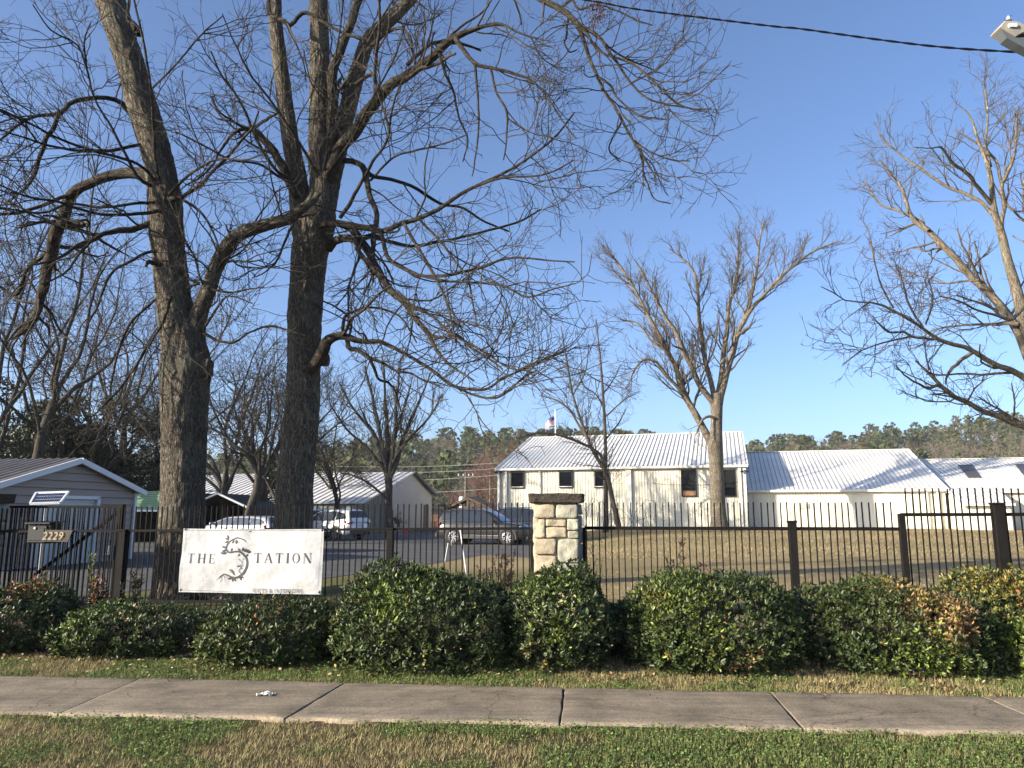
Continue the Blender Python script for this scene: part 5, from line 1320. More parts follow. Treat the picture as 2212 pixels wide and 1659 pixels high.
def picture_tree(name, label, Y0, mat, trunks, limbs, levels, seed, hi=False, zbase=0.0, n=26, jit=.12, cat='tree', group=None, trunk_twigs=False, lmat=None, tmat=None):
    lmat = lmat or mat; tmat = tmat or mat
    r = rng_(seed)#, limbs, levels, seed, hi=False, zbase=0.0, n=26, jit=.12, cat='tree', group=None, trunk_twigs=False):
    r = rng_(seed); b = trunks[0][0]; base = UP(b[0][0], b[0][1], Y0); base[2] = zbase
    root = thing(name, base, label, cat, group)
    PP, RR = [], []
    for j, (pts, dy0, dy1) in enumerate(trunks):
        P, R = limb_pts(pts, Y0, dy0, dy1, 40, r); 
        if j == 0: P = np.vstack([P[0] * [1, 1, 0] + [0, 0, zbase - .15], P]); R = np.concatenate([[R[0] * 1.12], R])
        add_trunk(root, mat, P, R, hi, 88 if j == 0 else 64, 'trunk' if j == 0 else 'limb', seed + j)
        if j > 0 or trunk_twigs:
            C = catmull(np.concatenate([P, R[:, None]], 1), n); PP.append(C[:, :3]); RR.append(np.minimum(C[:, 3], .05))
    for (pts, dy0, dy1) in limbs:
        P, R = limb_pts(pts, Y0, dy0, dy1, n, r, jit); big = R[0] > .09
        if big and hi: add_trunk(root, lmat, P, R, True, 36, 'limb', seed + 5)
        else: add_trunk(root, lmat, P, R, False, 8, 'limb')
        PP.append(P); RR.append(R)
    twigs(root, tmat, np.array(PP), np.array(RR), levels, r)
    return root

# levels: (grow arguments, sides)
def lv(dens, Lm, ang, rk, npt, jit, trop, rmin, k, **kw): return (dict(dens=dens, Lm=Lm, ang=ang, rk=rk, npt=npt, jit=jit, trop=trop, rmin=rmin, **kw), k)
OAK = [lv(2.0, 2.1, (25, 70), .42, 11, .16, (0, 0, .035), .009, 5), lv(3.0, 1.1, (25, 65), .55, 8, .17, (0, 0, .03), .0068, 4), lv(3.6, .55, (30, 65), .6, 6, .17, (0, 0, .03), .0052, 3), lv(3.0, .26, (30, 75), .7, 3, .2, (0, 0, .03), .0045, 3)]

T2_tr = [([(622, 1290, 112), (626, 1240, 98), (629, 1180, 88), (633, 1130, 82), (636, 1050, 80), (641, 1000, 79), (648, 940, 77), (651, 900, 76), (655, 850, 74), (657, 780, 73), (658, 700, 74), (660, 640, 76), (665, 590, 79), (669, 550, 84), (676, 510, 90), (684, 470, 92), (692, 440, 70), (694, 400, 56), (691, 380, 50), (689, 300, 48), (690, 200, 47), (690, 100, 46), (688, 0, 45), (690, -120, 36), (700, -260, 20)], 0, 0),
         ([(662, 540, 44), (655, 500, 52), (648, 440, 48), (641, 380, 45), (627, 300, 40), (613, 200, 36), (601, 100, 34), (595, 40, 33), (592, -40, 32), (585, -160, 22), (580, -260, 12)], .1, -.3),
         ([(684, 520, 50), (700, 450, 52), (712, 400, 48), (724, 350, 46), (737, 290, 43), (756, 215, 40), (774, 150, 37), (797, 85, 34), (840, 45, 31), (885, 0, 29), (930, -60, 24), (990, -120, 16)], .15, .8)]
T2_li = [
 ([(712, 330, 22), (717, 250, 24), (722, 165, 23), (736, 100, 22), (757, 55, 20), (775, 0, 19), (790, -60, 14), (800, -160, 6)], 0, -.8),
 ([(700, 400, 34), (717, 360, 31), (745, 310, 29), (777, 267, 28), (824, 207, 26), (870, 170, 24), (904, 147, 22), (947, 110, 20), (984, 80, 17), (1030, 62, 11), (1080, 52, 8), (1130, 75, 5), (1190, 90, 3)], 0, -2.2),
 ([(984, 82, 13), (1008, 118, 11), (1032, 140, 10), (1065, 147, 8), (1100, 156, 8), (1150, 175, 6), (1185, 215, 5), (1215, 262, 4), (1245, 300, 3)], -2.2, -3.0),
 ([(1026, 140, 7), (1030, 190, 6), (1034, 260, 5), (1030, 320, 4), (1020, 380, 3)], -2.4, -2.8),
 ([(1060, 150, 6), (1072, 200, 6), (1094, 240, 6), (1094, 300, 4), (1088, 345, 3)], -2.5, -3.2),
 ([(950, 115, 8), (962, 160, 7), (980, 200, 6), (990, 250, 5), (1010, 300, 4), (1000, 350, 3)], -2, -1.4),
 ([(880, 140, 10), (930, 96, 9), (960, 92, 9), (1000, 95, 7), (1040, 110, 5)], .4, 1.4),
 ([(790, 110, 12), (830, 75, 10), (860, 60, 8), (884, 76, 8), (890, 110, 7), (900, 150, 5)], .2, -1.0),
 ([(735, 190, 12), (770, 180, 9), (806, 158, 9), (812, 190, 7), (830, 240, 5), (842, 300, 4)], 0, -1.8),
 ([(710, 540, 18), (722, 520, 20), (742, 514, 19), (766, 520, 17), (800, 548, 16), (806, 567, 16), (837, 619, 15), (871, 651, 14), (897, 687, 12), (927, 724, 11), (941, 754, 8), (971, 787, 6), (1024, 822, 4)], 0, -2.6),
 ([(660, 480, 17), (690, 484, 17), (724, 482, 17), (760, 486, 16), (794, 492, 15), (824, 502, 14), (837, 500, 12), (854, 487, 12), (904, 473, 11), (951, 450, 10), (997, 420, 9), (1024, 403, 8), (1077, 380, 7), (1124, 353, 6), (1194, 300, 5), (1241, 243, 4)], -.3, -2.0),
 ([(1024, 404, 6), (1087, 384, 6), (1154, 381, 5), (1200, 368, 4), (1241, 345, 3)], -1.4, -2.6),
 ([(730, 484, 12), (760, 500, 12), (774, 540, 11), (800, 570, 10), (812, 590, 8)], -.3, -1.2),
 ([(766, 520, 13), (800, 511, 13), (822, 515, 11), (837, 522, 9), (891, 532, 8), (930, 525, 8), (971, 518, 7), (1037, 502, 6), (1121, 479, 5), (1167, 452, 3)], -.4, .8),
 ([(824, 505, 10), (837, 555, 10), (860, 572, 10), (881, 584, 9), (914, 596, 8), (971, 594, 8), (1037, 579, 7), (1080, 562, 6), (1121, 556, 5), (1180, 562, 4), (1241, 565, 3)], -1.0, -3.4),
 ([(914, 596, 6), (960, 607, 6), (1004, 609, 5), (1087, 617, 5), (1137, 642, 5), (1190, 626, 4), (1241, 612, 3)], -2, -3.6),
 ([(718, 352, 15), (751, 347, 14), (781, 357, 14), (791, 377, 14), (797, 417, 13), (814, 467, 12), (806, 510, 12), (806, 560, 8), (806, 610, 5)], .3, -.6),
 ([(781, 357, 11), (800, 378, 11), (830, 384, 9), (880, 398, 8), (920, 420, 8), (950, 440, 7), (1000, 450, 6), (1050, 480, 5), (1100, 500, 4)], .2, 2.0),
 ([(735, 470, 9), (752, 445, 9), (775, 405, 8), (805, 350, 7), (835, 305, 6), (848, 230, 5), (870, 170, 3)], -.4, -2.4),
 ([(800, 390, 6), (850, 340, 5), (900, 325, 5), (960, 310, 4), (1010, 290, 3)], -.4, -2),
 ([(871, 480, 8), (900, 530, 8), (930, 580, 7), (960, 640, 6), (975, 690, 5), (985, 740, 4)], -1.6, -3.2),
 ([(905, 473, 6), (950, 520, 6), (980, 560, 5), (1010, 600, 5), (1020, 650, 4), (1030, 700, 3)], -1, -3.5),
 ([(860, 630, 7), (890, 660, 7), (930, 680, 6), (975, 720, 7), (1020, 745, 6), (1060, 770, 5), (1090, 790, 4), (1121, 802, 3)], -1.4, -3.6),
 ([(927, 722, 7), (950, 730, 7), (985, 722, 6), (1010, 745, 6), (1050, 770, 5), (1085, 797, 4)], -2, -3),
 ([(668, 800, 26), (690, 776, 28), (703, 745, 26), (712, 730, 22), (735, 725, 17), (757, 731, 15), (787, 739, 12), (821, 739, 10), (854, 753, 9), (904, 781, 8), (937, 803, 8), (977, 832, 7), (1024, 841, 7), (1054, 840, 6), (1077, 822, 6), (1121, 802, 5), (1154, 785, 5), (1221, 755, 3)], -.3, -3.0),
 ([(750, 730, 11), (753, 750, 12), (774, 757, 10), (797, 772, 9), (821, 781, 7), (857, 802, 6), (887, 806, 5), (911, 819, 4), (957, 838, 3)], -.7, -2.0),
 ([(799, 773, 8), (811, 802, 7), (817, 818, 6), (840, 828, 6), (853, 845, 5), (862, 872, 4), (866, 890, 3)], -1, -.4),
 ([(977, 832, 6), (1010, 848, 5), (1037, 857, 5), (1071, 860, 5), (1097, 846, 4), (1125, 820, 4), (1160, 800, 3)], -1.9, -3.0),
 ([(742, 730, 8), (741, 700, 8), (750, 680, 7), (790, 665, 6), (830, 668, 5), (870, 690, 4), (900, 740, 3)], -.6, -1.6),
 ([(752, 730, 6), (759, 700, 5), (748, 680, 5), (720, 660, 4), (695, 650, 3)], -.7, .2),
 ([(640, 425, 16), (617, 373, 22), (600, 340, 21), (583, 317, 19), (560, 290, 17), (547, 280, 15), (525, 278, 11), (505, 287, 8), (475, 325, 6), (460, 355, 5), (430, 385, 4), (400, 400, 3)], -.2, -1.4),
 ([(545, 280, 8), (580, 255, 7), (600, 245, 5)], -.8, -1.0),
 ([(640, 390, 9), (600, 372, 8), (570, 330, 8), (545, 280, 7), (520, 220, 6), (480, 165, 5), (455, 110, 4)], -.6, -2.2),
 ([(650, 400, 8), (610, 385, 7), (560, 355, 6), (500, 345, 5), (450, 320, 4), (380, 285, 3)], -.6, -2.4),
 ([(690, 380, 8), (640, 300, 7), (590, 225, 6), (540, 160, 5), (505, 90, 4), (480, 30, 3)], -.7, -2.6),
 ([(700, 370, 7), (712, 270, 6), (720, 160, 5), (735, 60, 4), (745, -20, 3)], -.7, -2.0),
 ([(705, 380, 7), (760, 300, 6), (800, 220, 5), (850, 130, 4), (880, 40, 3)], -.7, -2.5),
 ([(580, 0, 10), (583, 30, 13), (605, 42, 12), (625, 54, 11), (640, 45, 10), (655, 28, 10), (675, 32, 9), (730, 66, 8), (790, 85, 7)], -.5, -.8),
 ([(640, 470, 7), (616, 520, 6), (592, 572, 5), (565, 578, 4), (520, 575, 4), (500, 560, 3)], -.4, -1.0), ([(592, 572, 4), (566, 592, 3), (545, 600, 2)], -.7, -1.0),
 ([(885, -5, 16), (930, -60, 22), (1000, -85, 20), (1080, -60, 18), (1140, -22, 16), (1175, 3, 15), (1211, 18, 15), (1228, 32, 15), (1241, 45, 14), (1259, 82, 10), (1274, 128, 9), (1293, 167, 8), (1304, 195, 8), (1326, 225, 8), (1344, 261, 7), (1366, 301, 7), (1387, 331, 6), (1402, 362, 5), (1420, 380, 4), (1445, 393, 3)], .5, -2.4),
 ([(1241, 45, 9), (1274, 67, 9), (1300, 86, 8), (1310, 105, 7), (1329, 131, 7), (1366, 182, 6), (1399, 213, 5), (1438, 225, 4), (1480, 232, 3)], -1.0, -2.0),
 ([(1241, 45, 8), (1270, 74, 7), (1281, 97, 7), (1300, 113, 6), (1323, 122, 6), (1372, 140, 6), (1408, 173, 6), (1440, 203, 5), (1463, 225, 5), (1500, 236, 4), (1536, 234, 3)], -1.0, -3.4),
 ([(1293, 167, 6), (1320, 185, 6), (1329, 205, 5), (1365, 240, 4), (1400, 255, 4), (1440, 257, 3)], -1.6, -2.8),
 ([(1228, 30, 6), (1223, 80, 5), (1219, 92, 4), (1230, 112, 4), (1246, 108, 3)], -.9, -.6),
 ([(1211, 18, 7), (1235, 0, 6), (1252, 20, 6), (1290, 10, 5), (1330, 22, 4), (1380, 45, 4), (1410, 55, 3)], -.8, -1.5),
 ([(1344, 261, 5), (1322, 300, 4), (1317, 325, 4), (1340, 350, 3)], -1.8, -1.5),
 ([(1366, 301, 5), (1400, 325, 4), (1450, 345, 4), (1490, 348, 3)], -1.9, -2.8),
 ([(1387, 331, 5), (1390, 370, 4), (1400, 400, 4), (1415, 430, 3), (1450, 440, 3)], -2, -2.2),
]
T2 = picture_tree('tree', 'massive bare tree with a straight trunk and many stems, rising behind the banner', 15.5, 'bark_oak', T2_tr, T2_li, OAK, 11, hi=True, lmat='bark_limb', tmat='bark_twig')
r = rng_(8); n = 420; c = UP(1292, 30, 14.2)                 # dead leaf bunch hanging on the high limb
cen = c + r.normal(size=(n, 3)) * [.14, .12, .17]; nn = norm(r.normal(size=(n, 3))); a = norm(np.cross(nn, r.normal(size=(n, 3)))); b = np.cross(nn, a)
V = np.stack([cen - a * .03, cen - b * .012, cen + a * .03, cen + b * .012], 1).reshape(-1, 3)
put('dead_leaves', mesh_np('dead_leaves', V, np.arange(4 * n).reshape(-1, 4), col=np.tile([.10, .055, .035], (4 * n, 1))), 'dead_leaf', T2, 'stuff')

T1_tr = [([(388, 1288, 118), (389, 1240, 104), (391, 1180, 96), (394, 1100, 92), (397, 1000, 92), (399, 900, 96), (400, 830, 104), (401, 790, 106), (398, 745, 96), (386, 700, 86), (376, 640, 76), (366, 560, 72), (360, 500, 75), (356, 430, 78), (347, 370, 70), (338, 330, 68), (326, 290, 68), (305, 220, 67), (285, 150, 66), (263, 80, 66), (238, 0, 68), (218, -60, 60), (190, -140, 46), (150, -240, 26)], 0, -.3),
         ([(408, 790, 48), (415, 740, 56), (424, 695, 44), (437, 660, 36), (452, 620, 34), (466, 580, 33), (482, 548, 34), (505, 515, 33), (530, 500, 31), (560, 490, 29), (595, 480, 27), (625, 472, 27), (650, 452, 22), (675, 435, 15), (690, 420, 9), (705, 405, 4)], -.1, -.5)]
T1_li = [
 ([(300, 262, 16), (277, 236, 14), (255, 218, 12), (235, 211, 11), (205, 211, 11), (170, 218, 11), (148, 228, 10), (128, 244, 10), (85, 250, 8), (55, 260, 7), (20, 285, 6), (0, 302, 5), (-60, 330, 4)], 0, -2.0),
 ([(128, 245, 10), (118, 270, 10), (100, 300, 10), (92, 325, 10), (82, 350, 9), (70, 385, 8), (45, 415, 6), (10, 440, 5)], -1.2, -1.0),
 ([(60, 258, 5), (30, 250, 5), (0, 236, 4), (-50, 220, 3)], -1.5, -2.4),
 ([(350, 395, 40), (320, 380, 30), (280, 377, 26), (235, 380, 24), (200, 392, 23), (170, 408, 24), (148, 432, 25), (136, 460, 26), (127, 490, 27), (117, 520, 26), (104, 555, 25), (98, 590, 24), (93, 622, 22), (86, 655, 20), (78, 680, 17), (60, 705, 14), (30, 730, 9)], 0, 1.4),
 ([(132, 480, 20), (150, 483, 22), (168, 484, 20), (188, 480, 18)], .6, .6),
 ([(110, 540, 12), (85, 560, 10), (60, 580, 9), (35, 635, 9), (0, 620, 8)], .8, 1.6),
 ([(345, 468, 22), (325, 480, 15), (300, 490, 14), (275, 496, 15), (253, 497, 13), (225, 505, 11), (200, 517, 10), (160, 535, 9), (120, 560, 6), (60, 575, 4)], -.2, -1.6),
 ([(200, 517, 7), (170, 550, 6), (140, 590, 5), (90, 615, 4)], -1.2, -2),
 ([(345, 410, 9), (300, 385, 8), (270, 330, 7), (240, 275, 6), (205, 215, 5), (188, 150, 5), (165, 95, 4), (110, 65, 4), (70, 10, 3)], -.4, -2.2),
 ([(188, 150, 4), (182, 90, 4), (196, 50, 3)], -1.5, -1.9),
 ([(342, 400, 8), (300, 355, 7), (200, 325, 7), (130, 300, 6), (60, 265, 5), (0, 240, 4), (-60, 215, 3)], -.4, -3),
 ([(345, 395, 8), (335, 340, 7), (330, 250, 7), (325, 180, 6), (310, 90, 6), (290, 0, 5), (282, -60, 4)], -.6, -1.8),
 ([(330, 190, 5), (380, 140, 4), (430, 80, 4), (480, 35, 3)], -1.2, -2.0),
 ([(300, 75, 20), (290, 55, 16), (277, 40, 9), (278, 0, 8), (276, -60, 6)], -.5, -.8),
 ([(362, 432, 12), (395, 424, 9), (430, 402, 8), (460, 370, 7), (490, 340, 7), (525, 300, 6), (545, 275, 5), (560, 240, 4)], -.4, -1.8),
 ([(365, 420, 8), (420, 370, 6), (470, 345, 5), (530, 345, 4), (575, 330, 3)], -.4, -2.2),
 ([(385, 425, 7), (430, 455, 6), (460, 500, 5), (475, 540, 4)], -.3, -.8),
 ([(345, 455, 9), (300, 462, 8), (240, 464, 7), (180, 455, 7), (120, 435, 6), (60, 425, 5), (0, 400, 4)], -.5, -2.8),
 ([(340, 435, 8), (290, 440, 7), (220, 448, 6), (150, 440, 6), (90, 460, 5), (0, 448, 4)], -.5, -2.0),
 ([(320, 310, 8), (290, 315, 8), (240, 325, 8), (180, 325, 7), (120, 318, 6), (60, 300, 5), (0, 280, 4), (-60, 260, 3)], -.3, -2.6),
 ([(350, 540, 8), (320, 545, 7), (290, 560, 7), (245, 585, 6), (225, 620, 6), (210, 665, 5), (190, 700, 4), (180, 740, 3)], -.4, -1.0),
 ([(350, 575, 13), (335, 568, 12), (320, 566, 9), (316, 575, 6)], -.4, -.6),
 ([(345, 640, 7), (310, 670, 6), (280, 700, 6), (255, 760, 5), (240, 830, 5), (235, 880, 4), (205, 930, 3)], -.3, .5),
 ([(370, 640, 7), (350, 700, 6), (310, 760, 6), (280, 810, 6), (240, 860, 5), (200, 900, 4)], -.5, -.8),
 ([(400, 620, 6), (430, 612, 6), (405, 602, 5), (395, 585, 4)], -.3, -.3),
 ([(500, 520, 7), (495, 505, 6), (488, 488, 3)], -.3, -.3),
 ([(470, 575, 6), (500, 565, 5), (540, 565, 4), (570, 560, 3)], -.3, -1.0),
 ([(455, 625, 6), (500, 632, 5), (530, 626, 4), (570, 620, 3)], -.3, -1.4),
 ([(440, 710, 7), (480, 650, 5), (500, 640, 4), (545, 655, 3)], -.3, -1.2),
 ([(440, 720, 8), (470, 735, 6), (505, 740, 6), (535, 720, 5), (580, 705, 5), (620, 712, 4), (660, 725, 3)], -.3, -.8),
]
OAK1 = [lv(2.7, 2.1, (25, 70), .42, 11, .15, (-.01, 0, .03), .0085, 5), lv(3.0, 1.1, (25, 65), .55, 8, .16, (0, 0, .02), .0065, 4), lv(3.6, .55, (30, 65), .6, 6, .17, (0, 0, .02), .005, 3), lv(3.0, .22, (30, 75), .7, 3, .2, (0, 0, .02), .0045, 3)]
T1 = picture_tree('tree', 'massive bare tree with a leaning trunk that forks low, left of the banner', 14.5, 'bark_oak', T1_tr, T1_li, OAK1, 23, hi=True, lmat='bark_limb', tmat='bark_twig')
# burls where old limbs were cut
for px, py, w, h in ((440, 795, .30, .34), (432, 765, .22, .30), (352, 405, .24, .30), (700, 778, .2, .22)):
    V, F = stone_geo(w, w, h, int(px), n=14, rnd=.3); c = UP(px, py, 14.3 if px < 500 else 15.2); root = T1 if px < 500 else T2
    put('burl', mesh_np('burl', V + c, F, bark=V + c, smooth=True), 'bark_oak', root)
for px, py, dx in ((470, 1300, 1.6), (455, 1290, 1), (340, 1292, -1), (400, 1296, .2)):         # root flares
    a_, b_ = UP(px - dx * 34, py - 60, 14.4), UP(px + dx * 30, py + 6, 14.0); P = np.linspace(a_, b_, 14); P[:, 2] = a_[2] * np.linspace(1, 0, 14) ** 1.8 - .05
    V, F, B = rough_trunk(P, np.linspace(.19, .05, 14), 24, .015); put('root_flare', mesh_np('root_flare', V, F, bark=B, smooth=True), 'bark_oak', T1)

PALE = [lv(3.3, 2.6, (20, 55), .38, 9, .13, (0, 0, .09), .016, 5), lv(2.8, 1.3, (20, 55), .5, 7, .15, (0, 0, .08), .012, 3), lv(3.4, .75, (20, 60), .6, 5, .16, (0, 0, .06), .0085, 3), lv(1.8, .4, (25, 60), .8, 3, .15, (0, 0, .05), .007, 3)]
T3_tr = [([(1554, 1143, 44), (1553, 1125, 35), (1551, 1090, 31), (1549, 1040, 30), (1547, 1000, 30), (1545, 965, 32), (1547, 930, 26), (1548, 900, 25), (1548, 872, 26), (1550, 850, 20)], 0, 0)]
T3_li = [
 ([(1544, 985, 20), (1538, 960, 19), (1527, 938, 17), (1513, 916, 16), (1499, 888, 15), (1485, 862, 14), (1475, 835, 13), (1466, 807, 12), (1456, 785, 11), (1446, 764, 10), (1436, 746, 10), (1427, 729, 10), (1411, 700, 9), (1396, 674, 8), (1376, 635, 7), (1356, 600, 6), (1333, 565, 5), (1302, 530, 3)], 0, 1.5),
 ([(1546, 880, 15), (1530, 855, 14), (1513, 835, 13), (1493, 791, 12), (1474, 756, 11), (1458, 713, 9), (1438, 686, 8), (1425, 660, 7), (1411, 635, 6), (1388, 588, 5), (1370, 560, 3)], 0, -1.5),
 ([(1546, 872, 13), (1540, 842, 12), (1532, 805, 11), (1524, 776, 11), (1513, 713, 10), (1509, 666, 8), (1505, 608, 7), (1495, 580, 6), (1478, 561, 5), (1446, 537, 3)], 0, .8),
 ([(1550, 870, 14), (1552, 842, 13), (1556, 815, 12), (1560, 791, 12), (1565, 750, 11), (1571, 713, 10), (1577, 655, 8), (1591, 608, 7), (1595, 530, 4), (1598, 500, 3)], 0, 2.0),
 ([(1553, 880, 16), (1558, 850, 14), (1567, 820, 13), (1575, 791, 13), (1583, 762, 12), (1591, 733, 12), (1600, 708, 11), (1610, 686, 10), (1618, 655, 9), (1626, 627, 8), (1634, 588, 6), (1642, 510, 4), (1650, 480, 3)], 0, -1.0),
 ([(1602, 705, 9), (1620, 670, 9), (1642, 647, 8), (1669, 616, 7), (1690, 595, 6), (1708, 580, 6), (1747, 549, 5), (1775, 535, 4), (1806, 522, 3)], -.7, -2.5),
 ([(1512, 915, 9), (1502, 888, 8), (1484, 860, 8), (1466, 840, 8), (1450, 820, 7), (1435, 803, 7), (1420, 786, 6), (1403, 776, 6), (1390, 777, 5), (1380, 785, 5), (1370, 800, 4), (1362, 820, 3)], 0, -1.5),
 ([(1548, 905, 7), (1530, 900, 6), (1515, 910, 5), (1505, 935, 3)], -.3, -1.0), ([(1590, 728, 8), (1600, 720, 8), (1620, 706, 7)], -.5, -.7),
 ([(1466, 807, 7), (1455, 780, 6), (1440, 760, 5), (1405, 735, 5), (1380, 700, 4), (1340, 690, 3)], .6, 2.2),
]
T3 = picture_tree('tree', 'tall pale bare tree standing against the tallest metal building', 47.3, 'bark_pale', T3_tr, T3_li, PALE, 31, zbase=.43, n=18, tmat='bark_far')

THIN = [lv(2.6, 2.1, (25, 60), .3, 8, .14, (0, 0, .04), .009, 4), lv(3.2, 1.1, (25, 60), .6, 6, .15, (0, 0, .04), .007, 3), lv(3.6, .6, (25, 60), .8, 4, .15, (0, 0, .03), .006, 3)]
T4_tr = [([(1308, 1141, 13), (1309, 1120, 11), (1308, 1060, 10), (1308, 1010, 9), (1307, 930, 7), (1303, 860, 6), (1298, 790, 5), (1292, 730, 3), (1288, 690, 2)], 0, 0)]
T4_li = [
 ([(1337, 1141, 13), (1331, 1115, 12), (1322, 1079, 11), (1316, 1040, 10), (1310, 1020, 10), (1298, 1003, 9), (1286, 985, 8), (1276, 966, 8), (1268, 945, 7), (1262, 930, 7), (1253, 906, 6), (1243, 872, 5), (1235, 842, 5), (1224, 776, 4), (1212, 705, 2)], -.4, .6),
 ([(1308, 1010, 8), (1300, 985, 7), (1290, 975, 6), (1276, 967, 6), (1250, 955, 6), (1228, 946, 6), (1198, 938, 5), (1165, 934, 4), (1140, 940, 3), (1115, 947, 2)], 0, -1.2),
 ([(1264, 938, 6), (1247, 912, 5), (1230, 885, 4), (1212, 870, 4), (1190, 860, 3), (1165, 855, 2)], .1, 1.4),
 ([(1308, 900, 4), (1330, 880, 3), (1350, 862, 3), (1375, 850, 2)], 0, -1), ([(1306, 880, 4), (1285, 850, 3), (1262, 835, 3), (1250, 800, 2)], 0, 1),
 ([(1308, 950, 4), (1335, 915, 3), (1352, 885, 2)], 0, 1), ([(1304, 850, 3), (1325, 820, 3), (1340, 790, 2)], 0, .5), ([(1240, 850, 3), (1265, 800, 3), (1272, 745, 2)], 0, .5),
]
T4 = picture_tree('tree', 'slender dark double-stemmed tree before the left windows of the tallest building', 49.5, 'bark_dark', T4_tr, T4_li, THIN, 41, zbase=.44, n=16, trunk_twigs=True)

VASE = [lv(3.4, 1.8, (15, 42), .34, 8, .10, (0, 0, .10), .010, 4), lv(3.2, 1.0, (15, 45), .6, 6, .12, (0, 0, .09), .008, 3), lv(3.4, .6, (20, 50), .8, 4, .12, (0, 0, .08), .007, 3), lv(1.8, .3, (20, 50), .8, 4, .12, (0, 0, .08), .006, 3)]
T5_tr = [([(842, 1160, 20), (842, 1130, 17), (840, 1090, 15), (840, 1050, 16), (839, 1032, 18)], 0, 0)]
T5_li = [([(838, 1040, 11), (828, 1000, 10), (818, 958, 9), (800, 925, 8), (781, 905, 6), (755, 870, 5), (735, 830, 3)], 0, .8), ([(838, 1035, 10), (830, 985, 9), (822, 940, 8), (812, 890, 6), (800, 840, 5), (788, 790, 3)], 0, -.8),
 ([(839, 1032, 10), (838, 980, 9), (836, 920, 8), (832, 860, 6), (830, 800, 4), (826, 770, 3)], 0, 1.0), ([(840, 1032, 10), (848, 985, 9), (853, 930, 8), (857, 870, 6), (862, 810, 4), (866, 775, 3)], 0, -.5),
 ([(841, 1035, 11), (855, 1000, 10), (868, 960, 9), (880, 925, 7), (897, 885, 6), (915, 845, 4), (930, 805, 3)], 0, .5), ([(842, 1010, 8), (862, 975, 7), (884, 945, 6), (910, 920, 5), (935, 890, 4), (955, 850, 3)], 0, -1),
 ([(836, 1025, 8), (812, 990, 7), (786, 960, 6), (757, 935, 5), (730, 900, 4), (712, 870, 3)], 0, -1), ([(836, 1078, 5), (815, 1058, 5), (790, 1040, 4), (765, 1028, 3), (735, 1022, 2)], -.3, -1.5), ([(846, 995, 6), (852, 950, 6), (870, 890, 5), (888, 830, 3)], 0, 1.2)]
T5 = picture_tree('tree', 'dark vase-shaped bare tree with a fine fan of twigs before the white gable', 46, 'bark_dark', T5_tr, T5_li, VASE, 51, n=16)

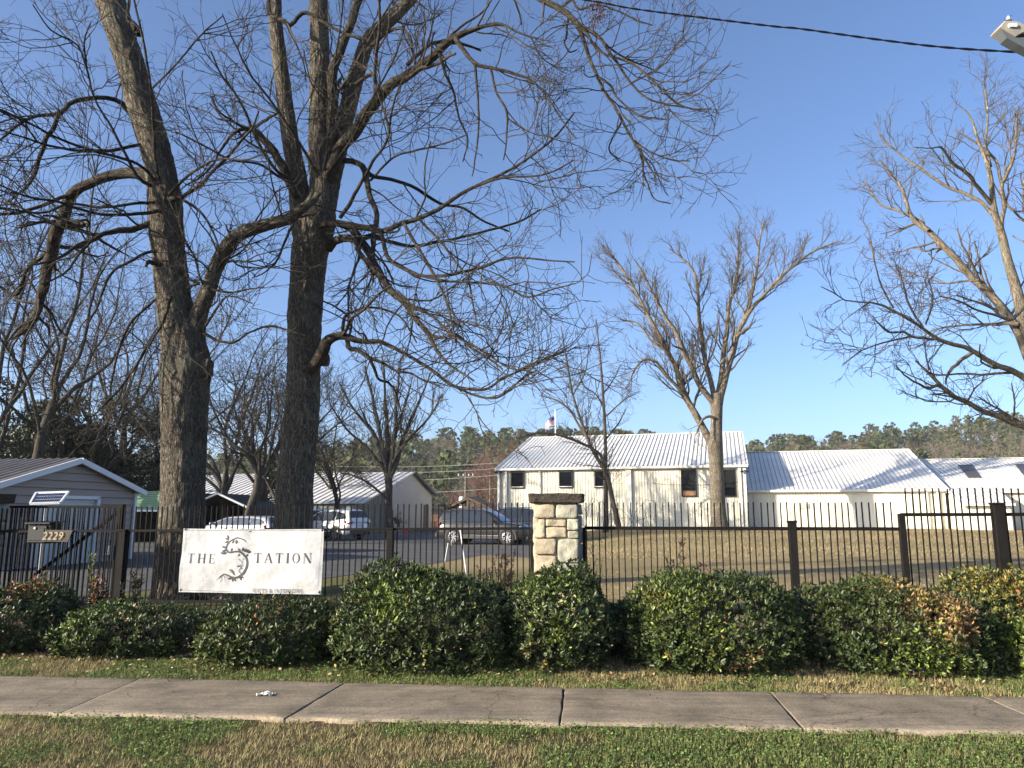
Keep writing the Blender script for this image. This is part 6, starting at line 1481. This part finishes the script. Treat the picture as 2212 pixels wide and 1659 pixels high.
RIGHT = [lv(2.7, 1.9, (25, 65), .40, 9, .17, (-.01, 0, .05), .010, 5), lv(3.4, 1.0, (25, 65), .5, 7, .19, (0, 0, .05), .009, 4), lv(3.9, .5, (25, 65), .6, 5, .2, (0, 0, .04), .006, 3), lv(2.8, .26, (25, 70), .8, 4, .18, (0, 0, .04), .005, 3)]
T6_tr = [([(2330, 1178, 74), (2322, 1100, 58), (2315, 1000, 52), (2300, 920, 50), (2270, 830, 44), (2235, 745, 34), (2212, 690, 25), (2194, 620, 22), (2176, 560, 19), (2163, 503, 17), (2150, 465, 14), (2144, 425, 12), (2140, 385, 11), (2131, 347, 9), (2120, 320, 7), (2110, 295, 6), (2096, 250, 4), (2068, 225, 2)], 0, 0)]
T6_li = [
 ([(2255, 830, 24), (2225, 785, 20), (2205, 745, 19), (2190, 705, 19), (2155, 651, 18), (2130, 625, 17), (2103, 600, 16), (2061, 556, 15), (2034, 528, 14), (2006, 498, 13), (1971, 472, 10), (1954, 424, 8), (1945, 400, 6), (1925, 375, 5), (1900, 345, 3)], 0, 1.5),
 ([(2006, 498, 8), (1975, 470, 7), (1940, 455, 6), (1900, 440, 5), (1870, 395, 3)], .9, 2.5),
 ([(2162, 500, 11), (2166, 470, 10), (2169, 445, 10), (2165, 405, 9), (2175, 380, 8), (2184, 355, 8), (2193, 323, 6), (2195, 278, 5), (2200, 229, 3)], 0, -1.0),
 ([(2165, 400, 7), (2150, 345, 6), (2130, 325, 5), (2095, 300, 4), (2060, 280, 3)], 0, .6),
 ([(2140, 440, 10), (2118, 412, 9), (2100, 388, 9), (2082, 370, 8), (2062, 355, 7), (2045, 335, 6), (2033, 318, 5), (2010, 320, 3), (1975, 318, 2)], 0, -1.5),
 ([(2150, 470, 9), (2110, 430, 8), (2040, 400, 7), (1985, 362, 6), (1940, 330, 4), (1895, 285, 3)], 0, 2),
 ([(2140, 360, 7), (2128, 310, 6), (2133, 270, 5), (2132, 220, 4), (2125, 175, 2)], .2, 1.2),
 ([(2290, 880, 30), (2250, 845, 20), (2212, 817, 15), (2185, 800, 14), (2162, 793, 13), (2135, 778, 12), (2110, 762, 11), (2085, 750, 10), (2058, 744, 10), (2023, 731, 9), (1998, 712, 7), (1971, 694, 7), (1945, 680, 6), (1919, 665, 6), (1895, 656, 5), (1874, 653, 4), (1829, 650, 3), (1800, 632, 3), (1773, 619, 2)], 0, -2.5),
 ([(2026, 733, 6), (2000, 731, 6), (1971, 727, 6), (1950, 716, 5), (1922, 717, 5), (1900, 700, 4), (1884, 682, 2)], -1.4, -2.5),
 ([(1965, 727, 5), (1940, 733, 4), (1915, 738, 4), (1885, 748, 3), (1860, 758, 3), (1840, 773, 3), (1820, 788, 2)], -1.6, -3.0),
 ([(2100, 762, 8), (2080, 775, 8), (2055, 798, 7), (2045, 815, 5), (2042, 830, 3)], -1, -.4),
 ([(2300, 980, 34), (2260, 945, 22), (2212, 921, 17), (2185, 912, 15), (2162, 901, 14), (2135, 892, 12), (2110, 880, 12), (2085, 866, 11), (2060, 856, 11), (2045, 842, 10), (2030, 831, 9), (2005, 805, 6), (1978, 779, 4)], 0, -1.2),
 ([(2026, 830, 7), (2010, 838, 6), (1988, 831, 5), (1960, 815, 4), (1935, 790, 3)], -1, -2), ([(2212, 660, 9), (2185, 690, 7), (2150, 680, 6), (2110, 670, 5), (2070, 650, 4), (2030, 640, 3)], -.4, -2),
 ([(1995, 710, 5), (1965, 660, 5), (1950, 610, 4), (1935, 570, 3)], -1, -.5), ([(1930, 665, 4), (1905, 620, 4), (1890, 570, 3), (1880, 520, 2)], -1.5, -1),
 ([(2000, 700, 4), (2015, 650, 4), (2005, 600, 3)], -.6, .4), ([(2200, 700, 10), (2140, 700, 6), (2080, 702, 5), (2020, 712, 4), (1990, 730, 3)], 0, 1.6),
 ([(2115, 605, 6), (2080, 608, 5), (2040, 612, 4), (2000, 600, 3), (1950, 585, 2)], 0, 2),
 ([(2230, 700, 24), (2235, 600, 20), (2225, 500, 16), (2215, 400, 12), (2230, 300, 8), (2220, 200, 4)], .5, 2.5),
]
T6 = picture_tree('tree', 'large pale bare tree reaching in from beyond the right edge', 24, 'bark_pale', T6_tr, T6_li, RIGHT, 61, n=22, tmat='bark_far')

# ---- other bare trees grown from a few rules
def wild_tree(name, label, X, Y, H, mat, seed, fork=.3, nl=6, spread=.55, R0=.16, levels=None, rmin=.009, trop=.05, group=None, jit=.11, z0=0.0, lean=(0, 0)):
    r = rng_(seed); root = thing(name, (X, Y, z0), label, 'tree', group)
    zf = H * fork; n = 12; P = np.zeros((n, 3)); P[:, 2] = np.linspace(-.1, zf, n); w = r.normal(size=(n, 3)) * .04 * H / 10; w[0] = 0; P += np.cumsum(w, 0) * [1, 1, 0] * .5; P[:, 0] += lean[0] * np.linspace(0, 1, n) ** 1.4 * zf; P += [X, Y, z0]
    R = np.linspace(R0 * 1.25, R0 * .82, n); add_trunk(root, mat, P, R, False, 10)
    PP, RR = [], []; m = 14
    for k in range(nl):
        a = 2 * math.pi * (k + r.random() * .7) / nl; sp = spread * (.5 + .8 * r.random()); D = norm(np.array([math.cos(a) * sp, math.sin(a) * sp, 1.0]) + [lean[0] * .4, 0, 0]); S = P[-1 - int(r.integers(0, 5)) * (k % 2)].copy()
        L = (H - (S[2] - z0)) * (.72 + .38 * r.random()); Q = [S]
        for j in range(1, m): D = norm(D + jit * r.normal(size=3) + np.array([0, 0, trop * (1 if sp < .8 else .4)])); Q.append(Q[-1] + D * L / (m - 1))
        PP.append(Q); RR.append(np.linspace(R0 * (.34 + .22 * r.random()), max(.012, R0 * .06), m)); add_trunk(root, mat, np.array(Q), RR[-1], False, 6, 'limb')
    s = H / 12.0
    lvls = levels or [lv(2.3 / s, 2.6 * s, (25, 65), .36, 8, .16, (0, 0, .05), rmin * 1.7, 4), lv(2.2 / s, 1.5 * s, (25, 65), .55, 7, .18, (0, 0, .04), rmin * 1.1, 3), lv(2.5 / s, .8 * s, (30, 65), .7, 5, .18, (0, 0, .03), rmin, 3), lv(1.9 / s, .42 * s, (30, 65), .8, 3, .18, (0, 0, .03), rmin * .8, 3)]
    twigs(root, mat, np.array(PP), np.array(RR), lvls, r); return root
def at(px, Y): return (px - 1106) / 1656 * Y
def ht(py, Y): return 1.6 + (HZ - py) * Y / 1668
LB = [(-40, 37, 300, .26, 'leftmost bare tree, crown cut by the left edge above the garage'), (45, 33, 250, .22, 'tall thin-stemmed bare tree above the left end of the garage roof'), (118, 41, 420, .26, 'bare tree behind the garage ridge with a broad twiggy crown'),
      (185, 44, 520, .22, 'bare tree rising over the right slope of the garage roof'), (250, 49, 480, .24, 'bare tree above the green awning, left of the leaning trunk'), (318, 50, 600, .17, 'thin bare tree just left of the leaning trunk'),
      (490, 42, 690, .26, 'dark bare tree over the dark carport between the two big trunks'), (528, 37, 760, .22, 'leaning dark bare tree right of the dark carport'), (560, 45, 700, .24, 'bare tree behind the left side of the straight trunk'), (600, 40, 740, .2, 'bare tree half hidden by the straight trunk'), (735, 52, 900, .16, 'small bare tree behind the white car, right of the straight trunk'), (690, 60, 780, .2, 'bare tree beside the straight trunk, over the pale storage roof')]
for k, (px, Y, py, R0, lab) in enumerate(LB):
    wild_tree('tree', lab, at(px, Y), Y, ht(py, Y), 'bark_twig' if k % 3 else 'bark_dark', 200 + k, fork=[.22, .35, .28][k % 3], nl=[7, 5, 6][k % 3], spread=[.6, .4, .75][k % 3], R0=R0, rmin=.0095, jit=.14, group='bare trees behind the garage and carports', lean=([0, .15, -.12, .2][k % 4], 0))
for k, (px, Y, py, lab) in enumerate([(1030, 120, 985, 'reddish bare tree behind the transformer pole'), (1075, 112, 965, 'reddish-brown bare tree touching the left corner of the tallest building'), (1105, 130, 940, 'reddish bare tree above the left end of the tallest roof'), (985, 130, 1040, 'low reddish bare tree left of the transformer pole'), (1052, 140, 1000, 'reddish bare tree between the two utility poles')]):
    H = ht(py, Y); s = H / 12
    wild_tree('tree', lab, at(px, Y), Y, H, 'bark_red', 300 + k, fork=.12, nl=8, spread=.5, R0=.14, rmin=.03, group='reddish bare trees left of the tallest building',
              levels=[lv(1.2 / s, 2.6 * s, (20, 50), .5, 6, .12, (0, 0, .08), .035, 3), lv(2.6 / s, 1.4 * s, (20, 50), .6, 5, .12, (0, 0, .08), .028, 3), lv(2.4 / s, .7 * s, (20, 50), .8, 4, .12, (0, 0, .08), .022, 3)])

# ---- evergreens
pmat('evergreen_leaf', (1, 1, 1), .45, col_attr='tint', spec=.4, trans=.12)
def evergreen(name, label, X, Y, z0, z1, w, n, size, seed, colr, group=None, lumps=9, shape=1.0):
    r = rng_(seed); root = thing(name, (X, Y, 0), label, 'tree', group)
    MB().tube([(X, Y, -.1), (X + .1, Y, z0 + (z1 - z0) * .4), (X, Y, z0 + (z1 - z0) * .9)], [.13, .09, .02], 8).build('trunk', 'bark_dark', root)
    cs = []; 
    for k in range(lumps):
        t = r.random(); rad = w * .5 * (1 - .55 * t * shape); a = r.random() * 6.28; cs.append([X + rad * math.cos(a) * r.random() ** .5, Y + rad * math.sin(a) * r.random() ** .5, z0 + (z1 - z0) * (.12 + .76 * t), w * (.18 + .16 * r.random()) * (1 - .3 * t)])
    cs = np.array(cs); i = r.integers(0, lumps, n); d = norm(r.normal(size=(n, 3))); rr = cs[i, 3] * (.72 + .36 * r.random(n))
    c = cs[i, :3] + d * rr[:, None] * [1, 1, .8]; nn = norm(d + .8 * r.normal(size=(n, 3))); a = norm(np.cross(nn, r.normal(size=(n, 3)))); b = np.cross(nn, a); s = (size * (.6 + .8 * r.random(n)))[:, None]
    V = np.stack([c - a * s, c - b * s * .45, c + a * s, c + b * s * .45], 1).reshape(-1, 3)
    C = np.repeat(np.array(colr) * (.5 + .9 * r.random((n, 1))), 4, axis=0)
    put('foliage', mesh_np('foliage', V, np.arange(4 * n).reshape(-1, 4), col=C), 'evergreen_leaf', root, 'stuff'); return root
for k, (px, Y, yt, w, lab) in enumerate([(-15, 40, 800, 6.0, 'dark broadleaf evergreen at the left edge above the garage'), (62, 44, 850, 5.4, 'dark broadleaf evergreen behind the left half of the garage roof'), (128, 43, 880, 4.8, 'dark broadleaf evergreen behind the garage ridge'), (205, 45, 890, 5.2, 'dark evergreen right of the garage ridge'), (270, 47, 880, 5.0, 'dark evergreen behind the right eave of the garage'), (325, 48, 900, 4.2, 'dark evergreen just left of the leaning trunk over the green awning'), (170, 48, 790, 4.4, 'tallest evergreen behind the garage, seen through bare twigs')]):
    evergreen('evergreen_tree', lab, at(px, Y), Y, .6, ht(yt - 35, Y), w * 1.15, 7500, .105, 400 + k, (.036, .046, .022), 'evergreens behind the garage', lumps=12, shape=.6)
for k, (px, Y, yt, w, lab) in enumerate([(1243, 150, 928, 9, 'dark round evergreen over the left part of the tallest roof, beside the flagpole'), (1318, 155, 925, 13, 'broad dark evergreen crown over the middle of the tallest roof'), (1372, 150, 934, 8, 'low dark evergreen crown over the tallest roof, right of the slender tree')]):
    evergreen('evergreen_tree', lab, at(px, Y), Y, 6, ht(yt, Y), w, 2600, .28, 430 + k, (.045, .058, .028), 'evergreens above the tallest roof', shape=.2)
evergreen('cedar_tree', 'green cedar with reddish twigs seen between the big trunks over the carport', at(565, 50), 50, 1, ht(985, 50), 2.6, 2600, .09, 440, (.07, .09, .03))

# ================================================================ SHRUBS
pmat('shrub_leaf', (1, 1, 1), .42, col_attr='tint', spec=.38, trans=.12)
pmat('shrub_wood', (.05, .04, .03), .9)
def leaf_mesh(base, ld, side, L, Wd, colr, fold=.18):
    n = len(base); nrm = np.cross(ld, side); L = L[:, None]; Wd = Wd[:, None]
    m1 = base + ld * L * .38; m2 = base + ld * L * .72; tip = base + ld * L - nrm * L * .12
    up = nrm * Wd * fold
    V = np.stack([base, m1 + side * Wd * .5 + up, m2 + side * Wd * .42 + up * .8, tip, m2 - side * Wd * .42 + up * .8, m1 - side * Wd * .5 + up], 1).reshape(-1, 3)
    o = (np.arange(n) * 6)[:, None]
    F = np.concatenate([o + np.array([[0, 1, 2, 3]]), o + np.array([[0, 3, 4, 5]])], 0)
    return V, F, np.repeat(colr, 6, axis=0)
def rosettes(r, pos, ax, nl, L, wr, colr_fn, spreadd=(30, 80)):
    M = len(pos); idx = np.repeat(np.arange(M), nl); n = len(idx); ph = np.tile(np.arange(nl) * 2.4, M) + r.random(n) * .5; al = np.radians(spreadd[0] + (spreadd[1] - spreadd[0]) * r.random(n))[:, None]
    A = ax[idx]; u = norm(np.cross(A, r.normal(size=(M, 3))[idx])); w = np.cross(A, u); q = u * np.cos(ph)[:, None] + w * np.sin(ph)[:, None]
    ld = norm(A * np.cos(al) + q * np.sin(al) + .12 * r.normal(size=(n, 3))); side = norm(np.cross(ld, A + .15 * r.normal(size=(n, 3))))
    base = pos[idx] - A * (r.random((n, 1)) * .035)
    Ls = L * (.65 + .6 * r.random(n))
    return leaf_mesh(base, ld, side, Ls, Ls * wr, colr_fn(pos[idx], n))
def shrub(name, label, cx, cy, a, b, h, seed, nros=2990, lumps=(), patches=(), L=.050, bare=0.15, group='evergreen shrubs of the hedge', low=.0, sq=2.7):
    """cx,cy ground centre; a,b half width and depth; h height; patches (x,z,radius,colour)"""
    r = rng_(seed); root = thing(name, (cx, cy, 0), label, 'shrub', group)
    ells = [(0, 0, h * .40, a, b, h * .60)] + [tuple(l) for l in lumps]
    vol = np.array([e[3] * e[5] + e[3] * e[4] for e in ells]); vol = vol / vol.sum(); pos = []; nor = []
    for e, f in zip(ells, vol):
        m = int(nros * f); d = norm(r.normal(size=(m, 3))); k = (d[:, 1] > .45) & (r.random(m) < .5); d[k, 1] *= -1
        p4 = d / ((np.abs(d) ** sq).sum(1) ** (1 / sq))[:, None]
        ext = np.array(e[3:6]); nn = norm(np.sign(p4) * np.abs(p4) ** (sq - 1) / ext)
        bump = 1 + .20 * (vnoise(p4 * 1.9 + seed, seed) - .5) + .16 * (vnoise(p4 * 5 + seed, seed + 1) - .5)
        dep = np.where(r.random(m) < .68, 1 - .05 * r.random(m), .97 - .35 * r.random(m) ** 1.3)
        pos.append(np.array(e[0:3]) + p4 * ext * (bump * dep)[:, None]); nor.append(nn)
    pos = np.vstack(pos); nor = np.vstack(nor)
    inside = np.zeros(len(pos), bool)
    for e in ells: q = (np.abs((pos - np.array(e[:3])) / (np.array(e[3:6]) * .80)) ** sq).sum(1); inside |= q < .55
    hole = vnoise(pos * 4.5 + seed * 3, seed + 5) < (bare + .10) * (1.5 - pos[:, 2] / h)
    k = ~inside & (pos[:, 2] > .03 + low * vnoise(pos * 6, 3)) & ~hole; pos, nor = pos[k], nor[k]
    ax = norm(nor * .75 + np.array([0, 0, .65]) + .35 * r.normal(size=pos.shape)); pos = pos + ax * (r.random((len(pos), 1)) ** 3) * .09
    W_ = pos + np.array([cx, cy, 0])
    base = np.array([.028, .046, .014]); light = np.array([.098, .118, .028])
    def cf(p, n):
        t = vnoise((p + seed) * 3.0, 15)[:, None]; c = base * (1 - .55 * t) + light * .55 * t; c = c * (.6 + .75 * r.random((n, 1)))
        yl = r.random((n, 1)) < .006; c = np.where(yl, np.array([.35, .22, .05]) * (.5 + .7 * r.random((n, 1))), c)
        for (px_, pz_, rad, col, amt) in patches:
            dd = np.hypot(p[:, 0] - px_, (p[:, 2] - pz_)) / rad + .5 * (vnoise(p * 6, 19) - .5); kk = (r.random(n) < amt * np.clip(1.6 - 1.6 * dd, 0, 1))[:, None]; c = np.where(kk, np.array(col) * (.55 + .9 * r.random((n, 1))), c)
        return c
    V, F, C = rosettes(r, pos, ax, 7, L, .42, cf)
    put('leaves', mesh_np('leaves', V + [cx, cy, 0], F, col=C), 'shrub_leaf', root, 'stuff')
    # stems inside
    m = 46; S = np.zeros((m, 3)); S[:, 0] = r.normal(0, a * .28, m); S[:, 1] = r.normal(0, b * .28, m); S[:, 2] = -.05; E = norm(r.normal(size=(m, 3)) * [1, 1, .5] + [0, 0, .9]) * [a * .95, b * .95, h * .92]; E[:, 2] = np.clip(E[:, 2], h * .3, h * .9)
    t = np.linspace(0, 1, 7)[None, :, None]; Pm = S[:, None] * (1 - t) + (S * .4)[:, None] * t + E[:, None] * t ** 1.3 + .04 * r.normal(size=(m, 7, 3)) * t; Pm += [cx, cy, 0]
    tb = TB(); tb.add(Pm, np.tile(np.linspace(.012, .004, 7), (m, 1)), 5); P2, R2 = grow(r, Pm, np.tile(np.linspace(.012, .005, 7), (m, 1)), 7, .3, (25, 60), .6, 5, .15, (0, 0, .05), rmin=.0025); tb.add(P2, R2, 3)
    tb.build('stems', 'shrub_wood', root, 'stuff')
    return root
YEL = (.22, .19, .045); TAN = (.27, .17, .08); ORG_ = (.38, .14, .05); LIME = (.15, .20, .03)
def hx(px, Y): return (px - 1106) / 1656 * Y
def sh(label, x0, x1, ytop, Y, b, seed, lumps=(), patches=(), nros=3120, **kw):
    Y = Y - .28
    cx = hx((x0 + x1) / 2, Y); a = (x1 - x0) / 2 / 1656 * Y; h = 1.57 - (ytop - HZ) * (Y + .1) / 1690
    lm = [((hx(q[0], Y) - cx), q[3], (1.55 - (q[2] - HZ) * (Y + q[3]) / 1690) * .40, q[1] / 1656 * Y, b * .75, (1.55 - (q[2] - HZ) * (Y + q[3]) / 1690) * .60) for q in lumps]
    pt = [(hx(q[0], Y) - cx, 1.6 - (q[1] - HZ) * (Y - b * .6) / 1700, q[2] / 1656 * Y, q[3], q[4]) for q in patches]
    return shrub('shrub', label, cx, Y, a, b, h, seed, lumps=lm, patches=pt, nros=nros, **kw)
sh('leftmost hedge shrub, running out of the left edge', -90, 175, 1272, 9.75, .9, 1, lumps=[(60, 90, 1258, .2)], patches=[(60, 1270, 60, ORG_, .25), (20, 1380, 60, LIME, .5)], nros=3510)
sh('low sprawling hedge shrub under the leaning trunk', 168, 466, 1304, 9.55, .8, 2, lumps=[(260, 90, 1300, 0), (390, 60, 1325, .1)], patches=[(230, 1330, 60, LIME, .4), (350, 1300, 40, ORG_, .12)], nros=2990, bare=.26)
sh('hedge shrub standing below the white banner', 472, 748, 1294, 9.15, .85, 3, lumps=[(655, 85, 1290, .1), (560, 70, 1308, 0)], patches=[(620, 1290, 60, ORG_, .12)], nros=3250, bare=.2)
sh('largest, tallest hedge shrub, right of the banner', 738, 1112, 1238, 8.95, 1.0, 4, lumps=[(850, 100, 1210, .15), (905, 150, 1225, 0), (1010, 95, 1250, .1)], patches=[(860, 1300, 60, LIME, .6), (940, 1240, 60, LIME, .25)], nros=5070, bare=.13)
sh('hedge shrub growing against the front of the middle stone pillar', 1092, 1312, 1244, 8.95, .92, 5, lumps=[(1232, 70, 1214, .35), (1190, 90, 1232, 0)], patches=[(1140, 1400, 30, TAN, .3), (1190, 1300, 80, LIME, .35)], nros=3250, bare=.13)
sh('small dark hedge shrub in the gap right of the pillar shrub', 1290, 1372, 1300, 9.5, .5, 6, nros=910, bare=.2)
sh('broad hedge shrub between the middle pillar and the next post', 1350, 1688, 1244, 8.85, .98, 7, lumps=[(1470, 90, 1232, 0), (1620, 80, 1240, .1), (1420, 60, 1270, -.1)], patches=[(1540, 1410, 50, TAN, .35), (1450, 1300, 120, LIME, .25), (1395, 1290, 30, YEL, .35)], nros=4680, bare=.10)
sh('hedge shrub with a broad dead yellow-brown patch', 1728, 2060, 1262, 8.8, .98, 8, lumps=[(1905, 80, 1238, .2), (1780, 75, 1258, .1), (1990, 80, 1275, -.1)], patches=[(1945, 1310, 85, TAN, .9), (1930, 1290, 50, YEL, .5), (1880, 1420, 90, LIME, .5)], nros=4810, bare=.10)
sh('yellow-topped hedge shrub running out of the right edge', 2010, 2390, 1240, 9.1, 1.0, 9, lumps=[(2125, 110, 1226, 0), (2240, 100, 1232, .1)], patches=[(2120, 1235, 110, YEL, .5), (2200, 1260, 80, YEL, .4), (2060, 1270, 60, YEL, .3), (2150, 1290, 80, ORG_, .15)], nros=5070, bare=.09)
sh('bright green low hedge shrub at the right edge before the yellow-topped one', 2128, 2330, 1330, 8.35, .6, 10, patches=[(2190, 1380, 140, LIME, .7)], nros=2340, bare=.1)

# ---- thin weedy plants and seedlings sticking up
def sprig(name, label, px, py_top, Y, nst, seed, colr, spread=.12, zb=0.0, L=.06, wr=.3, group=None, wood='shrub_wood', hgt=None):
    r = rng_(seed); X = hx(px, Y); H = hgt or 1.6 - (py_top - HZ) * Y / 1680; root = thing(name, (X, Y, zb), label, 'plant', group); PP, RR = [], []
    for k in range(nst):
        h = (H - zb) * (.55 + .45 * r.random()) if k else H - zb; P = np.array([X, Y, zb]) + np.cumsum(np.vstack([[0, 0, 0], np.stack([r.normal(0, spread * .35, 9) + (r.random() - .5) * spread, r.normal(0, spread * .3, 9), np.ones(9) * h / 9 * 9 / 9], -1) * [h / 1.4, h / 1.4, 1]]), 0) * [.35, .35, 1]
        PP.append(np.array([X, Y, zb]) + (P - np.array([X, Y, zb]) + 0)); RR.append(np.linspace(.008, .003, 10))
    PP = np.array(PP); RR = np.array(RR); PP = PP - PP[:, :1] + np.array([X, Y, zb]); tb = TB(); tb.add(PP, RR, 5)
    P2, R2 = grow(r, PP, RR, 5, .25, (20, 50), .7, 5, .15, (0, 0, .12), rmin=.0025, tmin=.35); tb.add(P2, R2, 3); tb.build('stems', wood, root, 'stuff')
    pts = np.vstack([PP[:, 4:].reshape(-1, 3), P2[:, 1:].reshape(-1, 3)]); ax = norm(np.array([0, 0, 1.0]) + .5 * r.normal(size=pts.shape))
    V, F, C = rosettes(r, pts, ax, 3, L, wr, lambda p, n: np.array(colr)[r.integers(0, len(colr), n)] * (.5 + .9 * r.random((n, 1))), (25, 70)); put('leaves', mesh_np('leaves', V, F, col=C), 'shrub_leaf', root, 'stuff'); return root
RDB = [(.20, .085, .06), (.13, .06, .045), (.24, .15, .09)]
sprig('young_shrub', 'red-brown leafy seedling standing above the broad hedge shrub', 1455, 1172, 9.9, 6, 501, [(.09, .04, .03), (.06, .06, .03), (.05, .03, .025)], .10)
sprig('young_shrub', 'small red-brown sprig right of the tall seedling', 1502, 1205, 9.8, 4, 502, [(.13, .06, .05), (.10, .06, .04)], .14)
sprig('young_shrub', 'rusty bare-twigged shrub behind the fence left of the pillar', 1085, 1185, 12.8, 9, 503, RDB, .22, L=.05)
sprig('young_shrub', 'low rusty shrub behind the fence above the largest hedge shrub', 1045, 1215, 12.9, 6, 504, RDB, .25, L=.05)
sprig('young_shrub', 'orange-leaved sprig between the gate and the leaning trunk', 226, 1230, 10.7, 6, 505, [(.22, .10, .05), (.06, .08, .025), (.16, .05, .03)], .16, L=.07)
sprig('young_shrub', 'green sprig rising by the leftmost thick fence post', 214, 1205, 11.2, 3, 506, [(.12, .15, .03), (.10, .11, .03)], .08, L=.07)
sprig('young_shrub', 'leggy dark sprig at the foot of the leaning trunk', 300, 1240, 10.9, 6, 507, [(.05, .07, .025), (.09, .06, .04)], .2, L=.065)
sprig('young_shrub', 'green sprigs above the leftmost hedge shrub', 120, 1240, 10.9, 7, 508, [(.10, .13, .03), (.06, .09, .03), (.25, .12, .05)], .2, L=.07)
sprig('weed_clump', 'dry weeds growing against the white gable wall', 868, 1105, 55.5, 7, 509, [(.09, .06, .04)], .5, L=.12)
sprig('weed_clump', 'dry shoots sprouting right of the stone pillar', 1285, 1140, 12.4, 3, 510, [(.12, .05, .05)], .1, L=.03)
# arching bare brambles before the wall of the tallest building
r = rng_(515); bb = thing('bramble', (UP(1300, 1140, 48)[0], 48, .44), 'tangle of thin arching stems against the wall by the slender tree', 'bush'); PP = []
for k in range(16):
    x0 = UP(1240 + 180 * r.random(), 1100, 48 + r.random())[0]; dx = (r.random() - .5) * 5; h = .7 + 1.3 * r.random(); t = np.linspace(0, 1, 10); PP.append(np.stack([x0 + dx * t, 48 + r.random() + .3 * t, .44 + h * np.sin(math.pi * (t * .8)) + .05 * r.normal(size=10)], -1))
tb = TB(); tb.add(np.array(PP), np.tile(np.linspace(.014, .008, 10), (16, 1)), 4); tb.build('stems', 'bark_far', bb, 'stuff')
# cut twigs under the hedge
for k, (xa, ya, xb, yb, lab) in enumerate([(210, 1412, 212, 1398, 'short bare stub at the foot of the leftmost shrubs'), (404, 1399, 424, 1391, 'pale broken twig lying under the low sprawling shrub'), (982, 1400, 1000, 1378, 'thin bare shoot rising at the right foot of the largest shrub')]):
    a_, b_ = GP(xa, ya, .02), GP(xa, ya, .02) + UP(xb, yb, GP(xa, ya, .02)[1]) - UP(xa, ya, GP(xa, ya, .02)[1])
    tag(MB().tube([a_, (a_ + b_) / 2 + [.01, 0, .01], b_], [.008, .006, .004], 6).build('twig', 'bark_pale'), lab, 'twig')

# ================================================================ AIR
hz = bpy.data.materials.new('haze'); hz.use_nodes = True
hn = hz.node_tree.nodes; hn.clear(); pv_ = hn.new('ShaderNodeVolumePrincipled'); ho = hn.new('ShaderNodeOutputMaterial')
pv_.inputs['Color'].default_value = (.86, .90, .96, 1); pv_.inputs['Density'].default_value = 0.00017; pv_.inputs['Anisotropy'].default_value = 0.0
hz.node_tree.links.new(pv_.outputs[0], ho.inputs['Volume'])
MATS['haze'] = hz
m = MB(); m.box((0, 930, 59), (3100, 2620, 122)); o = m.build('haze', 'haze', kind='stuff')
